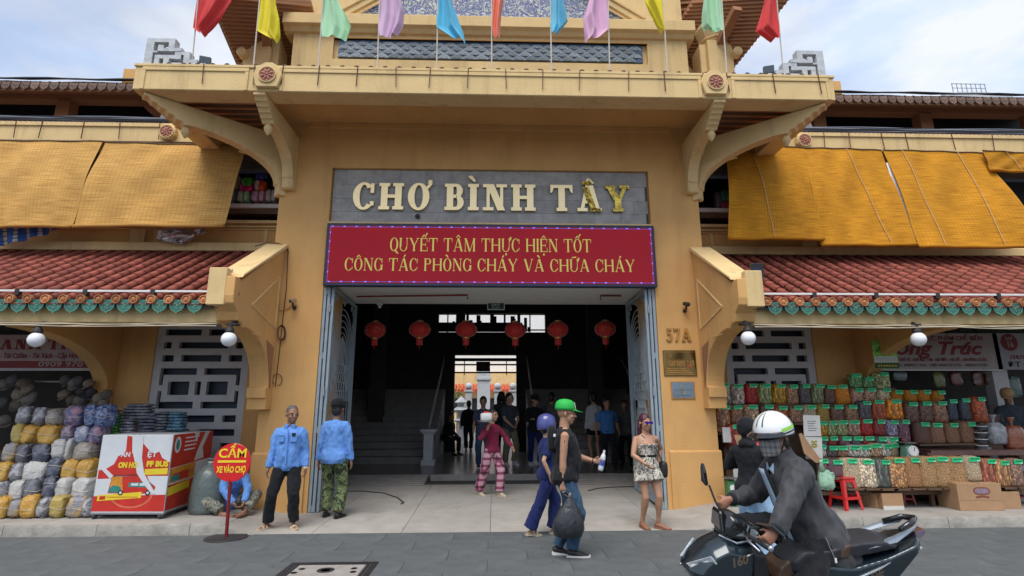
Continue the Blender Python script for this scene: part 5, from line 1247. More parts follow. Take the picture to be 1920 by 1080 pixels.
# ================================================================== dried food stall on the right
ORD = ['first','second','third','fourth','fifth','sixth','seventh','eighth','ninth','tenth','eleventh','twelfth','thirteenth','fourteenth','fifteenth','sixteenth','seventeenth','eighteenth','nineteenth','twentieth','twenty first']
def contents(name, scale, stretch=(1, 1, 1)):
    m, nt, b = newmat(name); g = N(nt, 'ShaderNodeTexCoord'); mp = N(nt, 'ShaderNodeMapping'); mp.inputs['Scale'].default_value = stretch; L(nt, g.outputs['Object'], mp.inputs[0])
    nz = N(nt, 'ShaderNodeTexNoise', _Scale=scale*.6, _Detail=2.0); L(nt, mp.outputs[0], nz.inputs['Vector'])
    ad = N(nt, 'ShaderNodeVectorMath', operation='ADD'); sl = N(nt, 'ShaderNodeVectorMath', operation='SCALE'); sl.inputs['Scale'].default_value = .02; L(nt, nz.outputs['Color'], sl.inputs[0]); L(nt, mp.outputs[0], ad.inputs[0]); L(nt, sl.outputs[0], ad.inputs[1])
    vo = N(nt, 'ShaderNodeTexVoronoi', _Scale=scale); L(nt, ad.outputs[0], vo.inputs['Vector'])
    oi = N(nt, 'ShaderNodeObjectInfo')
    sp = N(nt, 'ShaderNodeSeparateXYZ'); L(nt, vo.outputs['Color'], sp.inputs[0])
    r = N(nt, 'ShaderNodeMapRange'); r.inputs['To Min'].default_value = .8; r.inputs['To Max'].default_value = 3.6; L(nt, sp.outputs[0], r.inputs[0])
    cl = N(nt, 'ShaderNodeVectorMath', operation='SCALE'); L(nt, oi.outputs['Color'], cl.inputs[0]); L(nt, r.outputs[0], cl.inputs['Scale'])
    d = N(nt, 'ShaderNodeMapRange'); d.inputs['From Max'].default_value = .55; d.inputs['To Min'].default_value = 1.0; d.inputs['To Max'].default_value = .35; L(nt, vo.outputs['Distance'], d.inputs[0])
    c2 = N(nt, 'ShaderNodeVectorMath', operation='SCALE'); L(nt, cl.outputs[0], c2.inputs[0]); L(nt, d.outputs[0], c2.inputs['Scale'])
    # pale flecks of light plastic film
    n3 = N(nt, 'ShaderNodeTexNoise', _Scale=9.0, _Detail=4.0, _Distortion=2.0); L(nt, g.outputs['Object'], n3.inputs['Vector'])
    L(nt, c2.outputs[0], b.inputs['Base Color']); b.inputs['Roughness'].default_value = .6
    b.inputs['Coat Weight'].default_value = .35; b.inputs['Coat Roughness'].default_value = .15
    bp = N(nt, 'ShaderNodeBump', _Strength=.8, _Distance=.012, invert=True); L(nt, vo.outputs['Distance'], bp.inputs['Height']); b2 = N(nt, 'ShaderNodeBump', _Strength=.45, _Distance=.03); L(nt, n3.outputs[0], b2.inputs['Height']); L(nt, b2.outputs[0], b.inputs['Coat Normal']); L(nt, bp.outputs[0], b.inputs['Normal']); return m
CON = {'nut': contents('bagged_nuts', 8.5), 'mid': contents('bagged_pieces', 12.5), 'fine': contents('bagged_grain', 42), 'chip': contents('bagged_strips', 10, (1, 1, .5))}
FILM = mat('clear_plastic_neck', (.42, .42, .42), .2, .3, 10, .8, 25, coat=.5)
LABG = mat('bright_green_price_card', (.03, .58, .22), .5, .1, 10)
def sack_mesh(seed, kind):
    """full clear sack standing upright, folded shut on top; unit size 1 wide, 1 tall"""
    rnd = random.Random(seed); n = 16; mb = MB(); rings = []; ph = rnd.uniform(0, 6)
    prof = [(0, .40), (.02, .46), (.08, .49), (.25, .5), (.5, .495), (.72, .49), (.86, .485), (.94, .45), (.985, .34), (1.0, .12)]
    for z, r_ in prof:
        rr = []
        for k in range(n):
            a = 2*pi*k/n; c, s = cos(a), sin(a); e = .75
            x = math.copysign(abs(c)**e, c)*r_*(1+.02*sin(3*z+ph)); y = math.copysign(abs(s)**e, s)*r_*.78
            rr.append((x+rnd.uniform(-.012, .012)+.015*sin(z*5+ph), y+rnd.uniform(-.012, .012), z+rnd.uniform(-.006, .006)))
        rings.append(rr)
    mb.loft(rings); o = mb.build('dried_food_sack', CON[kind], smooth=True); m = o.data; bpy.data.objects.remove(o); return m
SACK = {k: [sack_mesh(i*7+hash(k) % 5 if False else i*7+len(k), k) for i in range(3)] for k in CON}
def card_mesh():
    mb = MB(); n = 5
    mb.grid(lambda u, v: (-.5+u, -.02-.05*sin(pi*u), v), 4, 1); o = mb.build('price_card', LABG, recalc=False, solid=.0); m = o.data; bpy.data.objects.remove(o); return m
CARDM = card_mesh()
LW = mat('pale_card_print', (.55, .85, .65), .5); LK = mat('dark_card_print', (.01, .14, .06), .5)
def tear_mesh():
    mb = MB()
    for k in range(5): mb.box(-.36+k*.15, -.26+k*.15, -.085, -.078, .48, .78)
    o = mb.build('card_print', LK); m = o.data; bpy.data.objects.remove(o); return m
TEARM = tear_mesh()
def tailm():
    mb = MB().box(.0, .42, -.06, -.055, .08, .3); o = mb.build('card_tail', LW); m = o.data; bpy.data.objects.remove(o); return m
TAILM = tailm()
COLS = dict(candy=(.34,.33,.27), mix=(.5,.42,.36), red=(.36,.03,.04), sage=(.30,.32,.16), yell=(.46,.27,.05), tan=(.32,.19,.12), dark=(.085,.075,.075), grn=(.22,.24,.13), brn=(.12,.065,.045), orng=(.66,.27,.02), pink=(.40,.26,.19), amb=(.55,.25,.03), nut=(.34,.18,.11), nut2=(.25,.14,.09), cas=(.42,.29,.19), pale=(.48,.41,.28), tan2=(.40,.27,.10), rmix=(.34,.09,.04), vio=(.17,.08,.10), lil=(.30,.27,.34), dred=(.22,.04,.035), wht=(.5,.48,.42), blk=(.035,.04,.05), bei=(.56,.43,.26), bei2=(.58,.46,.31), gry=(.10,.11,.09), org2=(.42,.20,.07), tan3=(.46,.26,.10), lgrn=(.16,.30,.14))
NAME = dict(candy='white wrapped sweets', mix='mixed coloured sweets', red='red dried fruit', sage='pale green pods', yell='yellow dried slices', tan='light brown seeds', dark='dark dried fruit', grn='grey green pods', brn='dark brown fruit', orng='bright orange slices', pink='pinkish beige nuts', amb='amber sweets', nut='round brown nuts', nut2='small brown nuts', cas='cream cashews', pale='pale kernels', tan2='golden beans', rmix='red and brown chips', vio='purple brown berries', lil='lilac grey sweets', dred='dark red fruit', wht='whitish dried pieces', blk='black seeds', bei='beige shrimp', bei2='pale beige shrimp', gry='dark grey fish', org2='orange brown shrimp', tan3='tan dried shrimp', lgrn='light green sweets')
ROWS = [
 ('top row', .50, [(20,335,100,450,'candy','chip'),(105,340,175,447,'mix','nut'),(176,338,246,447,'red','chip'),(248,338,320,447,'sage','chip'),(323,340,395,447,'yell','chip'),(397,342,465,447,'tan','mid'),(467,340,532,447,'dark','mid'),(535,338,600,447,'grn','chip'),(602,345,662,447,'brn','mid'),(662,342,738,447,'orng','fine'),(745,362,812,447,'pink','mid'),(815,360,882,447,'pink','mid'),(885,362,955,447,'pale','mid'),(958,372,1020,430,'amb','fine'),(1028,372,1096,432,'amb','fine'),(1100,372,1170,432,'amb','fine'),(1177,376,1246,432,'amb','fine')]),
 ('small raised group by the sign', .55, [(740,285,803,362,'lgrn','chip'),(806,302,866,360,'lgrn','chip'),(868,278,958,362,'sage','nut')]),
 ('second row', .28, [(18,450,96,602,'nut','nut'),(98,452,170,548,'nut2','mid'),(172,450,255,548,'cas','nut'),(258,450,330,548,'brn','nut'),(332,455,408,548,'rmix','mid'),(410,455,485,548,'nut2','mid'),(487,450,560,548,'pale','fine'),(562,448,633,548,'tan2','fine'),(636,450,710,548,'brn','mid'),(712,450,786,548,'nut2','mid'),(786,428,860,548,'dark','chip'),(860,422,934,540,'rmix','chip'),(936,420,1022,530,'orng','chip'),(1036,435,1112,545,'brn','mid'),(1112,432,1186,545,'brn','mid'),(1188,430,1266,545,'nut2','mid'),(1266,420,1326,535,'blk','mid'),(1334,415,1396,535,'blk','mid'),(1402,408,1482,545,'rmix','mid')]),
 ('third row', .06, [(86,552,170,672,'dred','chip'),(566,535,620,618,'yell','chip'),(620,535,672,618,'sage','chip'),(672,532,730,618,'sage','chip'),(732,530,797,616,'pink','chip'),(797,525,862,616,'red','chip'),(862,528,932,616,'dred','chip'),(934,532,998,618,'lil','nut'),(1000,528,1066,650,'vio','nut'),(1086,540,1172,660,'brn','fine'),(1172,545,1250,658,'nut2','fine'),(1252,545,1330,656,'nut2','fine'),(1332,540,1416,656,'nut2','fine')]),
 ('fourth row', -.12, [(574,618,620,668,'dark','mid'),(622,618,672,668,'dred','mid'),(680,618,742,668,'vio','mid'),(744,618,802,668,'dark','mid'),(805,618,863,668,'dred','mid'),(865,622,930,668,'dark','mid'),(932,622,990,668,'wht','mid')]),
 ('fifth row', -.26, [(574,662,616,730,'wht','chip'),(618,668,674,732,'dark','chip'),(676,668,732,732,'nut2','chip'),(732,664,792,730,'wht','chip'),(792,664,852,732,'wht','chip'),(852,655,912,730,'cas','chip'),(912,660,966,730,'wht','chip'),(966,655,1006,728,'pale','fine')]),
 ('bottom row', -.62, [(574,735,626,832,'vio','mid'),(624,740,704,838,'vio','fine'),(700,732,800,896,'bei','fine'),(790,736,886,896,'bei2','mid'),(874,738,970,897,'gry','chip'),(948,728,1050,897,'org2','mid'),(1036,728,1130,895,'org2','fine'),(1120,724,1214,895,'tan3','fine'),(1202,722,1292,892,'tan3','fine'),(1282,724,1370,890,'tan3','fine'),(1364,722,1448,860,'bei','fine'),(1450,735,1536,890,'rmix','chip'),(1514,740,1612,890,'org2','chip'),(1602,735,1680,888,'nut2','mid')]),
]
st = thing('display_stand', (6.5, 0, .15), 'stepped plank stand that carries the rows of dried food sacks', 'display stand')
dB = {}
random.seed(3)
for rn, Y, items in ROWS:
    zs = []
    for k, (x0, y0, x1, y1, c, kd) in enumerate(items):
        X0, Y0, X1, Y1 = 1340+x0/2.841, 600+y0/2.841, 1340+x1/2.841, 600+y1/2.841
        bl, br, tp = aY(X0, Y1, Y-.09), aY(X1, Y1, Y-.09), aY((X0+X1)/2, Y0, Y)
        w_ = (br.x-bl.x)*1.04; h = tp.z-bl.z; z = bl.z; zs.append((bl.x, br.x, z))
        o = bpy.data.objects.new('dried_food_sack', SACK[kd][k % 3]); COL.objects.link(o)
        o.location = ((bl.x+br.x)/2, Y+.02, z); o.scale = (w_, min(w_, .26), h); o.rotation_euler = (random.uniform(-.03, .03), random.uniform(-.035, .035), random.uniform(-.2, .2)); cm_ = sum(COLS[c])/3; o.color = (*[max(.004, cm_+(q-cm_)*(1.35 if rn != 'bottom row' else .95)) for q in COLS[c]], 1)
        where = f'{ORD[k]} from the left in the {rn}' if not rn.startswith('small') else f'{("left", "middle", "right")[k]} one of the {rn}'
        tag(o, f'clear sack of {NAME[c]}, {where}', 'sack', 'sacks of dried food')
        if rn != 'fourth row' or k < 7:
            cw = .62*min(1, .13/w_) if w_ > .13 else .62
            for me_, nm_ in ((CARDM, 'price_card'), (TEARM, 'card_print'), (TAILM, 'card_tail')):
                q = bpy.data.objects.new(nm_, me_); COL.objects.link(q); q.parent = o
                dep = max(.32, .5*.78)
                q.matrix_basis = M.Translation((random.uniform(.02, .12) if nm_ == 'price_card' else q.parent.get('_dx', .06), -dep-.015, 1-.066/h-.03))@M.Diagonal((min(.80, .150/w_), .5, .066/h, 1))
                if nm_ == 'price_card': o['_dx'] = q.matrix_basis.translation.x
            del o['_dx']
    # planks under this row
    grp = [zs] if rn not in ('third row', 'top row', 'second row', 'bottom row') else [[z] for z in zs]
    for i, (a, b, z) in enumerate(zs): MB().box(a, b, Y-.12, Y+.18, z-.03-.0005*(i % 3), z-.002-.0004*(i % 3)).build('shelf_plank', WOOD, st)
# uprights and the skirt of the stand
MB().box(3.98, 5.0, .42, .60, .15, 1.25).box(5.0, 9.2, .55, .62, .15, 1.5).build('back_board', WOOD, st)
MB().box(4.05, 8.6, -.55, .4, .33, .38).build('bottom_shelf', WOOD, st)
for x in (4.2, 5.0, 5.9, 6.8, 7.7, 8.5): MB().box(x, x+.05, -.5, -.45, .15, .33).build('leg', WOOD, st)
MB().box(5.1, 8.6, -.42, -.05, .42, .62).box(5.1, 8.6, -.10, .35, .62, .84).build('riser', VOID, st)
# low table of packs on the right, glossy brown sheet
tb = MB(); a, b = aY(1725, 848, -.35), aY(1925, 835, -.35)
tag(MB().box(a.x, b.x+.6, -.5, .1, a.z-.04, a.z).box(a.x+.1, b.x+.6, -.45, .05, a.z, a.z+.035).build('brown_mat', mat('glossy_brown_sheet', (.12, .06, .05), .2, .3, 4, .5, 8, coat=.5)), 'glossy brown sheet lying on the counter behind the bottom row of sacks', 'mat')
# clear bags with twisted necks at the far right
for k, (px, py, w_, h_, col) in enumerate(((1870,805,34,55,(.30,.30,.32)),(1905,812,40,60,(.30,.10,.05)),(1858,856,24,34,(.22,.22,.22)),(1915,850,30,40,(.28,.12,.06)))):
    p = aY(px, py+h_/2, -.1); q = aY(px, py-h_/2, -.1); h = q.z-p.z; w2 = w_/1000*9*.5
    mb = soft(p+V((0, 0, h*.35)), (w2*.9, .1, h*.38), k, .012); mb.lathe([(.03, h*.68), (.015, h*.8), (.045, h*.95), (.05, h)], p, 8)
    tag(mb.build('tied_plastic_bag', mat(f'tied_bag_{k}', col, .25, .4, 14, .8, 30, coat=.6), smooth=True), ('grey tied plastic bag', 'tall reddish tied plastic bag', 'small grey tied plastic bag', 'small reddish tied plastic bag')[k]+' on the counter at the far right of the stall', 'plastic bag', 'tied plastic bags')
# hanging packets in the shop
for k, (px, py, w_, h_, col, nm_) in enumerate(((1760,712,24,30,(.16,.17,.05),'olive'),(1792,710,24,26,(.20,.07,.06),'maroon'),(1832,710,22,28,(.17,.07,.05),'brown'),(1855,712,18,24,(.20,.09,.06),'reddish'),(1686,705,30,18,(.14,.18,.17),'grey green'),(1902,725,26,40,(.06,.12,.10),'teal'))):
    p = aY(px, py, 1.2); tag(soft(p, (w_*.0048, .04, h_*.005), k, .01).build('hanging_packet', mat(f'hang_{k}', col, .3, .4, 14, .6, 20, coat=.5), smooth=True), f'{nm_} plastic packet hanging in the shadow under the stall sign', 'packet', 'packets hanging in the right shop')
# dark small jars on a rack
for k in range(4):
    p = aY(1840, 802+k*12, -.05); t = MB().lathe([(.09, -.035), (.09, .02), (.07, .035), (.001, .035)], p, 14); o = tag(t.build('jar', mat('dark_jar', (.03, .035, .04), .2, coat=.5) if k == 0 else bpy.data.materials['dark_jar'], autos=40), f'dark flat jar, {ORD[k]} from the top of the little stack beside the sacks', 'jar', 'stacked jars')
    MB().lathe([(.092, .02), (.092, .03), (.001, .034)], p, 14).build('lid', WHT, o, local=True)
# kitchen scale
p = aY(1705, 858, -.45); sc_ = thing('kitchen_scale', tuple(p), 'green kitchen scale with a round white dial standing above the shrimp sacks', 'scale')
MB().loft([[(p.x-.10, -.55, p.z), (p.x+.10, -.55, p.z), (p.x+.10, -.38, p.z), (p.x-.10, -.38, p.z)], [(p.x-.085, -.54, p.z+.16), (p.x+.085, -.54, p.z+.16), (p.x+.085, -.40, p.z+.16), (p.x-.085, -.40, p.z+.16)], [(p.x-.03, -.50, p.z+.21), (p.x+.03, -.50, p.z+.21), (p.x+.03, -.44, p.z+.21), (p.x-.03, -.44, p.z+.21)]]).build('body', mat('pale_green_enamel', (.16, .34, .25), .4), sc_, bevel=.01)
MB().lathe([(.001, 0), (.082, 0), (.082, .012), (.075, .018), (.001, .018)], (p.x, -.55, p.z+.105), 24, ax=M.Rotation(R(90), 3, 'X')).build('dial', WHT, sc_)
h_ = MB().bar((p.x, -.571, p.z+.105), (p.x+.02, -.571, p.z+.16), .008, .003, up=(0, 1, 0))
for k in range(12): h_.obox((p.x+.066*cos(k*pi/6), -.5705, p.z+.105+.066*sin(k*pi/6)), (.004, 0, 0), (0, .001, 0), (0, 0, .004))
h_.build('needle', SBLK, sc_); MB().lathe([(.03, .21), (.12, .225), (.125, .235), (.001, .23)], (p.x, -.47, p.z), 20).build('pan', STEEL, sc_)
# boards and price sheet standing at the left of the stall
for nm_, poly, m_, Y, lab, cat_ in (('price_sheet', [(1506,778),(1537,779),(1540,818),(1508,818)], CARDW, -.62, 'white printed price sheet standing above the cardboard flap at the stall', 'price sheet'),
    ('fruit_poster', [(1509,819),(1541,820),(1543,862),(1512,860)], CARDW, -.64, 'white card with a fruit picture below the price sheet at the stall', 'card'),
    ('cardboard_flap', [(1498,814),(1503,812),(1542,866),(1530,868),(1508,850)], CARD, -.70, 'brown cardboard flap leaning below the price sheet', 'cardboard'),
    ('open_carton', [(1376,816),(1412,814),(1414,834),(1386,842)], CARD, -.50, 'open brown carton flap left of the person in the dark hood', 'cardboard')):
    P_ = [aY(x, y, Y) for x, y in poly]; o = tag(MB().pXZ([(q.x, q.z) for q in P_], Y, Y+.012).build(nm_, m_), lab, cat_)
    if nm_ == 'price_sheet':
        mb = MB(); c = sum((q.x for q in P_))/4; z = P_[0].z
        for k in range(5): mb.box(c-.07, c+.07-.02*(k % 3), Y-.002, Y-.0005, z-.10-k*.035, z-.092-k*.035)
        mb.build('printed_line', SBLK, o, local=True, kind='stuff')
    if nm_ == 'fruit_poster':
        mb = MB(); c = (P_[0].x+P_[1].x)/2
        for k in range(9): mb.ball((c-.03+.03*(k % 3), Y-.002, P_[0].z-.07-.035*(k//3)-.01*(k % 2)), (.018, .003, .018), 8, 4)
        mb.build('fruit_picture', mat('fruit_print', (.35, .28, .04), .5, .6, 40), o, local=True)
# stools
def stool(m, name='plastic_stool'):
    t = thing(name, (0, 0, 0)); w0, w1, h = .115, .165, .46
    MB().box(-w0-.01, w0+.01, -w0-.01, w0+.01, h-.025, h).build('seat', m, t, bevel=.012, seg=2)
    MB().box(-w0, w0, -w0, w0, h-.07, h-.025).build('apron', m, t)
    for sx in (-1, 1):
        for sy in (-1, 1):
            a, b = V((sx*w0, sy*w0, h-.05)), V((sx*w1, sy*w1, 0)); f = MB()
            f.loft([[a+V((-sx*.055, 0, 0)), a+V((0, 0, 0)), a+V((0, -sy*.055, 0)), a+V((-sx*.012, -sy*.055, 0)), a+V((-sx*.012, -sy*.012, 0)), a+V((-sx*.055, -sy*.012, 0))],
                    [b+V((-sx*.04, 0, 0)), b, b+V((0, -sy*.04, 0)), b+V((-sx*.01, -sy*.04, 0)), b+V((-sx*.01, -sy*.01, 0)), b+V((-sx*.04, -sy*.01, 0))]]); f.build('leg', m, t)
    f = MB(); z = .17; q = w0+(w1-w0)*.62
    for s_ in (-1, 1): f.box(-q, q, s_*q-.006, s_*q+.006, z-.02, z+.02).box(s_*q-.006, s_*q+.006, -q, q, z-.0195, z+.0195)
    f.build('stretcher', m, t); return t
s1 = stool(RPLAS); p = aZ(1597, 957, .15); s1.location = (p.x, p.y+.13, .15); s1.rotation_euler = (0, 0, .25); tag(s1, 'bright red plastic stool standing in front of the beige sacks', 'stool', 'red plastic stools')
s2 = stool(RPLAS2)
for k, (px, py, lab, sc__, rz) in enumerate(((1628, 948, 'dark red stool in shadow just right of the bright red stool', .62, .1), (1710, 948, 'low dark red stool between the two cardboard boxes', .52, -.1), (1775, 947, 'low dark red stool left of the printed carton', .52, .15), (1556, 940, 'dark red stool behind the scooter rider', .75, .2), (1404, 944, 'dark red stool behind the person in the dark hood', .8, .3), (1920, 945, 'dark red stool at the far right edge', .62, 0))):
    p = aZ(px, py, .15); o = s2 if k == 0 else dup(s2); o.location = (p.x, p.y+.1, .15); o.rotation_euler = (0, 0, rz); o.scale = (sc__*1.1, sc__, sc__*1.02); tag(o, lab, 'stool', 'red plastic stools')
# cartons
def carton(px0, px1, pyt, pyb, Yf, dep, lab, m, rz=0, oval=False, open_=False):
    a, b = aY(px0, pyb, Yf), aY(px1, pyt, Yf); t = thing('carton', ((a.x+b.x)/2, Yf, .15), lab, 'box', 'cardboard boxes')
    w_ = b.x-a.x; h = b.z-.15; mb = MB()
    if open_:
        for x0, x1, y0, y1 in ((-w_/2, w_/2, 0, .006), (-w_/2, w_/2, dep-.006, dep), (-w_/2, -w_/2+.006, .006, dep-.006), (w_/2-.006, w_/2, .006, dep-.006)): mb.box(x0, x1, y0, y1, 0, h)
        mb.box(-w_/2+.006, w_/2-.006, .006, dep-.006, 0, .01)
    else: mb.box(-w_/2, w_/2, 0, dep, 0, h)
    mb.build('box_body', m, t, local=True, bevel=.004)
    if not open_: MB().box(-.02, .02, -.0025, dep, h+.0005, h+.003).build('tape', mat('brown_tape', (.36, .22, .10), .3) if 'brown_tape' not in bpy.data.materials else bpy.data.materials['brown_tape'], t, local=True)
    if oval:
        n = 20; o = lambda rx, rz, x, z, y: [(x+rx*math.copysign(abs(cos(2*pi*k/n))**.6, cos(2*pi*k/n)), z+rz*math.copysign(abs(sin(2*pi*k/n))**.9, sin(2*pi*k/n))) for k in range(n)]
        MB().pXZ(o(.125, .055, .03, h*.72, 0), -.002, 0).build('printed_oval', mat('carton_red_print', (.22, .06, .04), .7), t, local=True)
        MB().pXZ(o(.105, .038, .03, h*.72, 0), -.0035, -.002).build('label_panel', mat('carton_label', (.25, .18, .24), .6, .4, 20), t, local=True)
        f = MB(); 
        for k in range(10): f.box(-.07+k*.02, -.053+k*.02, -.002, 0, h*.45+.012*sin(k*pi/9), h*.45+.03+.012*sin(k*pi/9))
        f.build('printed_ribbon', bpy.data.materials['carton_red_print'], t, local=True, kind='stuff')
        MB().box(-w_/2, w_/2, -.0015, 0, h*.38, h*.386).build('crease', WOOD, t, local=True)
    t.rotation_euler = (0, 0, rz); return t
carton(1802, 1874, 906, 953, -.88, .42, 'large brown carton with a red printed oval below the sacks', CARD, -.04, oval=True)
carton(1656, 1692, 925, 949, -.72, .3, 'small brown and white carton right of the bright red stool', CARD)
a, b = aY(1656, 949, -.725), aY(1692, 941, -.725); tag(MB().box(a.x-.005, b.x+.005, -.74, -.724, .15, .20).build('white_tray', CARDW), 'white tray edge at the foot of the small carton', 'tray')
carton(1640, 1660, 925, 945, -.60, .3, 'open brown carton tucked under the sacks left of the small carton', CARD, .3, open_=True)
carton(1876, 1911, 922, 948, -.75, .3, 'small tan carton right of the printed carton', CARD)
# vendor's green plastic bag hanging, scale stand at the left of the stall
p0 = aY(1540, 905, -1.0); gb_ = soft(aY(1549, 900, -.95), (.11, .06, .13), 8, .02); gb_.lathe([(.05, .1), (.02, .22), (.03, .26)], aY(1543, 897, -.95), 8)
tag(gb_.build('green_carrier_bag', mat('thin_green_film', (.30, .50, .34), .3, .3, 14, .6, 20, coat=.5), smooth=True), 'pale green plastic carrier bag hanging beside the bright red stool', 'bag')
p = aY(1371, 935, -.3); ws = thing('balance_scale', tuple(p), 'green market scale standing beside the right pier', 'scale')
MB().box(p.x-.07, p.x+.07, -.4, -.25, p.z-.1, p.z+.28).build('body', mat('green_enamel', (.05, .20, .08), .4), ws, bevel=.015); MB().lathe([(.10, 0), (.13, .02), (.001, .015)], (p.x, -.33, p.z+.30), 16).build('pan', STEEL, ws)
MB().lathe([(.001, 0), (.05, 0), (.05, .01), (.001, .01)], (p.x, -.401, p.z+.17), 18, ax=M.Rotation(R(90), 3, 'X')).build('dial', WHT, ws)
# wooden side posts of the stall by the pier
tag(MB().box(3.95, 4.0, .25, .6, .15, 1.1).box(4.0, 4.25, .28, .31, .45, .9).build('side_board', WOOD), 'dark wooden board at the left end of the dried food stall', 'board')
p = aY(1388, 872, -.1); tag(MB().box(p.x-.12, p.x+.12, -.1, -.085, p.z-.35, p.z+.12).build('white_box_stack', CARDW), 'white card panel behind the stool beside the right pier', 'card')
p = aY(1360, 815, .05); tag(MB().box(p.x-.06, p.x+.10, .0, .02, p.z-.12, p.z+.12).build('paper_bag', CARDW), 'white paper bag hanging below the sacks beside the right pier', 'bag')

# ================================================================== bundles of slippers on the left
def wrapm(name, c, c2, sc_=9):
    m, nt, b = newmat(name); g = N(nt, 'ShaderNodeTexCoord'); n = N(nt, 'ShaderNodeTexNoise', _Scale=sc_, _Detail=3.0, _Distortion=1.5); L(nt, g.outputs['Object'], n.inputs['Vector'])
    cr = N(nt, 'ShaderNodeValToRGB'); cr.color_ramp.elements[0].position = .42; cr.color_ramp.elements[0].color = (*c, 1); cr.color_ramp.elements[1].position = .62; cr.color_ramp.elements[1].color = (*c2, 1); L(nt, n.outputs[0], cr.inputs[0]); L(nt, cr.outputs[0], b.inputs['Base Color'])
    b.inputs['Roughness'].default_value = .5; b.inputs['Coat Weight'].default_value = .8; b.inputs['Coat Roughness'].default_value = .15
    w1 = N(nt, 'ShaderNodeTexNoise', _Scale=11.0, _Detail=4.0, _Distortion=3.0); L(nt, g.outputs['Object'], w1.inputs['Vector']); bp = N(nt, 'ShaderNodeBump', _Strength=1.0, _Distance=.05); L(nt, w1.outputs[0], bp.inputs['Height']); L(nt, bp.outputs[0], b.inputs['Coat Normal'])
    w2 = N(nt, 'ShaderNodeTexVoronoi', _Scale=26.0); L(nt, g.outputs['Object'], w2.inputs['Vector']); b2 = N(nt, 'ShaderNodeBump', _Strength=.5, _Distance=.015); L(nt, w2.outputs['Distance'], b2.inputs['Height']); L(nt, b2.outputs[0], b.inputs['Normal']); return m
WR = dict(y=wrapm('yellow_slippers', (.50, .27, .03), (.60, .36, .07), 5), o=wrapm('olive_yellow_slippers', (.40, .29, .06), (.48, .36, .11), 5), w=wrapm('white_slippers', (.50, .49, .46), (.60, .59, .57), 4), g=wrapm('grey_slippers', (.15, .15, .17), (.42, .42, .45), 7), n=wrapm('navy_slippers', (.045, .055, .085), (.13, .14, .19), 7), d=wrapm('dark_grey_slippers', (.08, .085, .10), (.18, .18, .21), 7), t=wrapm('taupe_slippers', (.27, .23, .19), (.40, .36, .32), 7),
          m=wrapm('grey_and_yellow_slippers', (.22, .22, .25), (.50, .33, .10), 4), p=wrapm('purple_slippers', (.11, .08, .14), (.34, .26, .32), 8), b=wrapm('blue_checked_slippers', (.03, .06, .20), (.30, .36, .52), 16), k=wrapm('blue_pink_slippers', (.08, .10, .22), (.42, .22, .28), 10), l=wrapm('pale_blue_slippers', (.22, .26, .38), (.50, .50, .55), 9))
WN = dict(y='yellow', o='olive yellow', w='white', g='grey', n='navy', d='dark grey', t='taupe', m='grey and yellow', p='purple', b='blue checked', k='blue and pink', l='pale blue')
BROW = [('top row', -.30, [(72,430,152,520,'g'),(150,436,226,522,'g'),(226,440,302,522,'t'),(304,425,402,525,'k'),(400,420,470,528,'b'),(465,420,538,528,'b')]),
 ('second row', -.38, [(44,515,112,616,'o'),(100,522,182,615,'y'),(178,522,286,618,'y'),(288,525,357,614,'p'),(355,526,432,614,'l'),(428,526,502,612,'k')]),
 ('third row', -.46, [(2,612,78,706,'m'),(72,614,150,706,'d'),(145,614,238,706,'n'),(246,592,320,688,'w'),(318,588,360,694,'w'),(354,608,458,700,'t')]),
 ('fourth row', -.54, [(-40,705,52,808,'y'),(44,710,124,802,'g'),(103,705,224,804,'w'),(220,682,302,782,'n'),(291,692,380,792,'y'),(376,690,464,788,'y')]),
 ('fifth row', -.62, [(-30,800,42,884,'g'),(32,795,114,896,'w'),(112,788,202,892,'d'),(196,775,274,884,'n'),(271,780,352,888,'w'),(348,783,458,890,'w')]),
 ('bottom row', -.72, [(-40,874,40,978,'y'),(30,890,100,976,'m'),(90,868,184,980,'y'),(184,880,250,976,'g'),(238,868,322,976,'o'),(316,874,424,976,'m'),(415,888,462,972,'g')])]
TIE = mat('pale_string', (.55, .52, .45), .7)
def slipper_bundle(p, w_, h, c, seed, lab):
    o = soft((0, 0, 0), (w_/2, .15, h/2), seed, .014, 18, 12, .52)
    # two soles stand side by side: a shallow valley down the middle
    o.v = [(x, y-.012*(1-abs(x)/(w_/2+.01)) if False else y+.045*math.exp(-(x/(w_*.07))**2)*(1 if y < 0 else 0)*(1 if w_ > .2 else 0), z) for x, y, z in o.v]
    ob = o.build('slipper_bundle', WR[c], smooth=True); ob.location = p; ob.rotation_euler = (random.uniform(-.14, .10), random.uniform(-.13, .13), random.uniform(-.3, .3))
    n = 20; z0 = random.uniform(-.12, .15)*h
    pts = [((w_/2+.004)*math.copysign(abs(cos(2*pi*k/n))**.55, cos(2*pi*k/n)), .154*math.copysign(abs(sin(2*pi*k/n))**.55, sin(2*pi*k/n)), z0+.01*sin(k)) for k in range(n+1)]
    MB().tube(pts, .004, 4, caps=False).build('string', TIE, ob, local=True)
    tag(ob, lab, 'bundle', 'wrapped slipper bundles'); return ob
random.seed(21)
for rn, Y, items in BROW:
    for k, (x0, y0, x1, y1, c) in enumerate(items):
        s_ = 2.633; a, b = aY(x0/s_, 600+y1/s_, Y-.1), aY(x1/s_, 600+y0/s_, Y-.1)
        slipper_bundle(((a.x+b.x)/2, Y, (a.z+b.z)/2), (b.x-a.x)*1.03, (b.z-a.z)*1.06, c, k+int(y0), f'{WN[c]} slipper bundle, {ORD[k]} from the left in the {rn} of the pile')
# support behind the pile
tag(MB().box(-9, -5.1, -.12, .5, .15, 1.0).build('goods_table', VOID), 'dark covered table hidden behind the slipper pile', 'table')
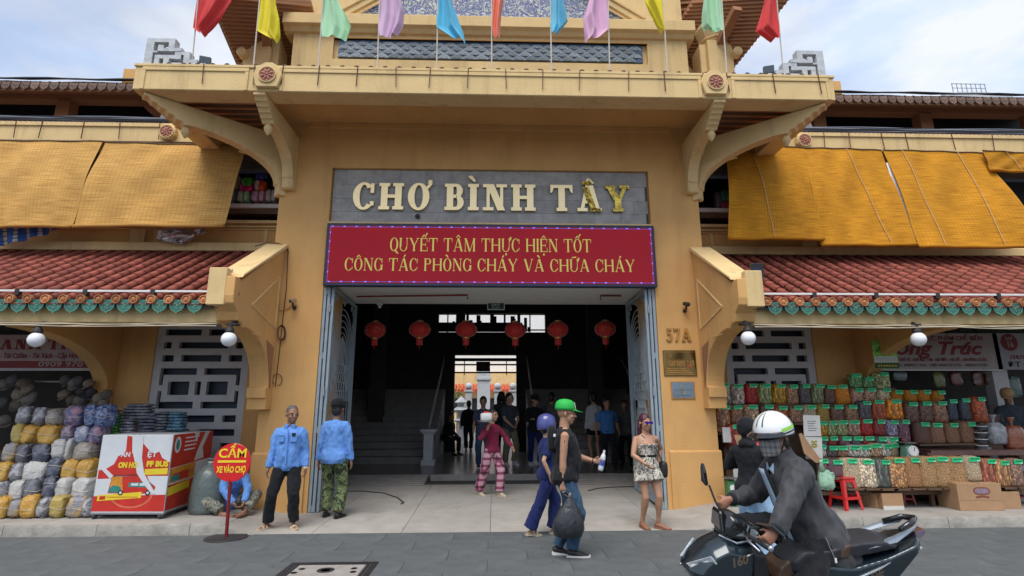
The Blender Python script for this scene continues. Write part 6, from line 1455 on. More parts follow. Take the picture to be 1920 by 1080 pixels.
# flat stacks of dark slippers beyond the cart
for k, (px0, px1, py0, py1, c, nm_) in enumerate(((190,222,768,812,'d','dark grey'),(208,232,775,815,'GRN','green'),(226,262,762,812,'g','grey'),(236,290,757,785,'d','dark mottled'),(262,300,774,816,'n','navy'),(292,322,772,816,'d','black and grey'),(316,350,772,806,'BLU','teal blue'),(180,212,786,826,'n','dark navy'),(326,348,790,815,'BLU','blue'))):
    Y = -.05+.04*(k % 3); a, b = aY(px0, py1, Y), aY(px1, py0, Y); W_ = b.x-a.x; H_ = b.z-a.z
    mm = WR.get(c) or wrapm('w_'+c, (.03, .16, .03) if c == 'GRN' else (.02, .07, .12), (.12, .45, .08) if c == 'GRN' else (.10, .25, .34), 14)
    t = thing('slipper_stack', ((a.x+b.x)/2, Y, a.z), f'{nm_} slippers stacked flat above the advertising cart, {ORD[k]} stack', 'stack', 'flat slipper stacks')
    n = max(3, int(H_/.045))
    for i in range(n):
        mb = soft(((a.x+b.x)/2+random.uniform(-.012, .012), Y, a.z+(i+.5)*H_/n), (W_/2*random.uniform(.92, 1.04), .13, H_/n*.5), i+k*9, .006, 12, 6, .6); mb.build('slipper_pair', mm, t, smooth=True)
# caps and shoes hanging in the shadow of the left shop
CAPC = [mat(f'cap_cloth_{i}', c, .85, .3, 20, .3, 60) for i, c in enumerate(((.17,.15,.13),(.12,.10,.08),(.09,.085,.09),(.20,.16,.12),(.05,.045,.05)))]
k = 0
for px, py, sc__, ci in ((8,722,1.1,0),(26,714,1.1,2),(8,756,1.2,2),(10,790,1.2,0),(46,722,1.4,1),(40,738,1.5,3),(36,760,1.4,1),(58,748,1.5,0),(52,732,1.3,3),(126,714,1.0,2),(140,720,1.0,0),(122,742,1.1,3),(136,752,1.0,1),(150,752,1.1,0),(168,722,1.0,3),(172,738,1.0,4),(155,736,1.0,4),(188,748,1.2,3),(202,742,1.1,1),(196,758,1.0,3),(150,716,1.1,2)):
    p = aY(px, py, .55 if px < 180 else .3); t = thing('cap', tuple(p), f'{("grey beige","brown","dark grey","tan","near black")[ci]} cloth cap, {ORD[k]} of those hanging in the left shop', 'cap', 'caps hanging in the left shop'); k = min(k+1, 20)
    mb = MB(); mb.lathe([(.085*sc__, 0), (.088*sc__, .03), (.075*sc__, .07), (.045*sc__, .095), (.001, .1)], (0, 0, 0), 12); mb.build('crown', CAPC[ci], t, local=True, smooth=True)
    n = 9; arc_ = [(.078*sc__*cos(pi*i/(n-1)), -.03-.10*sc__*sin(pi*i/(n-1))) for i in range(n)]
    MB().pXY(arc_, .0, .006).build('peak', CAPC[ci], t, local=True)
    t.rotation_euler = (R(random.uniform(35, 70)), R(random.uniform(-25, 25)), R(random.uniform(-35, 35)))
# dark figure in the depth of the shop reads as hanging coats: rack rail
tag(MB().tube([(-9.5, .62, 2.1), (-7.0, .62, 2.1)], .015, 6).tube([(-9.2, .62, 2.1), (-9.2, .62, 2.4)], .01, 5).build('hanging_rail', STEEL), 'steel rail the caps hang from in the left shop', 'rail')

# ================================================================== advertising cart, rubbish sack, no entry sign
ct_ = thing('advertising_cart', (-4.8, -1.1, .15), 'red and white advertising cart on castors with a torn tour bus poster', 'cart')
fbl, fbr, ftl, ftr = aY(170, 962, -1.15), aY(309, 962, -1.05), aY(197, 816, -1.02), aY(324, 816, -.94)
sbr, str_ = aY(398, 928, -.30), aY(419, 802, -.26)
fbl = aZ(170, 962, .23) ; fbr = aZ(307, 962, .23)
def onp(px, py, P0, P1, up=V((0, 0, 1))):
    """point on the vertical plane through P0, P1"""
    n = (P1-P0).cross(up).normalized(); r = ray(px, py); t = (P0-CP).dot(n)/r.dot(n); return CP+r*t
tl = onp(197, 816, fbl, fbr); tr = onp(321, 815, fbl, fbr); top = (tl.z+tr.z)/2; dirx = (fbr-fbl); Wc = dirx.length; dirx.normalize()
lean = V((0, 0, top-.23))
back = V((-dirx.y, dirx.x, 0)); 
if back.y < 0: back = -back
# depth from the side face's far bottom corner
far = aZ(400, 925, .25); bd = (far-fbr); bd.z = 0; Dc = min(1.3, bd.length); bdir = bd.normalized()
A0, B0, C0, D0 = fbl.copy(), fbr.copy(), fbr+bdir*Dc, fbl+bdir*Dc
tp = V((0, 0, top-.23))
CW = mat('cart_white_panel', (.62, .64, .66), .35, .05, 6, dirt=.2, dirtc=(.3, .3, .3)); CR_ = mat('cart_red_vinyl', (.50, .03, .02), .4, .15, 6); CY = mat('cart_yellow_vinyl', (.72, .55, .03), .4, .1, 6); CT = mat('cart_teal_print', (.03, .22, .19), .4, .2, 9); CO = mat('cart_orange_print', (.60, .25, .03), .4, .3, 12)
cb_ = MB(); cb_.add([A0, B0, C0, D0, A0+tp, B0+tp, C0+tp, D0+tp], [(0, 1, 2, 3), (4, 5, 6, 7), (0, 1, 5, 4), (1, 2, 6, 5), (2, 3, 7, 6), (3, 0, 4, 7)]); cb_.build('body', CW, ct_, bevel=.006)
nf = dirx.cross(V((0, 0, 1)))*1; nf = nf if nf.y < 0 else -nf
nsd = bdir.cross(V((0, 0, 1))); nsd = nsd if nsd.x > 0 else -nsd
H_ = top-.23
def onface(poly, O, U, Wd, nrm, off, name, m, parent=ct_):
    """poly in 0..1 face coordinates, a film standing a little off the panel"""
    f0 = lambda a, b: tuple(O+U*(a*Wd)+V((0, 0, b*H_))+nrm*off); f1 = lambda a, b: tuple(O+U*(a*Wd)+V((0, 0, b*H_))+nrm*(off+.001)); mb = MB(); mb.prism(poly, f0, f1); return mb.build(name, m, parent)
F = lambda poly, off, name, m: onface(poly, A0, dirx, Wc, nf, off, name, m)
SDF = lambda poly, off, name, m: onface(poly, B0, bdir, Dc, nsd, off, name, m)
F([(.0,.02),(1,.02),(1,.23),(.0,.21)], .001, 'red_print', CR_)
F([(.02,.43),(.27,.44),(.27,.47),(.47,.47),(.60,.47),(.80,.47),(1,.47),(1,.64),(.88,.70),(.83,.78),(.76,.77),(.68,.80),(.61,.87),(.58,.89),(.56,.76),(.45,.76),(.42,.98),(.35,1.0-.01),(.36,.80),(.34,.76),(.26,.72),(.22,.62),(.12,.56),(.02,.54)], .001, 'red_print', CR_)
F([(.42,1.0),(.58,1.0),(.60,.70),(.66,.50),(.78,.34),(.86,.24),(.80,.24),(.68,.36),(.56,.50),(.52,.62),(.47,.75)], .0045, 'torn_strip', CW)
F([(.05,.56),(.12,.56),(.24,.47),(.20,.43)], .0046, 'torn_strip', CW)
F([(.66,.48),(.98,.49),(.98,.57),(.66,.555)], .0025, 'yellow_band', CY)
F([(.06,.15),(.66,.19),(.66,.265),(.06,.225)], .0026, 'yellow_band', CY); F([(.09,.165),(.17,.17),(.17,.215),(.09,.21)], .0035, 'envelope_mark', CR_)
# the bus picture
F([(.19,.25),(.72,.245),(.82,.27),(.84,.33),(.74,.40),(.70,.475),(.22,.46)], .0022, 'bus_picture', CR_); F([(.21,.28),(.40,.27),(.36,.46),(.22,.455)], .003, 'bus_picture', CO); F([(.20,.26),(.38,.26),(.36,.33),(.26,.35),(.21,.32)], .0038, 'bus_picture', CT); F([(.46,.33),(.80,.32),(.76,.39),(.47,.385)], .0032, 'bus_window', CT)
F([(.50,.345),(.60,.343),(.60,.375),(.50,.375)], .004, 'bus_window', CW); F([(.62,.343),(.70,.343),(.70,.375),(.62,.375)], .004, 'bus_window', CW)
for u in (.37, .745):
    F([(u+.037*cos(k*pi/6), .255+.034*sin(k*pi/6)) for k in range(12)], .0042, 'bus_wheel', SBLK); F([(u+.018*cos(k*pi/6), .255+.017*sin(k*pi/6)) for k in range(12)], .0054, 'bus_wheel', CW)
F([(.22,.475),(.68,.49),(.68,.482),(.22,.467)], .004, 'bus_rail', WIRE)
ang = atan2(dirx.y, dirx.x); 
def ftext(s_, u, v, size, m, wd, off=.005, O=A0, U=dirx, Wd=Wc, nrm=nf, a=ang, shear=0., bold=.003):
    loc = O+U*(u*Wd)+V((0, 0, v*H_))+nrm*off; return text(s_, loc, size, m, ct_, width=wd, rot=(R(90), 0, a), shear=shear, bold=bold)
ftext('AN', .365, .715, .09, CW, .13*Wc); ftext('ỆT', .74, .715, .09, CW, .13*Wc)
ftext('ON HO', .42, .575, .10, CY, .27*Wc, bold=.006); ftext('FF BUS', .83, .59, .10, CY, .30*Wc, bold=.006, off=.0062)
ftext('sale@tourbus.com' if False else '..............', .40, .20, .05, CO, .42*Wc)
mb = MB()
for k in range(26):
    a = pi+.25+k*(pi-.5)/25; c = A0+dirx*(.52*Wc)+V((0, 0, .27*H_))+nf*.0025; r_ = .33
    p = c+dirx*(cos(a)*r_*Wc*.9)+V((0, 0, sin(a)*.2*H_)); mb.obox(p, dirx*.014, nf*.0008, V((0, 0, .012)))
mb.build('printed_chain', mat('pale_red_print', (.58, .16, .08), .5), ct_, kind='stuff')
# side panel
SDF([(.0,.02),(1,.02),(1,.38),(.0,.34)], .001, 'red_print', CR_); SDF([(.0,.56),(1,.60),(1,1),(.0,1)], .001, 'red_print', CR_); SDF([(.03,.36),(.6,.38),(.6,.58),(.03,.55)], .0012, 'bus_picture', CO)
SDF([(.10,.38),(.45,.39),(.45,.5),(.10,.48)], .002, 'bus_picture', CR_); SDF([(.05,.38),(.25,.38),(.22,.47),(.06,.45)], .003, 'bus_picture', CT); SDF([(.0,.20),(.5,.24),(.5,.35),(.0,.31)], .002, 'yellow_band', CY)
SDF([(.06+.07*cos(k*pi/8)+.06, .86+.11*sin(k*pi/8)) for k in range(16)], .002, 'round_logo', CW); SDF([(.12+.04*cos(k*pi/8), .86+.07*sin(k*pi/8)) for k in range(16)], .003, 'round_logo', CT)
for k in range(4): SDF([(.28, .93-.055*k), (.62-.03*k, .935-.055*k), (.62-.03*k, .955-.055*k), (.28, .95-.055*k)], .002, 'printed_line', CW)
SDF([(.78,1),(.90,1),(.74,.78),(.80,.62),(.55,.60),(.62,.75)], .003, 'torn_strip', CARDW); SDF([(.5,1),(.62,1),(.55,.86)], .003, 'torn_strip', CARDW)
ed = MB(); ed.bar(A0+V((0,0,-.004)), B0+V((0,0,-.004)), .02, .022).bar(B0+V((0,0,-.0045)), C0+V((0,0,-.0045)), .02, .022).bar(B0+nf*.004+nsd*.004, B0+tp+nf*.004+nsd*.004, .012); ed.build('steel_edge', STEEL, ct_)
for P_ in (A0+dirx*.05+bdir*.02, B0-dirx*.05+bdir*.02, C0-dirx*.06-bdir*.06, D0+dirx*.06-bdir*.06):
    w0 = MB().tube([V((P_.x-.018, P_.y, (.15+.042))), V((P_.x+.018, P_.y, (.15+.042)))], .042, 14); wh = w0.build('castor_wheel', mat('castor_rubber', (.05, .05, .055), .5) if 'castor_rubber' not in bpy.data.materials else bpy.data.materials['castor_rubber'], ct_, autos=40)
    MB().box(P_.x-.022, P_.x-.016, P_.y-.025, P_.y+.025, .18, .225).box(P_.x+.016, P_.x+.022, P_.y-.025, P_.y+.025, .18, .225).build('castor_fork', STEEL, wh, local=True)
# full rubbish sack
p = aZ(374, 966, .15); p.y += .16; b_l, b_r = aY(344, 930, p.y), aY(406, 930, p.y); Wd = b_r.x-b_l.x; Ht = aY(378, 868, p.y).z-.15
rs = thing('rubbish_sack', (p.x, p.y, .15), 'full grey green plastic sack tied at the neck beside the cart', 'sack')
mb = MB(); n = 28; rings = []; rnd = random.Random(4)
for z, r_ in ((0, .40), (.02, .46), (.1, .50), (.3, .50), (.5, .49), (.7, .46), (.82, .38), (.92, .24), (.98, .10), (1.02, .06), (1.06, .10), (1.10, .13)):
    rings.append([(p.x+(Wd*r_*(1+.035*sin(k*1.9+z*9)+.05*(z > .7)*sin(k*3.1)))*cos(2*pi*k/n), p.y+Wd*.85*r_*(1+.04*sin(k*2.3+z*6))*sin(2*pi*k/n), .15+Ht*z+rnd.uniform(-.005, .005)) for k in range(n)])
mb.loft(rings); SK = mat('grey_green_plastic_film', (.105, .135, .13), .32, .15, 5, .9, 9, coat=.3); mb.build('sack_body', SK, rs, smooth=True)
MB().lathe([(.035, Ht*1.0), (.045, Ht*1.015), (.035, Ht*1.03)], (p.x, p.y, .15), 12).build('tie', TIE, rs)
# no entry sign
p = aZ(424, 1010, .004); ns_ = thing('no_entry_sign', (p.x, p.y, 0), 'round red standing sign in yellow letters forbidding vehicles into the market', 'sign')
MB().lathe([(.001, 0), (.26, 0), (.262, .012), (.25, .020), (.03, .024), (.001, .024)], (p.x, p.y, 0.006), 28).build('base_plate', IRON, ns_, autos=30)
c = aY(436, 867, p.y); rr = .245
MB().tube([(p.x, p.y, .02), (c.x-.005, p.y+.0, c.z-rr+.03)], .022, 10).build('post', mat('dark_red_post', (.17, .01, .015), .4), ns_)
DR = mat('sign_red', (.60, .012, .015), .3, .06, 5, coat=.4, dirt=.15, dirtc=(.3, .02, .02)); DYL = mat('sign_yellow', (.80, .62, .03), .45, .05)
MB().lathe([(.001, 0), (rr, 0), (rr, .02), (.001, .02)], (c.x, p.y+.0, c.z), 40, ax=M.Rotation(R(90), 3, 'X')).build('disc', DR, ns_, bevel=.004)
yy = p.y-.0215
text('CẤM', (c.x+.0, yy, c.z+.065), .16, DYL, ns_, width=.36, bold=.003); MB().box(c.x-.185, c.x+.185, yy-.001, yy+.001, c.z-.0, c.z+.028).build('bar', DYL, ns_)
text('XE VÀO CHỢ', (c.x+.0, yy, c.z-.125), .11, DYL, ns_, width=.38, bold=.003)
# ================================================================== people
def skin(name, c): 
    m = mat(name, c, .5, .08, 14, .12, 120, spec=.4); b = m.node_tree.nodes['Principled BSDF']; b.inputs['Subsurface Weight'].default_value = .05; b.inputs['Subsurface Radius'].default_value = (.02, .008, .004); return m
SK_TAN = skin('tan_skin', (.42, .225, .14)); SK_BR = skin('brown_skin', (.27, .14, .085)); SK_LT = skin('light_skin', (.46, .27, .18))
def fabric(name, c, rough=.85, var=.10, sc_=7, bump=.25): return mat(name, c, rough, var, sc_, bump, 22, sheen=.08, spec=.2)
F_BLUE = fabric('light_blue_cotton', (.13, .29, .66)); F_BLACK = fabric('black_cloth', (.011, .012, .015)); F_NAVY = fabric('navy_blue_cloth', (.010, .017, .085)); F_JEAN = fabric('blue_denim', (.040, .085, .145), var=.3, sc_=9)
F_MAR = fabric('maroon_knit', (.22, .02, .055)); F_GREY = fabric('charcoal_jacket', (.048, .050, .055), .6); F_LBL = fabric('pale_blue_cloth', (.40, .52, .64)); F_OLV = fabric('olive_khaki', (.17, .15, .10)); F_DGR = fabric('dark_slate_cloth', (.05, .06, .075)); F_WBL = fabric('washed_pale_jeans', (.30, .45, .62), var=.2); F_SEC = fabric('uniform_blue', (.05, .16, .40)); F_WHT = fabric('off_white_cloth', (.55, .55, .56))
L_BEI = mat('beige_sandal', (.50, .42, .30), .6); L_BLK = mat('black_shoe', (.02, .02, .022), .45); L_BRN = mat('brown_leather_shoe', (.26, .12, .075), .5); L_WSO = mat('white_rubber_sole', (.70, .70, .68), .5)
H_BLK = mat('black_hair', (.012, .010, .010), .45, .3, 40, .4, 90, spec=.5); H_GRY = mat('grey_cropped_hair', (.10, .095, .09), .7, .4, 40, .4, 90); H_PUR = mat('dyed_purple_red_hair', (.055, .010, .022), .4, .4, 30, .4, 70, spec=.5)
EYEW = mat('eye_white', (.34, .31, .28), .3); EYED = mat('dark_iris', (.015, .01, .008), .2); LIP = mat('lip_colour', (.30, .10, .08), .5)
def patt(name, cols, sc_, kind='camo'):
    m, nt, b = newmat(name); g = N(nt, 'ShaderNodeTexCoord'); n = N(nt, 'ShaderNodeTexNoise', _Scale=sc_, _Detail=2.5, _Distortion=1.2); L(nt, g.outputs['Object'], n.inputs['Vector'])
    cr = N(nt, 'ShaderNodeValToRGB'); cr.color_ramp.interpolation = 'CONSTANT'; e = cr.color_ramp.elements
    while len(e) < len(cols): e.new(.5)
    pos = [0, .42, .50, .58, .66]
    for k, c in enumerate(cols): e[k].position = pos[k]; e[k].color = (*c, 1)
    L(nt, n.outputs[0], cr.inputs[0]); L(nt, cr.outputs[0], b.inputs['Base Color']); b.inputs['Roughness'].default_value = .85
    n4 = N(nt, 'ShaderNodeTexNoise', _Scale=22.0, _Detail=4.0); L(nt, g.outputs['Object'], n4.inputs['Vector']); bp = N(nt, 'ShaderNodeBump', _Strength=.25, _Distance=.02); L(nt, n4.outputs[0], bp.inputs['Height']); L(nt, bp.outputs[0], b.inputs['Normal']); return m
CAMO = patt('green_camouflage', [(.022, .025, .018), (.07, .10, .035), (.17, .22, .09), (.05, .045, .03), (.20, .24, .12)], 11)
CAMG = patt('grey_camouflage', [(.10, .11, .09), (.22, .23, .18), (.06, .065, .055), (.28, .27, .22)], 11)
FLOR = patt('black_white_floral', [(.62, .57, .48), (.62, .57, .48), (.03, .03, .035), (.62, .57, .48), (.10, .09, .09)], 26)
SCALEP = patt('grey_patterned_cloth', [(.04, .04, .045), (.18, .18, .18), (.05, .05, .05)], 40)
def plaid(name, c0, c1, c2, f1, f2):
    m, nt, b = newmat(name); g = N(nt, 'ShaderNodeTexCoord'); sx = N(nt, 'ShaderNodeSeparateXYZ'); L(nt, g.outputs['Object'], sx.inputs[0]); fac = []
    ad = N(nt, 'ShaderNodeMath', operation='ADD'); L(nt, sx.outputs[0], ad.inputs[0]); L(nt, sx.outputs[1], ad.inputs[1])
    for o, f_ in ((ad.outputs[0], f1), (sx.outputs[2], f2)):
        a = N(nt, 'ShaderNodeMath', operation='MULTIPLY'); a.inputs[1].default_value = f_; L(nt, o, a.inputs[0]); c = N(nt, 'ShaderNodeMath', operation='FRACT'); L(nt, a.outputs[0], c.inputs[0]); d = N(nt, 'ShaderNodeMath', operation='LESS_THAN'); d.inputs[1].default_value = .38; L(nt, c.outputs[0], d.inputs[0]); fac.append(d.outputs[0])
    s_ = N(nt, 'ShaderNodeMath', operation='ADD'); L(nt, fac[0], s_.inputs[0]); L(nt, fac[1], s_.inputs[1]); s2_ = N(nt, 'ShaderNodeMath', operation='MULTIPLY'); s2_.inputs[1].default_value = .45; L(nt, s_.outputs[0], s2_.inputs[0])
    cr = N(nt, 'ShaderNodeValToRGB'); e = cr.color_ramp.elements; e[0].color = (*c0, 1); e[1].color = (*c2, 1); e[1].position = .9; e.new(.45).color = (*c1, 1); L(nt, s2_.outputs[0], cr.inputs[0]); L(nt, cr.outputs[0], b.inputs['Base Color']); b.inputs['Roughness'].default_value = .85; return m
PLAID = plaid('pink_plaid', (.50, .28, .34), (.24, .05, .10), (.05, .015, .03), 9, 8); PLDG = plaid('grey_plaid_mask', (.30, .28, .27), (.20, .19, .19), (.12, .115, .12), 24, 24); PLDB = plaid('dark_blue_plaid', (.04, .06, .10), (.08, .10, .16), (.015, .02, .04), 14, 14)

TMPC = 0
def remesh(mb, name, m, parent, vox, it=3, disp=0., ds=9., seed=0, smooth=True, squash=(1, 1, 1)):
    o = mb.build('tmp', m, recalc=True); r = o.modifiers.new('r', 'REMESH'); r.mode = 'VOXEL'; r.voxel_size = vox
    s = o.modifiers.new('s', 'SMOOTH'); s.iterations = it; s.factor = .6
    dg = bpy.context.evaluated_depsgraph_get(); me = bpy.data.meshes.new_from_object(o.evaluated_get(dg)); bpy.data.objects.remove(o)
    me.name = name; me.materials.clear(); me.materials.append(m)
    if disp:
        off = V((seed*3.1, seed*1.7, seed*.9)); nn = [v.normal.copy() for v in me.vertices]
        for v, n in zip(me.vertices, nn):
            p = V((v.co.x*ds*squash[0], v.co.y*ds*squash[1], v.co.z*ds*squash[2]))+off
            a = MN.noise(p)+.5*MN.noise(p*2.3); a = a-.55*abs(MN.noise(p*1.3+V((5, 5, 5)))); v.co += n*disp*a
    if smooth: me.shade_smooth()
    n = bpy.data.objects.new(name, me); COL.objects.link(n); n.parent = parent; return n
def ik(a, b, l1, l2, pole):
    a, b, pole = V(a), V(b), V(pole); d = b-a; D = min(d.length, (l1+l2)*.999); u = d.normalized(); b = a+u*D
    x = (l1*l1-l2*l2+D*D)/(2*D); h = sqrt(max(0, l1*l1-x*x)); q = pole-u*pole.dot(u)
    q = q.normalized() if q.length > 1e-5 else V((0, 1, 0)); return a+u*x+q*h, b
def seg(mb, pts, rs, n=12): mb.tube([V(p) for p in pts], rs, n)
def hand(mb, w_, d, nrm, side, curl=.5, s=1., grip=0.):
    """palm with four unequal bent fingers and a thumb that leaves its side; side: unit vector towards the thumb"""
    w_, d, nrm = V(w_), V(d).normalized(), V(nrm); side = V(side); side = (side-d*side.dot(d)).normalized(); nrm = d.cross(side); 
    if nrm.dot(V(hand.n)) < 0: nrm = -nrm
    pe = w_+d*.085*s
    rings = []
    for t, w2, th in ((0, .026, .020), (.25, .034, .019), (.6, .041, .017), (1.0, .040, .013)):
        c = w_.lerp(pe, t); rings.append([c+side*(cos(2*pi*k/12)*w2*s)+nrm*(sin(2*pi*k/12)*th*s) for k in range(12)])
    mb.loft(rings)
    for k, (ln, rr) in enumerate(((.066, .0088), (.076, .009), (.070, .0087), (.054, .0078))):
        b = pe-d*.012*s+side*((.029-.0195*k)*s); p = [b]; ang = curl*.6
        for j, f_ in enumerate((.45, .32, .23)):
            dd = d*cos(ang)+nrm*sin(ang); p.append(p[-1]+dd*ln*f_*s*1.12); ang += curl*(.9-.05*k)
        mb.tube(p, [rr*s*1.12, rr*s*1.08, rr*s, rr*s*.8], 8)
    b = w_+d*.018*s+side*.022*s; d1 = (d*.62+side*.72+nrm*(.25+.5*grip)).normalized(); q = b+d1*.042*s; d2 = (d*.85+side*.25+nrm*(.25+.8*grip)).normalized()
    mb.tube([b, q, q+d2*.03*s], [.0125*s, .0105*s, .0075*s], 8)
hand.n = (0, -1, 0)
def person(lab, loc, rz, H=1.68, fem=False, lean=0., twist=0., hipz=None, feet=None, footyaw=(0, 0), kpole=None, hands=None, epole=None, head=(0, 0), vox=.011, skinm=None, girth=1., belly=0.,
           top=None, bottom=None, shoes=None, hair=None, hat=None, hdir=None, curl=.5, group=None, seed=0, face=True, hnorm=None, toe=None, hipoff=(0, 0), cat='person'):
    """facing -Y locally; index 0 is the figure's right (-X local), 1 its left (+X)"""
    k = H/1.70; T = thing('person', loc, lab, cat, group, rz=rz)
    hz = (.905 if hipz is None else hipz/k)*k; hip = V((hipoff[0], hipoff[1], hz)); A = Euler((lean, 0, twist)).to_matrix()
    sh = [hip+A@V((s*.168*k*(.88 if fem else 1.)*girth**.5, 0.0, .455*k)) for s in (-1, 1)]
    nb = hip+A@V((0, 0, .545*k)); Hd = Euler((lean*.4+head[1], 0, head[0])).to_matrix(); hc = nb+A@V((0, -.010*k, .035*k))+Hd@V((0, -.012*k, .125*k))
    hj = [hip+V((s*.092*k, 0, -.02*k)) for s in (-1, 1)]
    feet = feet or [(-.11, .0, 0), (.11, .0, 0)]; ft = [V(f)*1 for f in feet]; an = [V((f.x, f.y, f.z+.085*k)) for f in ft]
    kp = kpole or [(-.15, -1, 0), (.15, -1, 0)]; kn = []
    for i in (0, 1):
        m_, e_ = ik(hj[i], an[i], .425*k, .41*k, kp[i]); kn.append(m_); an[i] = e_
    hands = hands or [(-.235, -.03, .80), (.235, -.03, .80)]; ep = epole or [(-.3, 1, 0), (.3, 1, 0)]; el = []; wr = []
    for i in (0, 1):
        m_, e_ = ik(sh[i], V(hands[i]), .285*k, .255*k, ep[i]); el.append(m_); wr.append(e_)
    g = girth*(.9 if fem else 1.)
    def torso(t, z0=-.10, z1=.56, hem=0., tm=1.):
        prof = [(-.11, .125, .095, .01), (-.04, .165 if not fem else .172, .118, .008), (.03, .160 if not fem else .168, .115, .002), (.12, .148 if not fem else .135, .108+belly*.8, -.004-belly), (.20, .143 if not fem else .125, .104+belly, -.004-belly*1.1), (.29, .155 if not fem else .140, .112+belly*.5, -.004-belly*.4), (.38, .172 if not fem else .150, .120+(.018 if fem else 0), -.006-(.014 if fem else 0)), (.45, .172 if not fem else .150, .108, 0), (.495, .135, .080, .004), (.53, .085, .062, .006), (.57, .055, .055, .004)]
        rings = []
        for z, w_, d_, y in prof:
            if z < z0-1e-6 or z > z1+1e-6: continue
            w2, d2 = w_*g*k+t, d_*g*k+t
            if z < .06: w2 += hem*.5; d2 += hem*.5
            rings.append([hip+A@V((w2*math.copysign(abs(cos(2*pi*q/20))**.85, cos(2*pi*q/20)), y*k+d2*math.copysign(abs(sin(2*pi*q/20))**.9, sin(2*pi*q/20)), z*k)) for q in range(20)])
        return rings
    b = MB(); b.loft(torso(-.012))
    seg(b, [nb+A@V((0, 0, -.05*k)), nb+A@V((0, -.004, .03*k)), hc+Hd@V((0, .012*k, -.05*k))], [.062*k*g**.5, .059*k*g**.5, .058*k], 12)
    Q = lambda x, y, z: hc+Hd@V((x*k*1.24, y*k*1.17, z*k*1.18))
    b.ball(Q(0, .008, .025), (.084*k, .101*k, .098*k), 16, 12, rot=Hd); b.ball(Q(0, -.020, -.040), (.068*k, .074*k, .076*k), 14, 10, rot=Hd); b.ball(Q(0, -.050, -.084), (.040*k, .032*k, .024*k), 10, 8, rot=Hd)
    b.loft([[Q(x, -.082+dy, z) for x, dy, z in ((-.011, 0, .012), (.011, 0, .012), (.006, -.010, .014), (-.006, -.010, .014))], [Q(x, -.084+dy, z) for x, dy, z in ((-.018, .004, -.034), (.018, .004, -.034), (.010, -.026, -.030), (-.010, -.026, -.030))]])
    b.ball(Q(0, -.108, -.030), (.0115*k, .011*k, .010*k), 8, 6, rot=Hd)
    for s in (-1, 1):
        b.ball(Q(s*.076, .012, -.004), (.010*k, .020*k, .032*k), 8, 6, rot=Hd); b.ball(Q(s*.030, -.078, .022), (.024*k, .012*k, .009*k), 8, 6, rot=Hd); b.ball(Q(s*.038, -.064, -.025), (.022*k, .02*k, .020*k), 8, 6, rot=Hd)
    b.ball(Q(0, -.083, -.060), (.026*k, .012*k, .0075*k), 10, 6, rot=Hd)
    for i, s in ((0, -1), (1, 1)):
        seg(b, [sh[i]+A@V((-s*.03*k, 0, .005)), sh[i], sh[i].lerp(el[i], .35), sh[i].lerp(el[i], .8), el[i], el[i].lerp(wr[i], .3), wr[i].lerp(el[i], .25), wr[i]], [.040*k*g, .048*k*g, .047*k*g, .041*k*g, .038*k*g, .040*k*g, .030*k, .025*k], 12)
        dd = V(hdir[i]) if hdir and hdir[i] else (wr[i]-el[i]); hand.n = hnorm[i] if hnorm and hnorm[i] else (-s, -.2, 0); cu = curl[i] if isinstance(curl, (tuple, list)) else curl
        thumb = V((0, -1, 0)) if not (hdir and hdir[i]) else V((0, 0, 1)); hand(b, wr[i]-dd.normalized()*.008, dd, (0, 0, 0), thumb, cu, k, grip=.5 if cu > .9 else 0)
        seg(b, [hj[i]+V((0, 0, .05*k)), hj[i], hj[i].lerp(kn[i], .4), hj[i].lerp(kn[i], .85), kn[i], kn[i].lerp(an[i], .3), kn[i].lerp(an[i], .75), an[i]], [.088*k*g, .090*k*g, .078*k*g, .058*k*g**.5, .055*k*g**.5, .056*k*g**.5, .037*k, .035*k], 14)
        fy = footyaw[i]; fd = Euler((0, 0, fy)).to_matrix()@V((0, -1, 0)); tp = (toe[i] if toe else 0)
        heel, tip = an[i]-fd*.045*k+V((0, 0, -.05*k)), an[i]+fd*.165*k+V((0, 0, -.065*k-tp))
        b.tube([heel, an[i]+fd*.04*k+V((0, 0, -.045*k-tp*.3)), an[i]+fd*.11*k+V((0, 0, -.062*k-tp*.7)), tip], [(.034*k, .03*k), (.036*k, .036*k), (.042*k, .022*k), (.030*k, .014*k)], 12)
    remesh(b, 'body', skinm or SK_TAN, T, vox, 3)
    if face:
        for s in (-1, 1):
            e = MB().ball(Q(s*.030, -.0835, .002), (.0125*k, .007*k, .0068*k), 10, 6, rot=Hd).build('eye', EYEW, T, local=True, smooth=True); MB().ball(Q(s*.030, -.089, .002), (.0062*k, .003*k, .0062*k), 8, 6, rot=Hd).build('iris', EYED, e, local=True)
            MB().tube([Q(s*.046, -.083, .021), Q(s*.030, -.0905, .026), Q(s*.014, -.091, .022)], .0036*k, 6).build('eyebrow', H_BLK, T, local=True)
        MB().ball(Q(0, -.0945, -.060), (.021*k, .0045*k, .0045*k), 10, 6, rot=Hd).build('mouth', LIP, T, local=True, smooth=True)
    c = vox*1.15
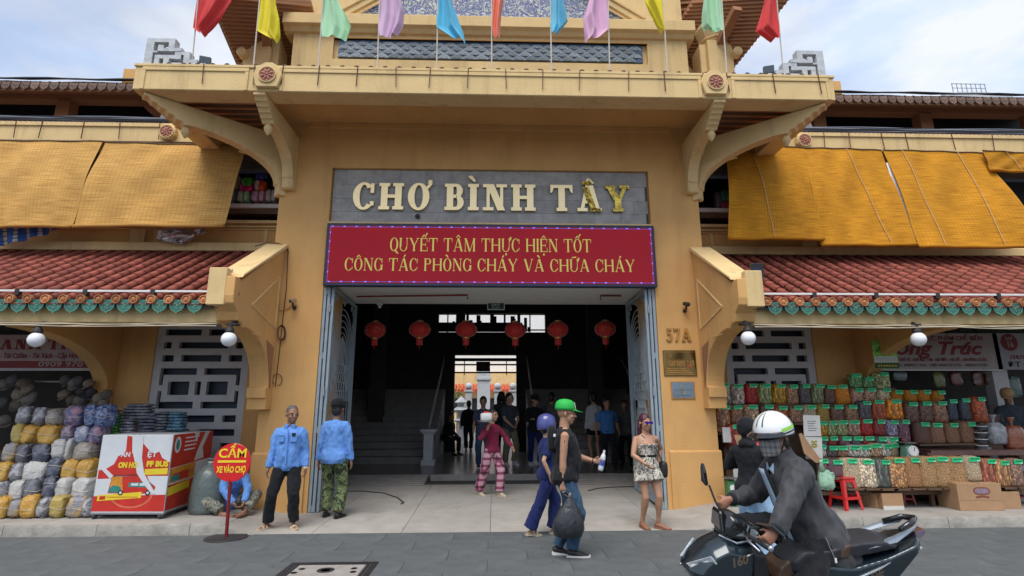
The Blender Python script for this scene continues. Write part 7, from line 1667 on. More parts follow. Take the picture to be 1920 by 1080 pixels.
    if bottom:
        kind, m_, dd = bottom[0], bottom[1], bottom[2:] 
        b = MB(); fl = dd[0] if dd else .0; z1 = .06
        b.loft(torso(.004, -.11, .03))
        for i, s in ((0, -1), (1, 1)):
            e = {'long': .97, 'short': 0, 'capri': .5, 'mini': 0}[kind]
            if kind in ('short', 'mini'):
                q = .92 if kind == 'short' else .45; seg(b, [hj[i]+V((0, 0, .06*k)), hj[i], hj[i].lerp(kn[i], q*.5), hj[i].lerp(kn[i], q)], [.098*k*g, .105*k*g, .100*k*g+fl, .092*k*g+fl*1.5], 16)
            else: seg(b, [hj[i]+V((0, 0, .06*k)), hj[i], hj[i].lerp(kn[i], .45), kn[i], kn[i].lerp(an[i], .45), kn[i].lerp(an[i], e)], [.098*k*g, .104*k*g, .090*k*g+fl*.5, .072*k*g+fl*.8, .066*k*g+fl, .060*k+fl*1.2], 16)
        remesh(b, {'long': 'trousers', 'capri': 'trousers', 'short': 'shorts', 'mini': 'shorts'}[kind], m_, T, c, 2, .014, 13, seed+1, squash=(1, 1, .5))
    if top:
        kind, m_, slv = top[:3]; hem = top[3] if len(top) > 3 else .01; z0 = top[4] if len(top) > 4 else -.11; z1 = top[5] if len(top) > 5 else .54
        b = MB(); b.loft(torso(.015, z0, z1, hem))
        if z1 > .5: b.lathe([(.064*k, -.02), (.062*k, .02), (.052*k, .022), (.05*k, -.02)], nb+A@V((0, 0, -.012*k)), 16, ax=A)
        if slv:
            for i, s in ((0, -1), (1, 1)):
                fs = 1.08 if slv > .6 else 1.15; P_ = [sh[i]+A@V((-s*.06*k, 0, .012)), sh[i]+A@V((-s*.012, 0, .0)), sh[i].lerp(el[i], .12), sh[i].lerp(el[i], .45)]; Rr = [.060*k*g, .070*k*g, .072*k*g, .066*k*g*fs]
                if slv > .5: P_ += [el[i], el[i].lerp(wr[i], .5), el[i].lerp(wr[i], .93)]; Rr += [.056*k*g*fs, .050*k*fs, .042*k*fs]
                elif slv > .2: P_ += [sh[i].lerp(el[i], .75)]; Rr += [.066*k*g*fs]
                seg(b, P_, Rr, 14)
        remesh(b, kind, m_, T, c, 2, .015, 13, seed+2, squash=(1, 1, .5))
    if shoes:
        kind, m_ = shoes[:2]
        for i, s in ((0, -1), (1, 1)):
            fd = Euler((0, 0, footyaw[i])).to_matrix()@V((0, -1, 0)); sd_ = V((-fd.y, fd.x, 0)); tp = toe[i] if toe else 0; a_ = an[i]
            b = MB()
            if kind == 'shoe':
                b.tube([a_-fd*.058*k+V((0, 0, -.040*k)), a_-fd*.03*k+V((0, 0, -.03*k)), a_+fd*.04*k+V((0, 0, -.038*k-tp*.3)), a_+fd*.11*k+V((0, 0, -.055*k-tp*.7)), a_+fd*.19*k+V((0, 0, -.064*k-tp))], [(.026*k, .03*k), (.040*k, .042*k), (.043*k, .042*k), (.048*k, .028*k), (.028*k, .016*k)], 14)
                sho = remesh(b, 'shoe', m_, T, .009, 2)
            sole = MB(); pts = [(-.068, .026), (-.045, .036), (.0, .036), (.06, .043), (.13, .050), (.18, .042), (.208, .018)]
            up_ = [a_+fd*u*k+sd_*w_*k+V((0, 0, -.072*k-tp*max(0, u)*4)) for u, w_ in pts]+[a_+fd*u*k-sd_*w_*k+V((0, 0, -.072*k-tp*max(0, u)*4)) for u, w_ in pts[::-1]]
            sole.loft([[q-V((0, 0, .014)) for q in up_], [q+V((0, 0, .012)) for q in up_]]); so = sole.build('sole' if kind == 'shoe' else 'sandal', (L_WSO if len(shoes) > 2 else m_), T, local=True)
            if kind == 'sandal':
                mb = MB(); 
                for u in (.05, .11): mb.tube([a_+fd*u*k+sd_*w_*k+V((0, 0, -.068*k+.04*k*(1-(w_/.045)**2))) for w_ in (-.045, -.03, -.015, 0, .015, .03, .045)], .011, 6)
                mb.build('strap', m_, so, local=True)
    hm = None
    if hair:
        kind, m_ = hair; b = MB(); sc3 = {'crop': 1.02, 'short': 1.07, 'long': 1.09, 'bun': 1.06}[kind]
        b.ball(Q(0, .020, .040), (.086*k*sc3, .100*k*sc3, .098*k*sc3), 16, 12, rot=Hd)
        if kind != 'crop': b.ball(Q(0, .045, -.02), (.080*k, .070*k, .085*k), 14, 10, rot=Hd)
        if kind == 'long':
            for s in (-1, 0, 1): seg(b, [Q(s*.05, .04, .03), Q(s*.072, .035, -.06), nb+A@V((s*.085*k, .02*k, .0)), nb+A@V((s*.09*k, .045*k, -.14*k))], [.045*k, .040*k, .040*k, .022*k], 10)
        if kind == 'bun': b.ball(Q(0, .12, .05), (.04*k, .04*k, .04*k), 10, 8)
        remesh(b, 'hair', m_, T, .010, 2, .006, 40, seed)
    if hat:
        kind, m_ = hat[:2]; b = MB()
        if kind == 'cap':
            b.loft([[Q(r_*.086*cos(2*pi*q/24), .012+r_*.104*sin(2*pi*q/24), z) for q in range(24)] for r_, z in ((1.0, .035), (1.02, .06), (.98, .09), (.86, .118), (.6, .138), (.2, .147), (.02, .148))]); cap = b.build('cap', m_, T, local=True, smooth=True)
            MB().loft([[Q(x, y, z) for x, y, z in ((-.07, -.065, .036), (-.045, -.14, .024), (0, -.172, .020), (.045, -.14, .024), (.07, -.065, .036), (0, -.09, .042))], [Q(x, y, z+.006) for x, y, z in ((-.07, -.065, .036), (-.045, -.14, .024), (0, -.172, .020), (.045, -.14, .024), (.07, -.065, .036), (0, -.09, .042))]]).build('peak', m_, cap, local=True, smooth=False)
            if len(hat) > 2: MB().loft([[Q(x, y, z) for x, y, z in ((-.035, -.096, .045), (.035, -.096, .045), (.036, -.082, .110), (-.036, -.082, .110))], [Q(x, y-.004, z+.003) for x, y, z in ((-.035, -.096, .045), (.035, -.096, .045), (.036, -.082, .112), (-.036, -.082, .112))]]).build('front_panel', hat[2], cap, local=True)
        elif kind == 'helmet':
            b.loft([[Q(r_*.118*cos(2*pi*q/28), .012+r_*.135*sin(2*pi*q/28), z) for q in range(28)] for r_, z in ((.93, -.03), (.99, .0), (1.0, .05), (.95, .10), (.80, .145), (.52, .172), (.2, .184), (.02, .185))]); hm = b.build('helmet', m_, T, local=True, smooth=True)
        elif kind == 'hood':
            b.ball(Q(0, .02, .025), (.122*k, .132*k, .145*k), 16, 12, rot=Hd); b.ball(nb+A@V((0, .03, -.01)), (.125*k, .10*k, .07*k), 12, 8); remesh(b, 'hood', m_, T, .013, 3, .012, 12, seed)
    return dict(T=T, Q=Q, hc=hc, Hd=Hd, wr=wr, el=el, sh=sh, hip=hip, A=A, kn=kn, an=an, k=k, nb=nb, helmet=hm)
def place(px, py, z): p = aZ(px, py, z); return (p.x, p.y, z)
def Hat(loc, topy): return aY(960, topy, loc[1]).z-loc[2] if False else (lambda P: P)(None)
def height(px, topy, loc): 
    p = aY(px, topy, loc[1]); return p.z-loc[2]
def belt_line(P, m, w_=.155, z=-.03):
    pass

# 1 guard facing the street
l = place(530, 990, zf(-2.4, -1.1)); Hh = height(546, 763, l)
P = person('man in light blue shirt and black trousers facing the street beside the red sign', l, .12, Hh*.985, feet=[(-.20, -.02, 0), (.15, -.05, 0)], footyaw=(-.45, .35), hands=[(-.245, -.08, .80), (.25, -.03, .80)], head=(.55, .02), vox=.009, skinm=SK_BR, girth=1.06,
       top=('shirt', F_BLUE, .9, .03, -.11), bottom=('long', F_BLACK, .012), shoes=('sandal', L_BEI), hair=('crop', H_GRY), curl=.55, seed=1, belly=.02)
T = P['T']; hp = P['hip']
for s, open_ in ((-1, 1), (1, 0)):
    q = MB(); q.box(s*.085-.045, s*.085+.045, -.165, -.150, hp.z+.30, hp.z+.40); q.build('pocket', F_BLUE, T, local=True, bevel=.006)
    if open_: MB().box(s*.085-.047, s*.085+.047, -.172, -.160, hp.z+.385, hp.z+.41).build('pocket_flap', F_BLUE, T, local=True, bevel=.005)
MB().box(-.010, .012, -.170, -.150, hp.z+.0, hp.z+.48).build('placket', F_BLUE, T, local=True, bevel=.004)
for s in (-1, 1): MB().pXZ([(s*.012, P['nb'].z+.015), (s*.07, P['nb'].z+.03), (s*.075, P['nb'].z-.03), (s*.045, P['nb'].z-.055)], -.085, -.065).build('collar', F_BLUE, T, local=True, bevel=.004)
MB().box(.06, .11, -.178, -.165, hp.z+.385, hp.z+.425).build('phone', F_BLACK, T, local=True)
MB().lathe([(.030, 0), (.031, .02), (.027, .02), (.027, 0)], P['wr'][1]+V((0, 0, .0)), 12).build('wristband', L_WSO, T, local=True)
# 2 man seen from behind
l = place(619, 972, zf(-2.0, -.6)); Hh = height(628, 753, l)
P = person('man seen from behind in black cap, light blue shirt and camouflage trousers', l, pi-.08, Hh*.985, feet=[(-.12, .02, 0), (.10, -.06, 0)], footyaw=(-.2, .2), hands=[(-.26, -.04, .80), (.25, -.02, .78)], vox=.009, skinm=SK_BR, top=('shirt', F_BLUE, .9, .045, -.11), bottom=('long', CAMO, .020), shoes=('shoe', L_BLK), hair=('short', H_BLK), hat=('cap', F_BLACK), face=False, seed=2)
# 3 green cap
l = place(1063, 1044, .006); Hh = height(1075, 757, l)
P = person('man in green cap and black sleeveless top walking with a black plastic bag', l, pi/2-.08, Hh*.985, feet=[(-.03, -.06, 0), (.06, .10, 0.01)], footyaw=(0, .1), hands=[(-.17, .04, .72), (.13, -.36, 1.02)], hdir=[None, (.0, -1, .05)], epole=[(-.5, 1, 0), (.3, 1, -.6)], head=(.0, .05), vox=.008, skinm=SK_TAN, girth=1.08, belly=.035, kpole=[(0, -1, 0), (0, -1, 0)],
       top=('sleeveless_top', F_BLACK, 0, .05, -.11, .54), bottom=('long', F_JEAN, .008), shoes=('shoe', L_BLK, 1), hat=('cap', mat('green_cap_cloth', (.02, .40, .06), .7), mat('white_cap_panel', (.7, .7, .7), .7)), curl=(1.3, 1.1), toe=(0, .03), seed=3, hnorm=[(1, 0, 0), (-1, 0, 0)])
G3 = P; T3 = P['T']
bm_ = MB(); w0 = P['wr'][0]; c0_ = w0+V((.0, -.05, -.36))
rnd = random.Random(2); n = 26; rings = []
for z, r_ in ((-.20, .10), (-.19, .15), (-.12, .175), (-.02, .17), (.08, .12), (.16, .065), (.22, .035), (.27, .025)):
    rings.append([c0_+V((.62*r_*(1+.06*sin(q*2.3+z*20))*cos(2*pi*q/n), r_*(1+.05*sin(q*1.7+z*14))*sin(2*pi*q/n)-max(0, z)*.12+.0, z)) for q in range(n)])
bm_.loft(rings)
wm = T3.matrix_basis
bg_ = thing('carrier_bag', tuple(M.Translation(T3.location)@Euler((0, 0, T3.rotation_euler.z)).to_matrix().to_4x4()@c0_), 'full black plastic carrier bag in the hand of the man in the green cap', 'bag')
TW = M.Translation(T3.location)@Euler((0, 0, T3.rotation_euler.z)).to_matrix().to_4x4()
BFILM = mat('black_plastic_film', (.02, .022, .027), .28, .1, 5, .9, 14, coat=.4)
def worldize(mb, MW): mb.v = [tuple(MW@V(p)) for p in mb.v]; return mb
worldize(bm_, TW).build('bag_body', BFILM, bg_, smooth=True)
hb_ = MB()
for s in (-1, 1): hb_.tube([c0_+V((s*.015, -.03-.03*s, .22)), w0+V((0, -.0-.02*s, -.085)), w0+V((0, .01, -.09))], .010, 6)
worldize(hb_, TW).build('bag_handle', BFILM, bg_)
# water bottle
w1 = P['wr'][1]; bo = MB(); A_ = Euler((.25, .0, 0)).to_matrix(); bc = w1+V((-.0, -.09, .0))
bt_ = thing('water_bottle', tuple(TW@bc), 'clear plastic water bottle with blue label held by the man in the green cap', 'bottle')
worldize(MB().lathe([(.001, -.11), (.030, -.11), (.032, -.09), (.032, .04), (.026, .07), (.012, .10), (.012, .115)], bc, 14, ax=A_), TW).build('bottle_body', mat('clear_bottle', (.62, .66, .70), .08, .1, 20, .3, 40, coat=.5), bt_, smooth=True)
worldize(MB().lathe([(.033, -.05), (.033, .02)], bc, 14, ax=A_), TW).build('label', mat('blue_bottle_label', (.06, .14, .5), .4), bt_, recalc=False); worldize(MB().lathe([(.014, .112), (.014, .13), (.001, .131)], bc, 12, ax=A_), TW).build('bottle_cap', L_WSO, bt_)
# small pack on his upper back with white tag
mbp = soft(P['hip']+V((.0, .15, .40)), (.12, .05, .15), 3, .005); mbp.build('back_pouch', F_BLACK, T3, local=True, smooth=True); MB().obox(P['hip']+V((-.125, .10, .44)), (.004, 0, 0), (0, .03, .01), (0, -.004, .016)).build('white_tag', L_WSO, T3, local=True)
MB().tube([P['Q'](-.074, -.03, .0), P['Q'](-.078, .03, .01)], .004, 5).build('spectacle_arm', H_BLK, T3, local=True)
MB().tube([P['sh'][0].lerp(P['el'][0], t)+V((-.048, .0, .02*sin(t*30))) for t in (.15, .2, .25, .3)], .004, 5).build('tattoo', H_BLK, T3, local=True)
MB().lathe([(.030, 0), (.030, .012), (.026, .012), (.026, 0)], P['wr'][1]+V((0, .03, -.0)), 12, ax=Euler((R(90), 0, 0)).to_matrix()).build('bracelet', F_BLACK, T3, local=True)
# 4 woman in blue with helmet
l = place(1022, 1002, .006); Hh = height(1042, 786, l)
P = person('woman in blue with a blue helmet walking beyond the man in the green cap', (l[0]+.03, l[1]-.05, l[2]), pi/2+.25, Hh*.98, fem=True, feet=[(-.02, .26, .01), (.05, -.10, 0)], footyaw=(.1, 0), hands=[(-.20, .02, .76), (.18, -.18, .82)], vox=.010, skinm=SK_LT, top=('blouse', F_NAVY, .35, .05, -.11), bottom=('long', F_NAVY, .035), shoes=('sandal', L_BEI), hair=('short', H_BLK), hat=('helmet', mat('blue_violet_helmet', (.06, .07, .24), .3, .1, 8, coat=.5)), seed=4, toe=(.03, 0))
# 5 woman in patterned playsuit
l = place(1219, 990, zf(2.1, -1.1)); Hh = height(1213, 779, l)
P = person('smiling woman in a white patterned playsuit and purple sunglasses beside the right gate leaf', l, .15, Hh*.985, fem=True, girth=1.22, feet=[(-.10, .03, 0), (.10, -.06, 0)], footyaw=(.1, .7), kpole=[(.1, -1, 0), (.1, -1, 0)], hands=[(-.10, -.22, .86), (.22, .10, .84)], epole=[(-1, .3, -.3), (1, .8, 0)], head=(.15, .02), vox=.009, skinm=SK_TAN, top=('playsuit_top', FLOR, 0, .01, -.11, .39), bottom=('mini', FLOR, .03), shoes=('shoe', L_BRN), hair=('long', H_PUR), seed=5)
T = P['T']; q = P['Q']
MB().loft([[q(x, -.094-.0*abs(x), z) for x, z in ((-.062, .016), (-.030, .020), (.030, .020), (.062, .016), (.056, -.010), (.028, -.016), (.008, -.002), (-.008, -.002), (-.028, -.016), (-.056, -.010))], [q(x, -.102, z) for x, z in ((-.062, .016), (-.030, .020), (.030, .020), (.062, .016), (.056, -.010), (.028, -.016), (.008, -.002), (-.008, -.002), (-.028, -.016), (-.056, -.010))]]).build('sunglasses', mat('purple_mirror_lens', (.10, .03, .45), .1, metal=.6), T, local=True)
for s in (-1, 1): MB().tube([P['hip']+V((s*.08, -.125, .36)), P['sh'][0 if s < 0 else 1]+V((-s*.07, -.03, .05)), P['hip']+V((s*.08, .09, .40))], .006, 5).build('shoulder_strap', FLOR, T, local=True)
MB().lathe([(.152, 0), (.154, .015), (.150, .03)], P['hip']+V((0, 0, .155)), 20, ax=M.Diagonal((1, .82, 1))).build('waist_band', F_BLACK, T, local=True)
mb = soft(P['hip']+V((.22, -.06, -.02)), (.045, .075, .11), 2, .003); worldize(mb, M.Translation(T.location)@Euler((0, 0, T.rotation_euler.z)).to_matrix().to_4x4()); sb_ = tag(mb.build('shoulder_bag', L_BLK, smooth=True), 'black shoulder bag hanging on the woman in the patterned playsuit', 'bag')
MB().tube([P['hip']+V((.20, -.08, .09)), P['hip']+V((.08, -.155, .28)), P['sh'][0]+V((.07, -.05, .05)), P['hip']+V((-.03, .13, .30))], .007, 6).build('bag_strap', L_BLK, T, local=True)
MB().lathe([(.028, 0), (.029, .014), (.024, .014), (.024, 0)], P['wr'][0], 10).build('bracelet', L_BRN, T, local=True)
# 6 woman with the cake
l = place(922, 930, .075); l = (l[0], l[1], zf(l[0], l[1])); Hh = height(925, 768, l)
P = person('woman in maroon top and pink plaid trousers carrying a white cake on a tray', l, .75, Hh*.985, fem=True, feet=[(-.10, .24, .0), (.08, -.12, 0)], footyaw=(0, 0), hands=[(-.26, -.16, 1.18), (.30, -.22, .84)], epole=[(-.6, .3, -1), (.8, .6, 0)], hdir=[(0, -.4, 1), None], head=(.25, .0), vox=.011, skinm=SK_TAN, top=('jumper', F_MAR, .9, .02, -.04), bottom=('long', PLAID, .03), shoes=('shoe', L_BEI), hair=('bun', H_BLK), seed=6, toe=(.03, 0))
TW = M.Translation(P['T'].location)@Euler((0, 0, P['T'].rotation_euler.z)).to_matrix().to_4x4(); w_ = TW@P['wr'][0]
ck = thing('cake_tray', tuple(w_), 'white boxed cake on a grey tray held at shoulder height in the gateway', 'cake')
c = w_+V((-.02, -.04, .13)); MB().lathe([(.001, 0), (.15, 0), (.17, .02), (.165, .025), (.145, .008), (.001, .008)], c, 20).build('tray', STEEL, ck); mb = soft(c+V((0, 0, .085)), (.11, .11, .075), 5, .002, p=.4); cc = mb.build('cake', L_WSO, ck, smooth=True)
mb = MB(); 
for k_ in range(4): mb.ball(c+V((-.03+.02*k_, -.01*k_, .165)), .022, 8, 6)
mb.build('red_topping', RPLAS, cc, local=True, smooth=True)
# figures inside the hall
FZ = .22
def inner(lab, px, pyf, pyt, rz, **kw):
    l = place(px, pyf, FZ); Hh = height(px, pyt, l); kw.setdefault('vox', .014); kw.setdefault('feet', [(-.12, .03, 0), (.12, -.03, 0)]); return person(lab, l, rz, min(1.9, Hh*.985), **kw)
inner('man in dark blue checked shirt, jeans and backpack straps walking out of the hall', 905, 878, 745, .05, feet=[(-.10, .12, 0), (.09, -.12, 0)], skinm=SK_TAN, top=('shirt', PLDB, .35, .03), bottom=('long', F_JEAN, .012), shoes=('shoe', L_BLK, 1), hair=('short', H_BLK), seed=7)
inner('bearded man in dark grey T shirt and khaki trousers with hands clasped in the hall', 955, 872, 738, .5, hands=[(-.05, -.24, .95), (.04, -.25, .95)], epole=[(-1, .3, 0), (1, .3, 0)], skinm=SK_LT, top=('t_shirt', F_DGR, .35, .03), bottom=('long', F_OLV, .015), shoes=('shoe', F_WHT), hair=('crop', H_BLK), seed=8, head=(.5, 0), curl=.8)
inner('dark silhouetted figure walking away towards the sunlit courtyard', 878, 846, 752, pi, feet=[(-.08, .1, 0), (.08, -.1, 0)], skinm=SK_BR, top=('jacket', F_BLACK, .9, .05), bottom=('long', F_BLACK, .012), shoes=('shoe', L_BLK), hair=('short', H_BLK), seed=9, face=False)
inner('dark haired person with a backpack standing behind the man in khaki trousers', 940, 862, 736, pi-.3, skinm=SK_LT, top=('jacket', F_DGR, .9, .04), bottom=('long', F_BLACK, .012), shoes=('shoe', L_BLK), hair=('long', H_BLK), seed=10, face=False)
inner('person all in dark clothes with white trainers standing in the shadow of the hall', 1003, 872, 742, .2, skinm=SK_TAN, top=('jacket', F_BLACK, .9, .05), bottom=('long', F_NAVY, .012), shoes=('shoe', F_WHT), hair=('short', H_BLK), seed=11, head=(.3, .2), hands=[(-.16, -.30, 1.12), (.24, -.05, .82)], hat=('cap', F_BLACK))
inner('person in a grey patterned top in the dark beyond the man in the green cap', 1036, 868, 738, pi-.4, skinm=SK_TAN, top=('patterned_top', SCALEP, .9, .04), bottom=('long', F_BLACK, .012), shoes=('shoe', L_BLK), hair=('short', H_BLK), seed=12, face=False)
Pq = inner('woman seen from behind in a long pale shirt, black shorts and shoulder strap', 1117, 868, 738, pi+.15, fem=True, feet=[(-.09, 0, 0), (.10, .03, 0)], skinm=SK_LT, top=('long_shirt', F_WHT, .9, .05, -.11), bottom=('mini', F_BLACK, .02), shoes=('shoe', F_WHT), hair=('short', H_BLK), seed=13, face=False)
MB().tube([Pq['sh'][1]+V((-.05, .0, .05)), Pq['hip']+V((0, .15, .25)), Pq['hip']+V((-.17, .05, .05))], .010, 6).build('bag_strap', F_BLACK, Pq['T'], local=True)
Pq = inner('security guard in a bright blue uniform shirt standing in the right half of the gateway', 1142, 880, 748, .1, feet=[(-.15, 0, 0), (.15, 0, 0)], footyaw=(-.4, .4), hands=[(-.28, .0, .84), (.28, .0, .84)], skinm=SK_TAN, top=('uniform_shirt', F_SEC, .35, .01, -.04), bottom=('long', F_BLACK, .02), shoes=('shoe', L_BLK), hair=('short', H_BLK), seed=14, girth=1.08)
MB().lathe([(.17, 0), (.17, .035)], Pq['hip']+V((0, 0, .0)), 20, ax=M.Diagonal((1, .78, 1))).build('belt', L_BLK, Pq['T'], local=True, recalc=False)
inner('person in a grey patterned shirt half hidden behind the security guard', 1176, 874, 752, -.4, skinm=SK_TAN, top=('patterned_shirt', SCALEP, .35, .04), bottom=('long', F_BLACK, .012), shoes=('shoe', L_BLK), hair=('short', H_BLK), seed=15)
# seated figure by the left stair post
l = place(836, 852, FZ); person('dark clothed person sitting by the left staircase post in the hall', l, .9, 1.6, hipz=.50, feet=[(-.12, -.42, 0), (.12, -.40, 0)], hands=[(-.18, -.30, .55), (.15, -.32, .55)], lean=.3, vox=.016, skinm=SK_BR, top=('jacket', F_BLACK, .9, .04), bottom=('long', F_BLACK, .01), shoes=('shoe', L_BLK), hair=('short', H_BLK), seed=16, face=False)
# man sitting on the ground under the sign
l = place(428, 962, .15); person('man in blue shirt and grey camouflage trousers sitting on the pavement behind the red sign', (l[0]-.17, l[1]+.28, .15), .75, 1.55, hipz=.13, feet=[(-.20, -.44, -.02), (.10, -.50, -.02)], footyaw=(.9, -.9), kpole=[(-1, -.2, .45), (1, -.2, .45)], hands=[(-.05, -.46, .14), (.08, -.46, .14)], epole=[(-1, 0, 0), (1, 0, 0)], lean=.42, vox=.010, skinm=SK_BR, top=('shirt', F_BLUE, .6, .04), bottom=('long', CAMG, .02), shoes=('sandal', L_BRN), hair=('crop', H_GRY), seed=17, curl=.8)
# seated figure behind the guard
l = place(517, 950, .10); person('barelegged person in dark shorts crouching by the pier behind the standing man', (l[0], l[1]+.42, .08), -.35, 1.6, hipz=.30, feet=[(-.16, -.30, 0), (.15, -.30, 0)], kpole=[(-.5, -1, 1), (.4, -1, 1)], hands=[(-.24, -.40, .42), (.2, -.34, .42)], lean=.75, vox=.011, skinm=SK_BR, top=('vest', F_DGR, .1, .02), bottom=('short', F_DGR, .02), shoes=('sandal', L_BRN), hair=('crop', H_BLK), seed=18, head=(0, .3))
# vendor at the far right
p = aY(1900, 800, .55); l = (p.x, .55, .35); person('vendor in a tan cap and grey shirt standing behind the goods at the far right', l, -.5, 1.55, vox=.012, skinm=SK_BR, top=('shirt', F_DGR, .9, .04), bottom=('long', F_BLACK, .01), shoes=('shoe', L_BLK), hair=('short', H_BLK), hat=('cap', mat('tan_cap_cloth', (.36, .23, .11), .8)), seed=19, head=(-.3, .35), hands=[(-.16, -.3, .95), (.16, -.3, .95)])
# 19 hooded figure behind the rider
l = place(1428, 1058, .006); Hh = height(1428, 783, l)
P = person('person in a black hooded top and pale jeans standing beyond the scooter', (l[0], l[1]+.05, .006), 2.3, Hh*.96, feet=[(-.10, .0, 0), (.11, -.05, 0)], footyaw=(.2, .9), hands=[(-.14, -.28, 1.0), (.2, -.24, 1.0)], vox=.010, skinm=SK_LT, top=('hooded_top', F_BLACK, .9, .07, -.11), bottom=('long', F_WBL, .045), shoes=('shoe', mat('grey_sandal', (.12, .11, .10), .5)), hat=('hood', F_BLACK), face=False, seed=20)
mb = soft(P['hip']+V((.02, -.20, .28)), (.12, .09, .19), 5, .004); worldize(mb, M.Translation(P['T'].location)@Euler((0, 0, P['T'].rotation_euler.z)).to_matrix().to_4x4())
tag(mb.build('red_backpack', RPLAS, smooth=True), 'bright red bag held against the chest of the person in the black hood', 'bag')
# ================================================================== scooter and rider in the foreground
PNT = mat('dark_teal_paint', (.015, .028, .036), .22, .06, 4, metal=.35, coat=.8, spec=.5); BPL = mat('black_scooter_plastic', (.018, .018, .02), .42, .1, 20); GPL = mat('gloss_black_panel', (.012, .013, .015), .10, .05, 4, coat=.8)
SLV = mat('silver_trim', (.32, .36, .40), .25, .05, 6, metal=.6, coat=.4); TYR = mat('tyre_rubber', (.022, .022, .022), .8, .2, 20, .3, 50); SEATM = mat('black_seat_vinyl', (.022, .023, .028), .5, .1, 8, .15, 80); SBRN = mat('worn_brown_seat_cover', (.075, .045, .030), .45, .3, 7, .15, 60)
SX_, SY_ = 2.20, -5.02
sct = thing('scooter', (SX_, SY_, 0), 'dark teal scooter heading left across the street with a rider', 'scooter')
def spart(mb, name, m, parent=None, **k): return mb.build(name, m, parent or sct, local=True, **k)
def sculpt(poly, w_, shr=.35, n=9, p=2.2, mb=None, cx=None, cz=None):
    """side outline carried across the width and drawn in towards both sides"""
    cx = sum(a for a, b in poly)/len(poly) if cx is None else cx; cz = sum(b for a, b in poly)/len(poly) if cz is None else cz; mb = mb or MB(); rings = []
    for i in range(n):
        t = -1+2*i/(n-1); f = 1-shr*abs(t)**p; rings.append([(cx+(a-cx)*f, w_*t, cz+(b-cz)*f) for a, b in poly])
    return mb.loft(rings)
# front shell
sh_ = sculpt([(-.86, .63), (-.80, .71), (-.70, .79), (-.58, .84), (-.36, .80), (-.33, .70), (-.38, .55), (-.42, .36), (-.50, .34), (-.56, .46), (-.70, .52), (-.80, .55)], .17, .30)
o = remesh(sh_, 'front_shell', PNT, sct, .011, 4)
for s in (-1, 1):
    # gloss side panel with the capacity badge, silver edge, lamp
    y = s*.162
    mb = MB().loft([[(a, y-s*.02, b) for a, b in ((-.66, .68), (-.40, .77), (-.37, .71), (-.50, .66), (-.60, .62))], [(a*.98-.01, y+s*.006, b) for a, b in ((-.66, .68), (-.40, .77), (-.37, .71), (-.50, .66), (-.60, .62))]]); spart(mb, 'side_panel', PNT, bevel=.006)
    mb = MB().loft([[(a, s*b_, c) for a, b_, c in ((-.84, .05, .66), (-.70, .15, .745), (-.66, .165, .70), (-.80, .09, .63))], [(a-.012, s*(b_+.012), c+.004) for a, b_, c in ((-.84, .05, .66), (-.70, .15, .745), (-.66, .165, .70), (-.80, .09, .63))]])
    hl = spart(mb, 'headlight', mat('clear_lamp_lens', (.35, .38, .42), .08, .3, 30, coat=1.) if 'clear_lamp_lens' not in bpy.data.materials else bpy.data.materials['clear_lamp_lens'], bevel=.004)
    MB().bar((-.82, s*.085, .655), (-.72, s*.145, .71), .012, .01).build('lamp_reflector', L_WSO, hl, local=True)
    spart(MB().tube([(-.855, s*.04, .615), (-.74, s*.125, .615), (-.62, s*.17, .60), (-.46, s*.175, .48), (-.36, s*.165, .40)], [.008, .012, .012, .010, .006], 6), 'silver_line', SLV, smooth=True)
    spart(MB().tube([(-.80, s*.085, .56), (-.68, s*.135, .545), (-.52, s*.15, .42)], .014, 6), 'shell_edge', BPL, smooth=True)
t_ = text('160', (0, 0, 0), .075, mat('bronze_badge', (.22, .17, .13), .3, metal=.6), None, bold=.002, shear=.2, width=.115); t_.parent = sct; t_.name = 'badge'; t_.matrix_basis = M.Translation((-.50, -.172, .695))@Euler((R(90), R(-14), 0)).to_matrix().to_4x4()
# handlebar cowl with smoked visor, panels
cw = sculpt([(-.60, .86), (-.585, .93), (-.555, .995), (-.52, 1.0), (-.40, .94), (-.30, .88), (-.31, .83), (-.46, .80), (-.585, .82)], .125, .40); remesh(cw, 'handlebar_cowl', GPL, sct, .010, 3)
for s in (-1, 1):
    mb = MB().loft([[(a, s*.10, b) for a, b in ((-.54, .85), (-.42, .93), (-.33, .875), (-.36, .84))], [(a, s*.125, b) for a, b in ((-.53, .855), (-.42, .915), (-.345, .87), (-.37, .845))]]); spart(mb, 'cowl_panel', SLV if s < 0 else PNT, bevel=.006)
    spart(MB().tube([(-.60, s*.05, .84), (-.50, s*.115, .81), (-.34, s*.12, .84)], .008, 6), 'chrome_line', SLV)
spart(MB().loft([[(-.600, y_, z_) for y_, z_ in ((-.09, .87), (.09, .87), (.06, .99), (-.06, .99))], [(-.575, y_, z_) for y_, z_ in ((-.10, .87), (.10, .87), (.065, 1.0), (-.065, 1.0))]]), 'visor', GPL, bevel=.01)
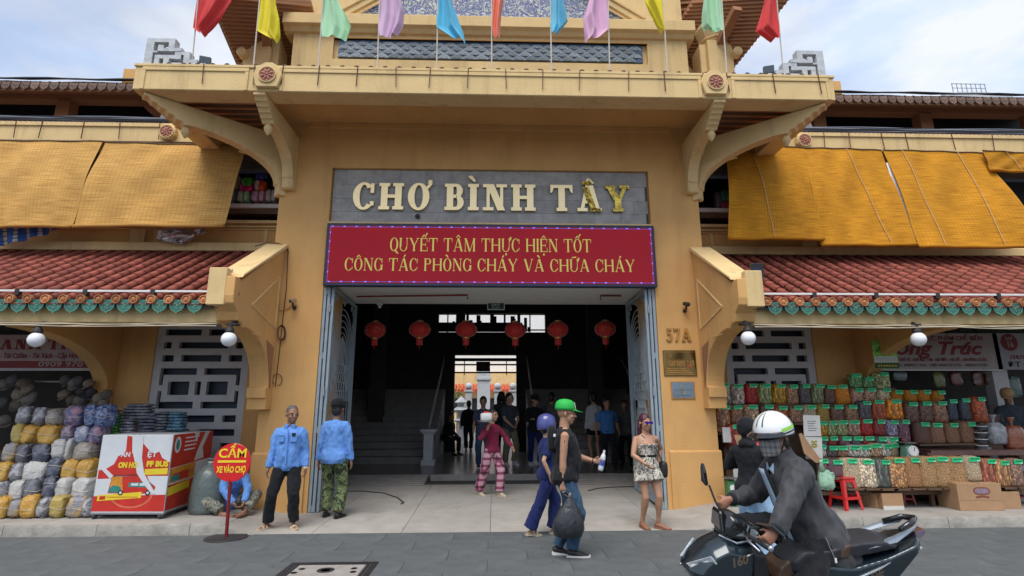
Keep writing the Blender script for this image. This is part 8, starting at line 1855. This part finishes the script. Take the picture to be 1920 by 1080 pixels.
# handlebar
hbz = .875
spart(MB().tube([(-.40, -.36, hbz), (-.44, -.18, hbz-.0), (-.44, .18, hbz), (-.40, .36, hbz)], .014, 8), 'handlebar', IRON)
for s in (-1, 1):
    spart(MB().tube([(-.415, s*.24, hbz), (-.40, s*.36, hbz)], [.019, .020], 12), 'grip', BPL, smooth=True); spart(MB().ball((-.398, s*.372, hbz), (.02, .016, .02), 10, 8), 'bar_end', STEEL, smooth=True)
    spart(MB().tube([(-.47, s*.19, hbz+.005), (-.485, s*.25, hbz-.0), (-.465, s*.36, hbz-.02)], [.010, .008, .007], 6), 'brake_lever', STEEL, smooth=True)
    mi = MB().tube([(-.46, s*.17, hbz+.02), (-.50, s*.22, hbz+.10), (-.525, s*.27, hbz+.20 if s > 0 else hbz+.10)], .008, 6)
    ar = spart(mi, 'mirror_stem', BPL)
    if s > 0: P_ = [(-.545, .25, hbz+.20), (-.55, .33, hbz+.22), (-.565, .30, hbz+.33), (-.575, .26, hbz+.37), (-.565, .24, hbz+.30)]
    else: P_ = [(-.30, -.20, hbz+.03), (-.26, -.30, hbz+.0), (-.27, -.335, hbz+.06), (-.36, -.33, hbz+.13), (-.42, -.23, hbz+.11)]
    if s < 0: mi = MB().tube([(-.44, -.17, hbz+.02), (-.44, -.19, hbz+.06), (-.38, -.21, hbz+.07)], .008, 6); spart(mi, 'mirror_arm', BPL)
    d_ = V((.016, 0, .006)); MB().loft([[V(q)-d_ for q in P_], [V(q)*1.0+d_*.6+(V(q)-V(P_[0]))*-.06 for q in P_]]).build('mirror_head', GPL, sct, local=True, bevel=.006)
# leg shield, footboard, seat base
remesh(sculpt([(-.42, .80), (-.33, .79), (-.30, .60), (-.27, .40), (-.20, .33), (-.36, .32), (-.42, .45)], .19, .12), 'leg_shield', BPL, sct, .012, 3)
spart(MB().box(-.32, .10, -.17, .17, .26, .335), 'footboard', BPL, bevel=.02, seg=2)
fb_ = MB()
for k in range(6):
    for s in (-1, 1): fb_.box(-.28+k*.055, -.25+k*.055, s*.05-.0 if s > 0 else -.15, .15 if s > 0 else -.05, .335, .340)
spart(fb_, 'foot_mat', TYR, kind='stuff')
rk = MB()
for y_ in (-.15, -.10): rk.tube([(-.36, y_, .60), (-.28, y_, .52), (.0, y_, .40)], .010, 6)
for k in range(6): rk.tube([(-.33+k*.06, -.155, .575-k*.032), (-.33+k*.06, -.095, .575-k*.032)], .006, 5)
spart(rk, 'chrome_basket_rail', STEEL)
body = sculpt([(-.08, .36), (-.12, .60), (-.02, .69), (.30, .66), (.62, .74), (.88, .84), (.90, .78), (.72, .60), (.52, .46), (.20, .34)], .15, .22); remesh(body, 'rear_body', PNT, sct, .012, 4)
for s in (-1, 1):
    spart(MB().loft([[(a, s*y_, b) for a, y_, b in ((.05, .150, .50), (.50, .155, .66), (.78, .10, .775), (.80, .09, .745), (.50, .15, .62), (.08, .15, .47))], [(a, s*(y_+.010), b) for a, y_, b in ((.05, .150, .50), (.50, .155, .66), (.78, .10, .775), (.80, .09, .745), (.50, .15, .62), (.08, .15, .47))]]), 'silver_side_stripe', SLV, bevel=.003)
    spart(MB().loft([[(a, s*y_, b) for a, y_, b in ((.38, .10, .745), (.46, .13, .78), (.74, .09, .87), (.86, .05, .90), (.84, .06, .87), (.66, .10, .81))], [(a, s*(y_+.018), b) for a, y_, b in ((.38, .10, .745), (.46, .13, .78), (.74, .09, .87), (.86, .05, .90), (.84, .06, .87), (.66, .10, .81))]]), 'grab_rail', SLV, bevel=.006)
spart(MB().tube([(.72, -.08, .875), (.84, -.05, .915), (.90, 0, .92), (.84, .05, .915), (.72, .08, .875)], [.016, .02, .022, .02, .016], 10), 'tail_bar', GPL, smooth=True)
spart(MB().loft([[(.84, y_, z_) for y_, z_ in ((-.09, .80), (.09, .80), (.07, .85), (-.07, .85))], [(.94, y_, z_) for y_, z_ in ((-.05, .83), (.05, .83), (.04, .86), (-.04, .86))]]), 'tail_light', mat('smoked_tail_light', (.05, .02, .05), .12, coat=.8), bevel=.006)
for s in (-1, 1): spart(MB().loft([[(a, s*.105, b) for a, b in ((.70, .73), (.80, .79), (.86, .77), (.78, .69))], [(a, s*.118, b) for a, b in ((.71, .735), (.80, .78), (.85, .765), (.78, .70))]]), 'indicator', bpy.data.materials['clear_lamp_lens'], bevel=.004)
b_ = text('BLADE', (0, 0, 0), .06, bpy.data.materials['bronze_badge'], None, bold=.002, shear=.25, width=.24); b_.parent = sct; b_.name = 'badge'; b_.matrix_basis = M.Translation((.42, -.157, .575))@Euler((R(90), R(-21), 0)).to_matrix().to_4x4()
se = sculpt([(-.14, .60), (-.16, .68), (-.06, .755), (.14, .762), (.24, .785), (.40, .815), (.60, .825), (.70, .80), (.72, .775), (.40, .72), (.10, .68)], .135, .16, p=3); remesh(se, 'seat', SEATM, sct, .011, 3, .003, 9)
remesh(sculpt([(-.20, .50), (-.225, .57), (-.20, .64), (-.12, .70), (.02, .74), (.06, .70), (-.06, .62)], .11, .14, p=3), 'seat_cover', SBRN, sct, .011, 3)
remesh(sculpt([(.22, .70), (.24, .78), (.29, .803), (.33, .80), (.30, .70)], .139, .1, p=3), 'seat_patch', SBRN, sct, .011, 2)
# wheels, fork, engine, exhaust, fenders
for x, nm_ in ((-.66, 'front'), (.60, 'rear')):
    R_ = M.Rotation(R(90), 3, 'X'); wh = MB(); n = 36; rings = []
    tw = .045 if nm_ == 'front' else .055
    prof = [(.185, -tw*.8), (.23, -tw), (.258, -tw*.75), (.27, -tw*.3), (.27, tw*.3), (.258, tw*.75), (.23, tw), (.185, tw*.8), (.185, -tw*.8)]
    ty = MB().lathe(prof, (x, 0, .27), n, ax=R_); wheel = spart(ty, 'wheel', TYR, smooth=True)
    MB().lathe([(.187, -.03), (.187, .03), (.170, .03), (.170, -.03), (.187, -.03)], (x, 0, .27), n, ax=R_).build('rim', GPL, wheel, local=True, smooth=True)
    sp = MB()
    for k in range(5):
        a = k*2*pi/5; sp.bar((x+.03*cos(a), 0, .27+.03*sin(a)), (x+.175*cos(a), 0, .27+.175*sin(a)), .028, .022, up=(0, 1, 0))
    sp.lathe([(.001, -.04), (.04, -.04), (.04, .04), (.001, .04)], (x, 0, .27), 14, ax=R_); sp.build('spokes', GPL, wheel, local=True)
    MB().lathe([(.09, -.052), (.09, -.046), (.05, -.046), (.05, -.052), (.09, -.052)], (x, 0, .27), 24, ax=R_).build('brake_disc', STEEL, wheel, local=True)
for s in (-1, 1): spart(MB().tube([(-.66, s*.075, .27), (-.52, s*.07, .62)], [.022, .026], 10), 'fork_leg', IRON, smooth=True)
spart(MB().tube([(-.86+.02, 0, .38), (-.80, 0, .50), (-.68, 0, .555), (-.52, 0, .52), (-.42, 0, .40)], [(.06, .012)]*5, 12), 'front_fender', PNT, smooth=True)
spart(MB().tube([(.52, 0, .56), (.70, 0, .56), (.86, 0, .46), (.92, 0, .34)], [(.07, .014)]*4, 12), 'rear_fender', BPL, smooth=True)
remesh(MB().ball((.28, 0, .30), (.24, .12, .11), 16, 10).ball((.50, -.10, .29), (.20, .05, .08), 14, 8), 'engine', IRON, sct, .014, 2)
spart(MB().tube([(.30, .16, .27), (.50, .17, .30), (.90, .17, .38)], [.03, .05, .055], 14), 'exhaust', IRON, smooth=True)
spart(MB().tube([(.30, -.13, .26), (.36, -.25, .02)], .012, 6), 'side_stand', IRON)
sct.rotation_euler = (R(8), 0, 0); sct.scale = (.93, 1, 1); sct.location = (2.14, SY_, 0)

# rider
RL = (2.325, -5.02, 0)
P = person('scooter rider in grey jacket, white and green helmet, sunglasses and checked mask', RL, -pi/2, 1.68, hipz=.80, hipoff=(.0, .0), lean=.33, feet=[(-.13, -.42, .335), (.30, -.18, .0)], kpole=[(-.3, -1, .6), (.4, -1, .4)], hands=[(-.22, -.49, .985), (.43, -.505, .865)], epole=[(-.8, .5, -.8), (.9, .5, -.6)], hdir=[(.0, -.75, -.55), (-.05, -.75, -.6)],
           head=(.42, .02), vox=.0075, skinm=skin('warm_brown_skin', (.34, .16, .10)), girth=1.10, curl=(1.15, 1.15), hnorm=[(0, 0, -1), (0, 0, -1)], top=None, bottom=('long', F_BLACK, .015), shoes=('shoe', L_BLK), face=False, seed=30)
T = P['T']; k = P['k']; hip, A, Q, Hd = P['hip'], P['A'], P['Q'], P['Hd']; sh, el, wr = P['sh'], P['el'], P['wr']; nb = P['nb']
JM = F_GREY; b = MB(); rings = []
for z, w_, d_, y in ((-.34, .225, .20, .02), (-.24, .235, .205, .02), (-.10, .235, .20, .02), (.03, .215, .180, .01), (.15, .205, .165, -.004), (.28, .200, .155, -.010), (.38, .195, .142, -.006), (.445, .195, .130, .0), (.495, .165, .105, .006), (.53, .115, .088, .008), (.60, .092, .088, .0)):
    rings.append([hip+A@V((w_*k*math.copysign(abs(cos(2*pi*q/24))**.85, cos(2*pi*q/24)), y*k+d_*k*math.copysign(abs(sin(2*pi*q/24))**.9, sin(2*pi*q/24)), z*k)) for q in range(24)])
b.loft(rings)
for i, s in ((0, -1), (1, 1)):
    seg(b, [sh[i]+A@V((-s*.06*k, 0, .0)), sh[i], sh[i].lerp(el[i], .15), sh[i].lerp(el[i], .5), el[i], el[i].lerp(wr[i], .45), el[i].lerp(wr[i], .80), el[i].lerp(wr[i], .92)], [.088*k, .096*k, .094*k, .086*k, .080*k, .070*k, .060*k, .046*k], 16)
remesh(b, 'jacket', JM, T, .010, 3, .026, 10, 31, squash=(1, 1, .5))
DP = fabric('black_jacket_panel', (.016, .020, .024)); 
# dark side panel, zip, collar, cuffs, shirt front
n_ = 10
def onj(x, z, out=.0):
    """point on the front of the jacket"""
    yy = -.012-.152*math.sqrt(max(0, 1-(x/.22)**2))-out; return hip+A@V((x*k, yy*k, z*k))
mb = MB().grid(lambda u, v: onj(-.035+.065*u+.03*(1-v)*u, -.10+.62*v, .012), 4, 14); mb.build('shirt_front', F_LBL, T, local=True, smooth=True, recalc=False, solid=.006)
for s in (-1, 1): MB().tube([onj(.005+s*.045, -.14+.66*t_/10, .008) for t_ in range(11)], .010, 6).build('jacket_edge', JM if s < 0 else DP, T, local=True, smooth=True)
MB().tube([hip+A@V((.245*k, -.05*k, z)) for z in (-.10, -.03, .04)], .0045, 5).build('pocket_zip', STEEL, T, local=True); MB().obox(hip+A@V((.25*k, -.05*k, -.11)), (.004, 0, 0), (0, .006, 0), (0, 0, .014)).build('zip_pull', L_WSO, T, local=True)
for s in (-1, 1):
    P_ = [(s*.012, -.10, .50), (s*.075, -.065, .535), (s*.088, .02, .575), (s*.07, .02, .53), (s*.04, -.12, .44)]
    MB().loft([[hip+A@V((a*k, b__*k, c*k)) for a, b__, c in P_], [hip+A@V((a*k*1.08, b__*k*1.08-.006, c*k)) for a, b__, c in P_]]).build('collar', JM, T, local=True, bevel=.004)
    MB().loft([[hip+A@V((a*k, b__*k, c*k)) for a, b__, c in ((s*.004, -.115, .50), (s*.045, -.09, .535), (s*.05, -.118, .47))], [hip+A@V((a*k, b__*k-.008, c*k)) for a, b__, c in ((s*.004, -.115, .50), (s*.045, -.09, .535), (s*.05, -.118, .47))]]).build('shirt_collar', F_LBL, T, local=True)
for i in (0, 1):
    d = (wr[i]-el[i]).normalized(); MB().tube([el[i].lerp(wr[i], .86), el[i].lerp(wr[i], .95)], [.052*k, .046*k], 14).build('cuff', DP, T, local=True, smooth=True)
# face: checked mask, dark glasses, helmet
mb = MB().grid(lambda u, v: Q(.072*sin((u-.5)*2.7)*(1-.30*v*v), -.020-.078*cos((u-.5)*2.7)-.018*math.exp(-((u-.5)*5)**2)*(1-.5*v), -.010-.100*v), 14, 8); mb.build('checked_mask', PLDG, T, local=True, smooth=True, recalc=False, solid=.004)
mb = MB().grid(lambda u, v: Q(.076*sin((u-.5)*2.5), -.022-.080*cos((u-.5)*2.5), .026-.034*v), 12, 3); mb.build('sunglasses', GPL, T, local=True, smooth=True, recalc=False, solid=.006)
for s in (-1, 1): MB().tube([Q(s*.072, -.03, .02), Q(s*.080, .02, .015)], .004, 5).build('glasses_arm', BPL, T, local=True); MB().tube([Q(s*.083, .0, .04), Q(s*.078, -.01, -.03), Q(s*.05, -.04, -.105), Q(0, -.055, -.118)], .005, 5).build('chin_strap', BPL, T, local=True)
HW = mat('white_helmet_shell', (.72, .74, .75), .18, .03, 5, coat=.8); HG = mat('lime_green_stripe', (.25, .62, .06), .3); 
def hsurf(a, e, r=1.): return Q(r*.108*cos(e)*sin(a), .012-r*.128*cos(e)*cos(a), .030+r*.122*sin(e))
hm = MB().loft([[hsurf(2*pi*q/32, e) for q in range(32)] for e in (-.22, -.12, .0, .2, .45, .7, .95, 1.2, 1.4, 1.56)]); ho = hm.build('helmet', HW, T, local=True, smooth=True)
MB().loft([[hsurf(2*pi*q/32, e, r_) for q in range(32)] for e, r_ in ((-.24, .97), (-.24, 1.02), (-.17, 1.02), (-.17, .97))]).build('helmet_trim', BPL, ho, local=True)
for s in (-1, 1):
    MB().grid(lambda u, v: hsurf(s*(1.15+1.5*u), .02+.16*u+.16*v, 1.012), 12, 2).build('green_stripe', HG, ho, local=True, smooth=True, recalc=False); MB().grid(lambda u, v: hsurf(s*(1.2+1.6*u), -.10+.16*u+.07*v, 1.012), 12, 2).build('black_stripe', BPL, ho, local=True, smooth=True, recalc=False)
    MB().grid(lambda u, v: hsurf(s*(.16+.08*u), .35+.85*v, 1.012), 2, 12).build('dark_green_stripe', mat('dark_green_stripe', (.03, .08, .05), .3) if 'dark_green_stripe' not in bpy.data.materials else bpy.data.materials['dark_green_stripe'], ho, local=True, smooth=True, recalc=False)
    MB().grid(lambda u, v: hsurf(s*(.95+.05*u), .62+.16*v, 1.012), 2, 3).build('vent', STEEL, ho, local=True, recalc=False)
mb = MB().loft([[hsurf(-1.15+2.3*i/12, e_, r_) for i in range(13)] for e_, r_ in ((.05, 1.02), (.02, 1.10), (-.10, 1.34), (-.13, 1.34), (-.06, 1.10), (-.10, 1.0))], caps=True); mb.build('peak', GPL, ho, local=True, smooth=False)
remesh(MB().ball(Q(0, .05, -.04), (.075*k, .06*k, .075*k), 14, 10), 'hair', H_BLK, T, .011, 2)
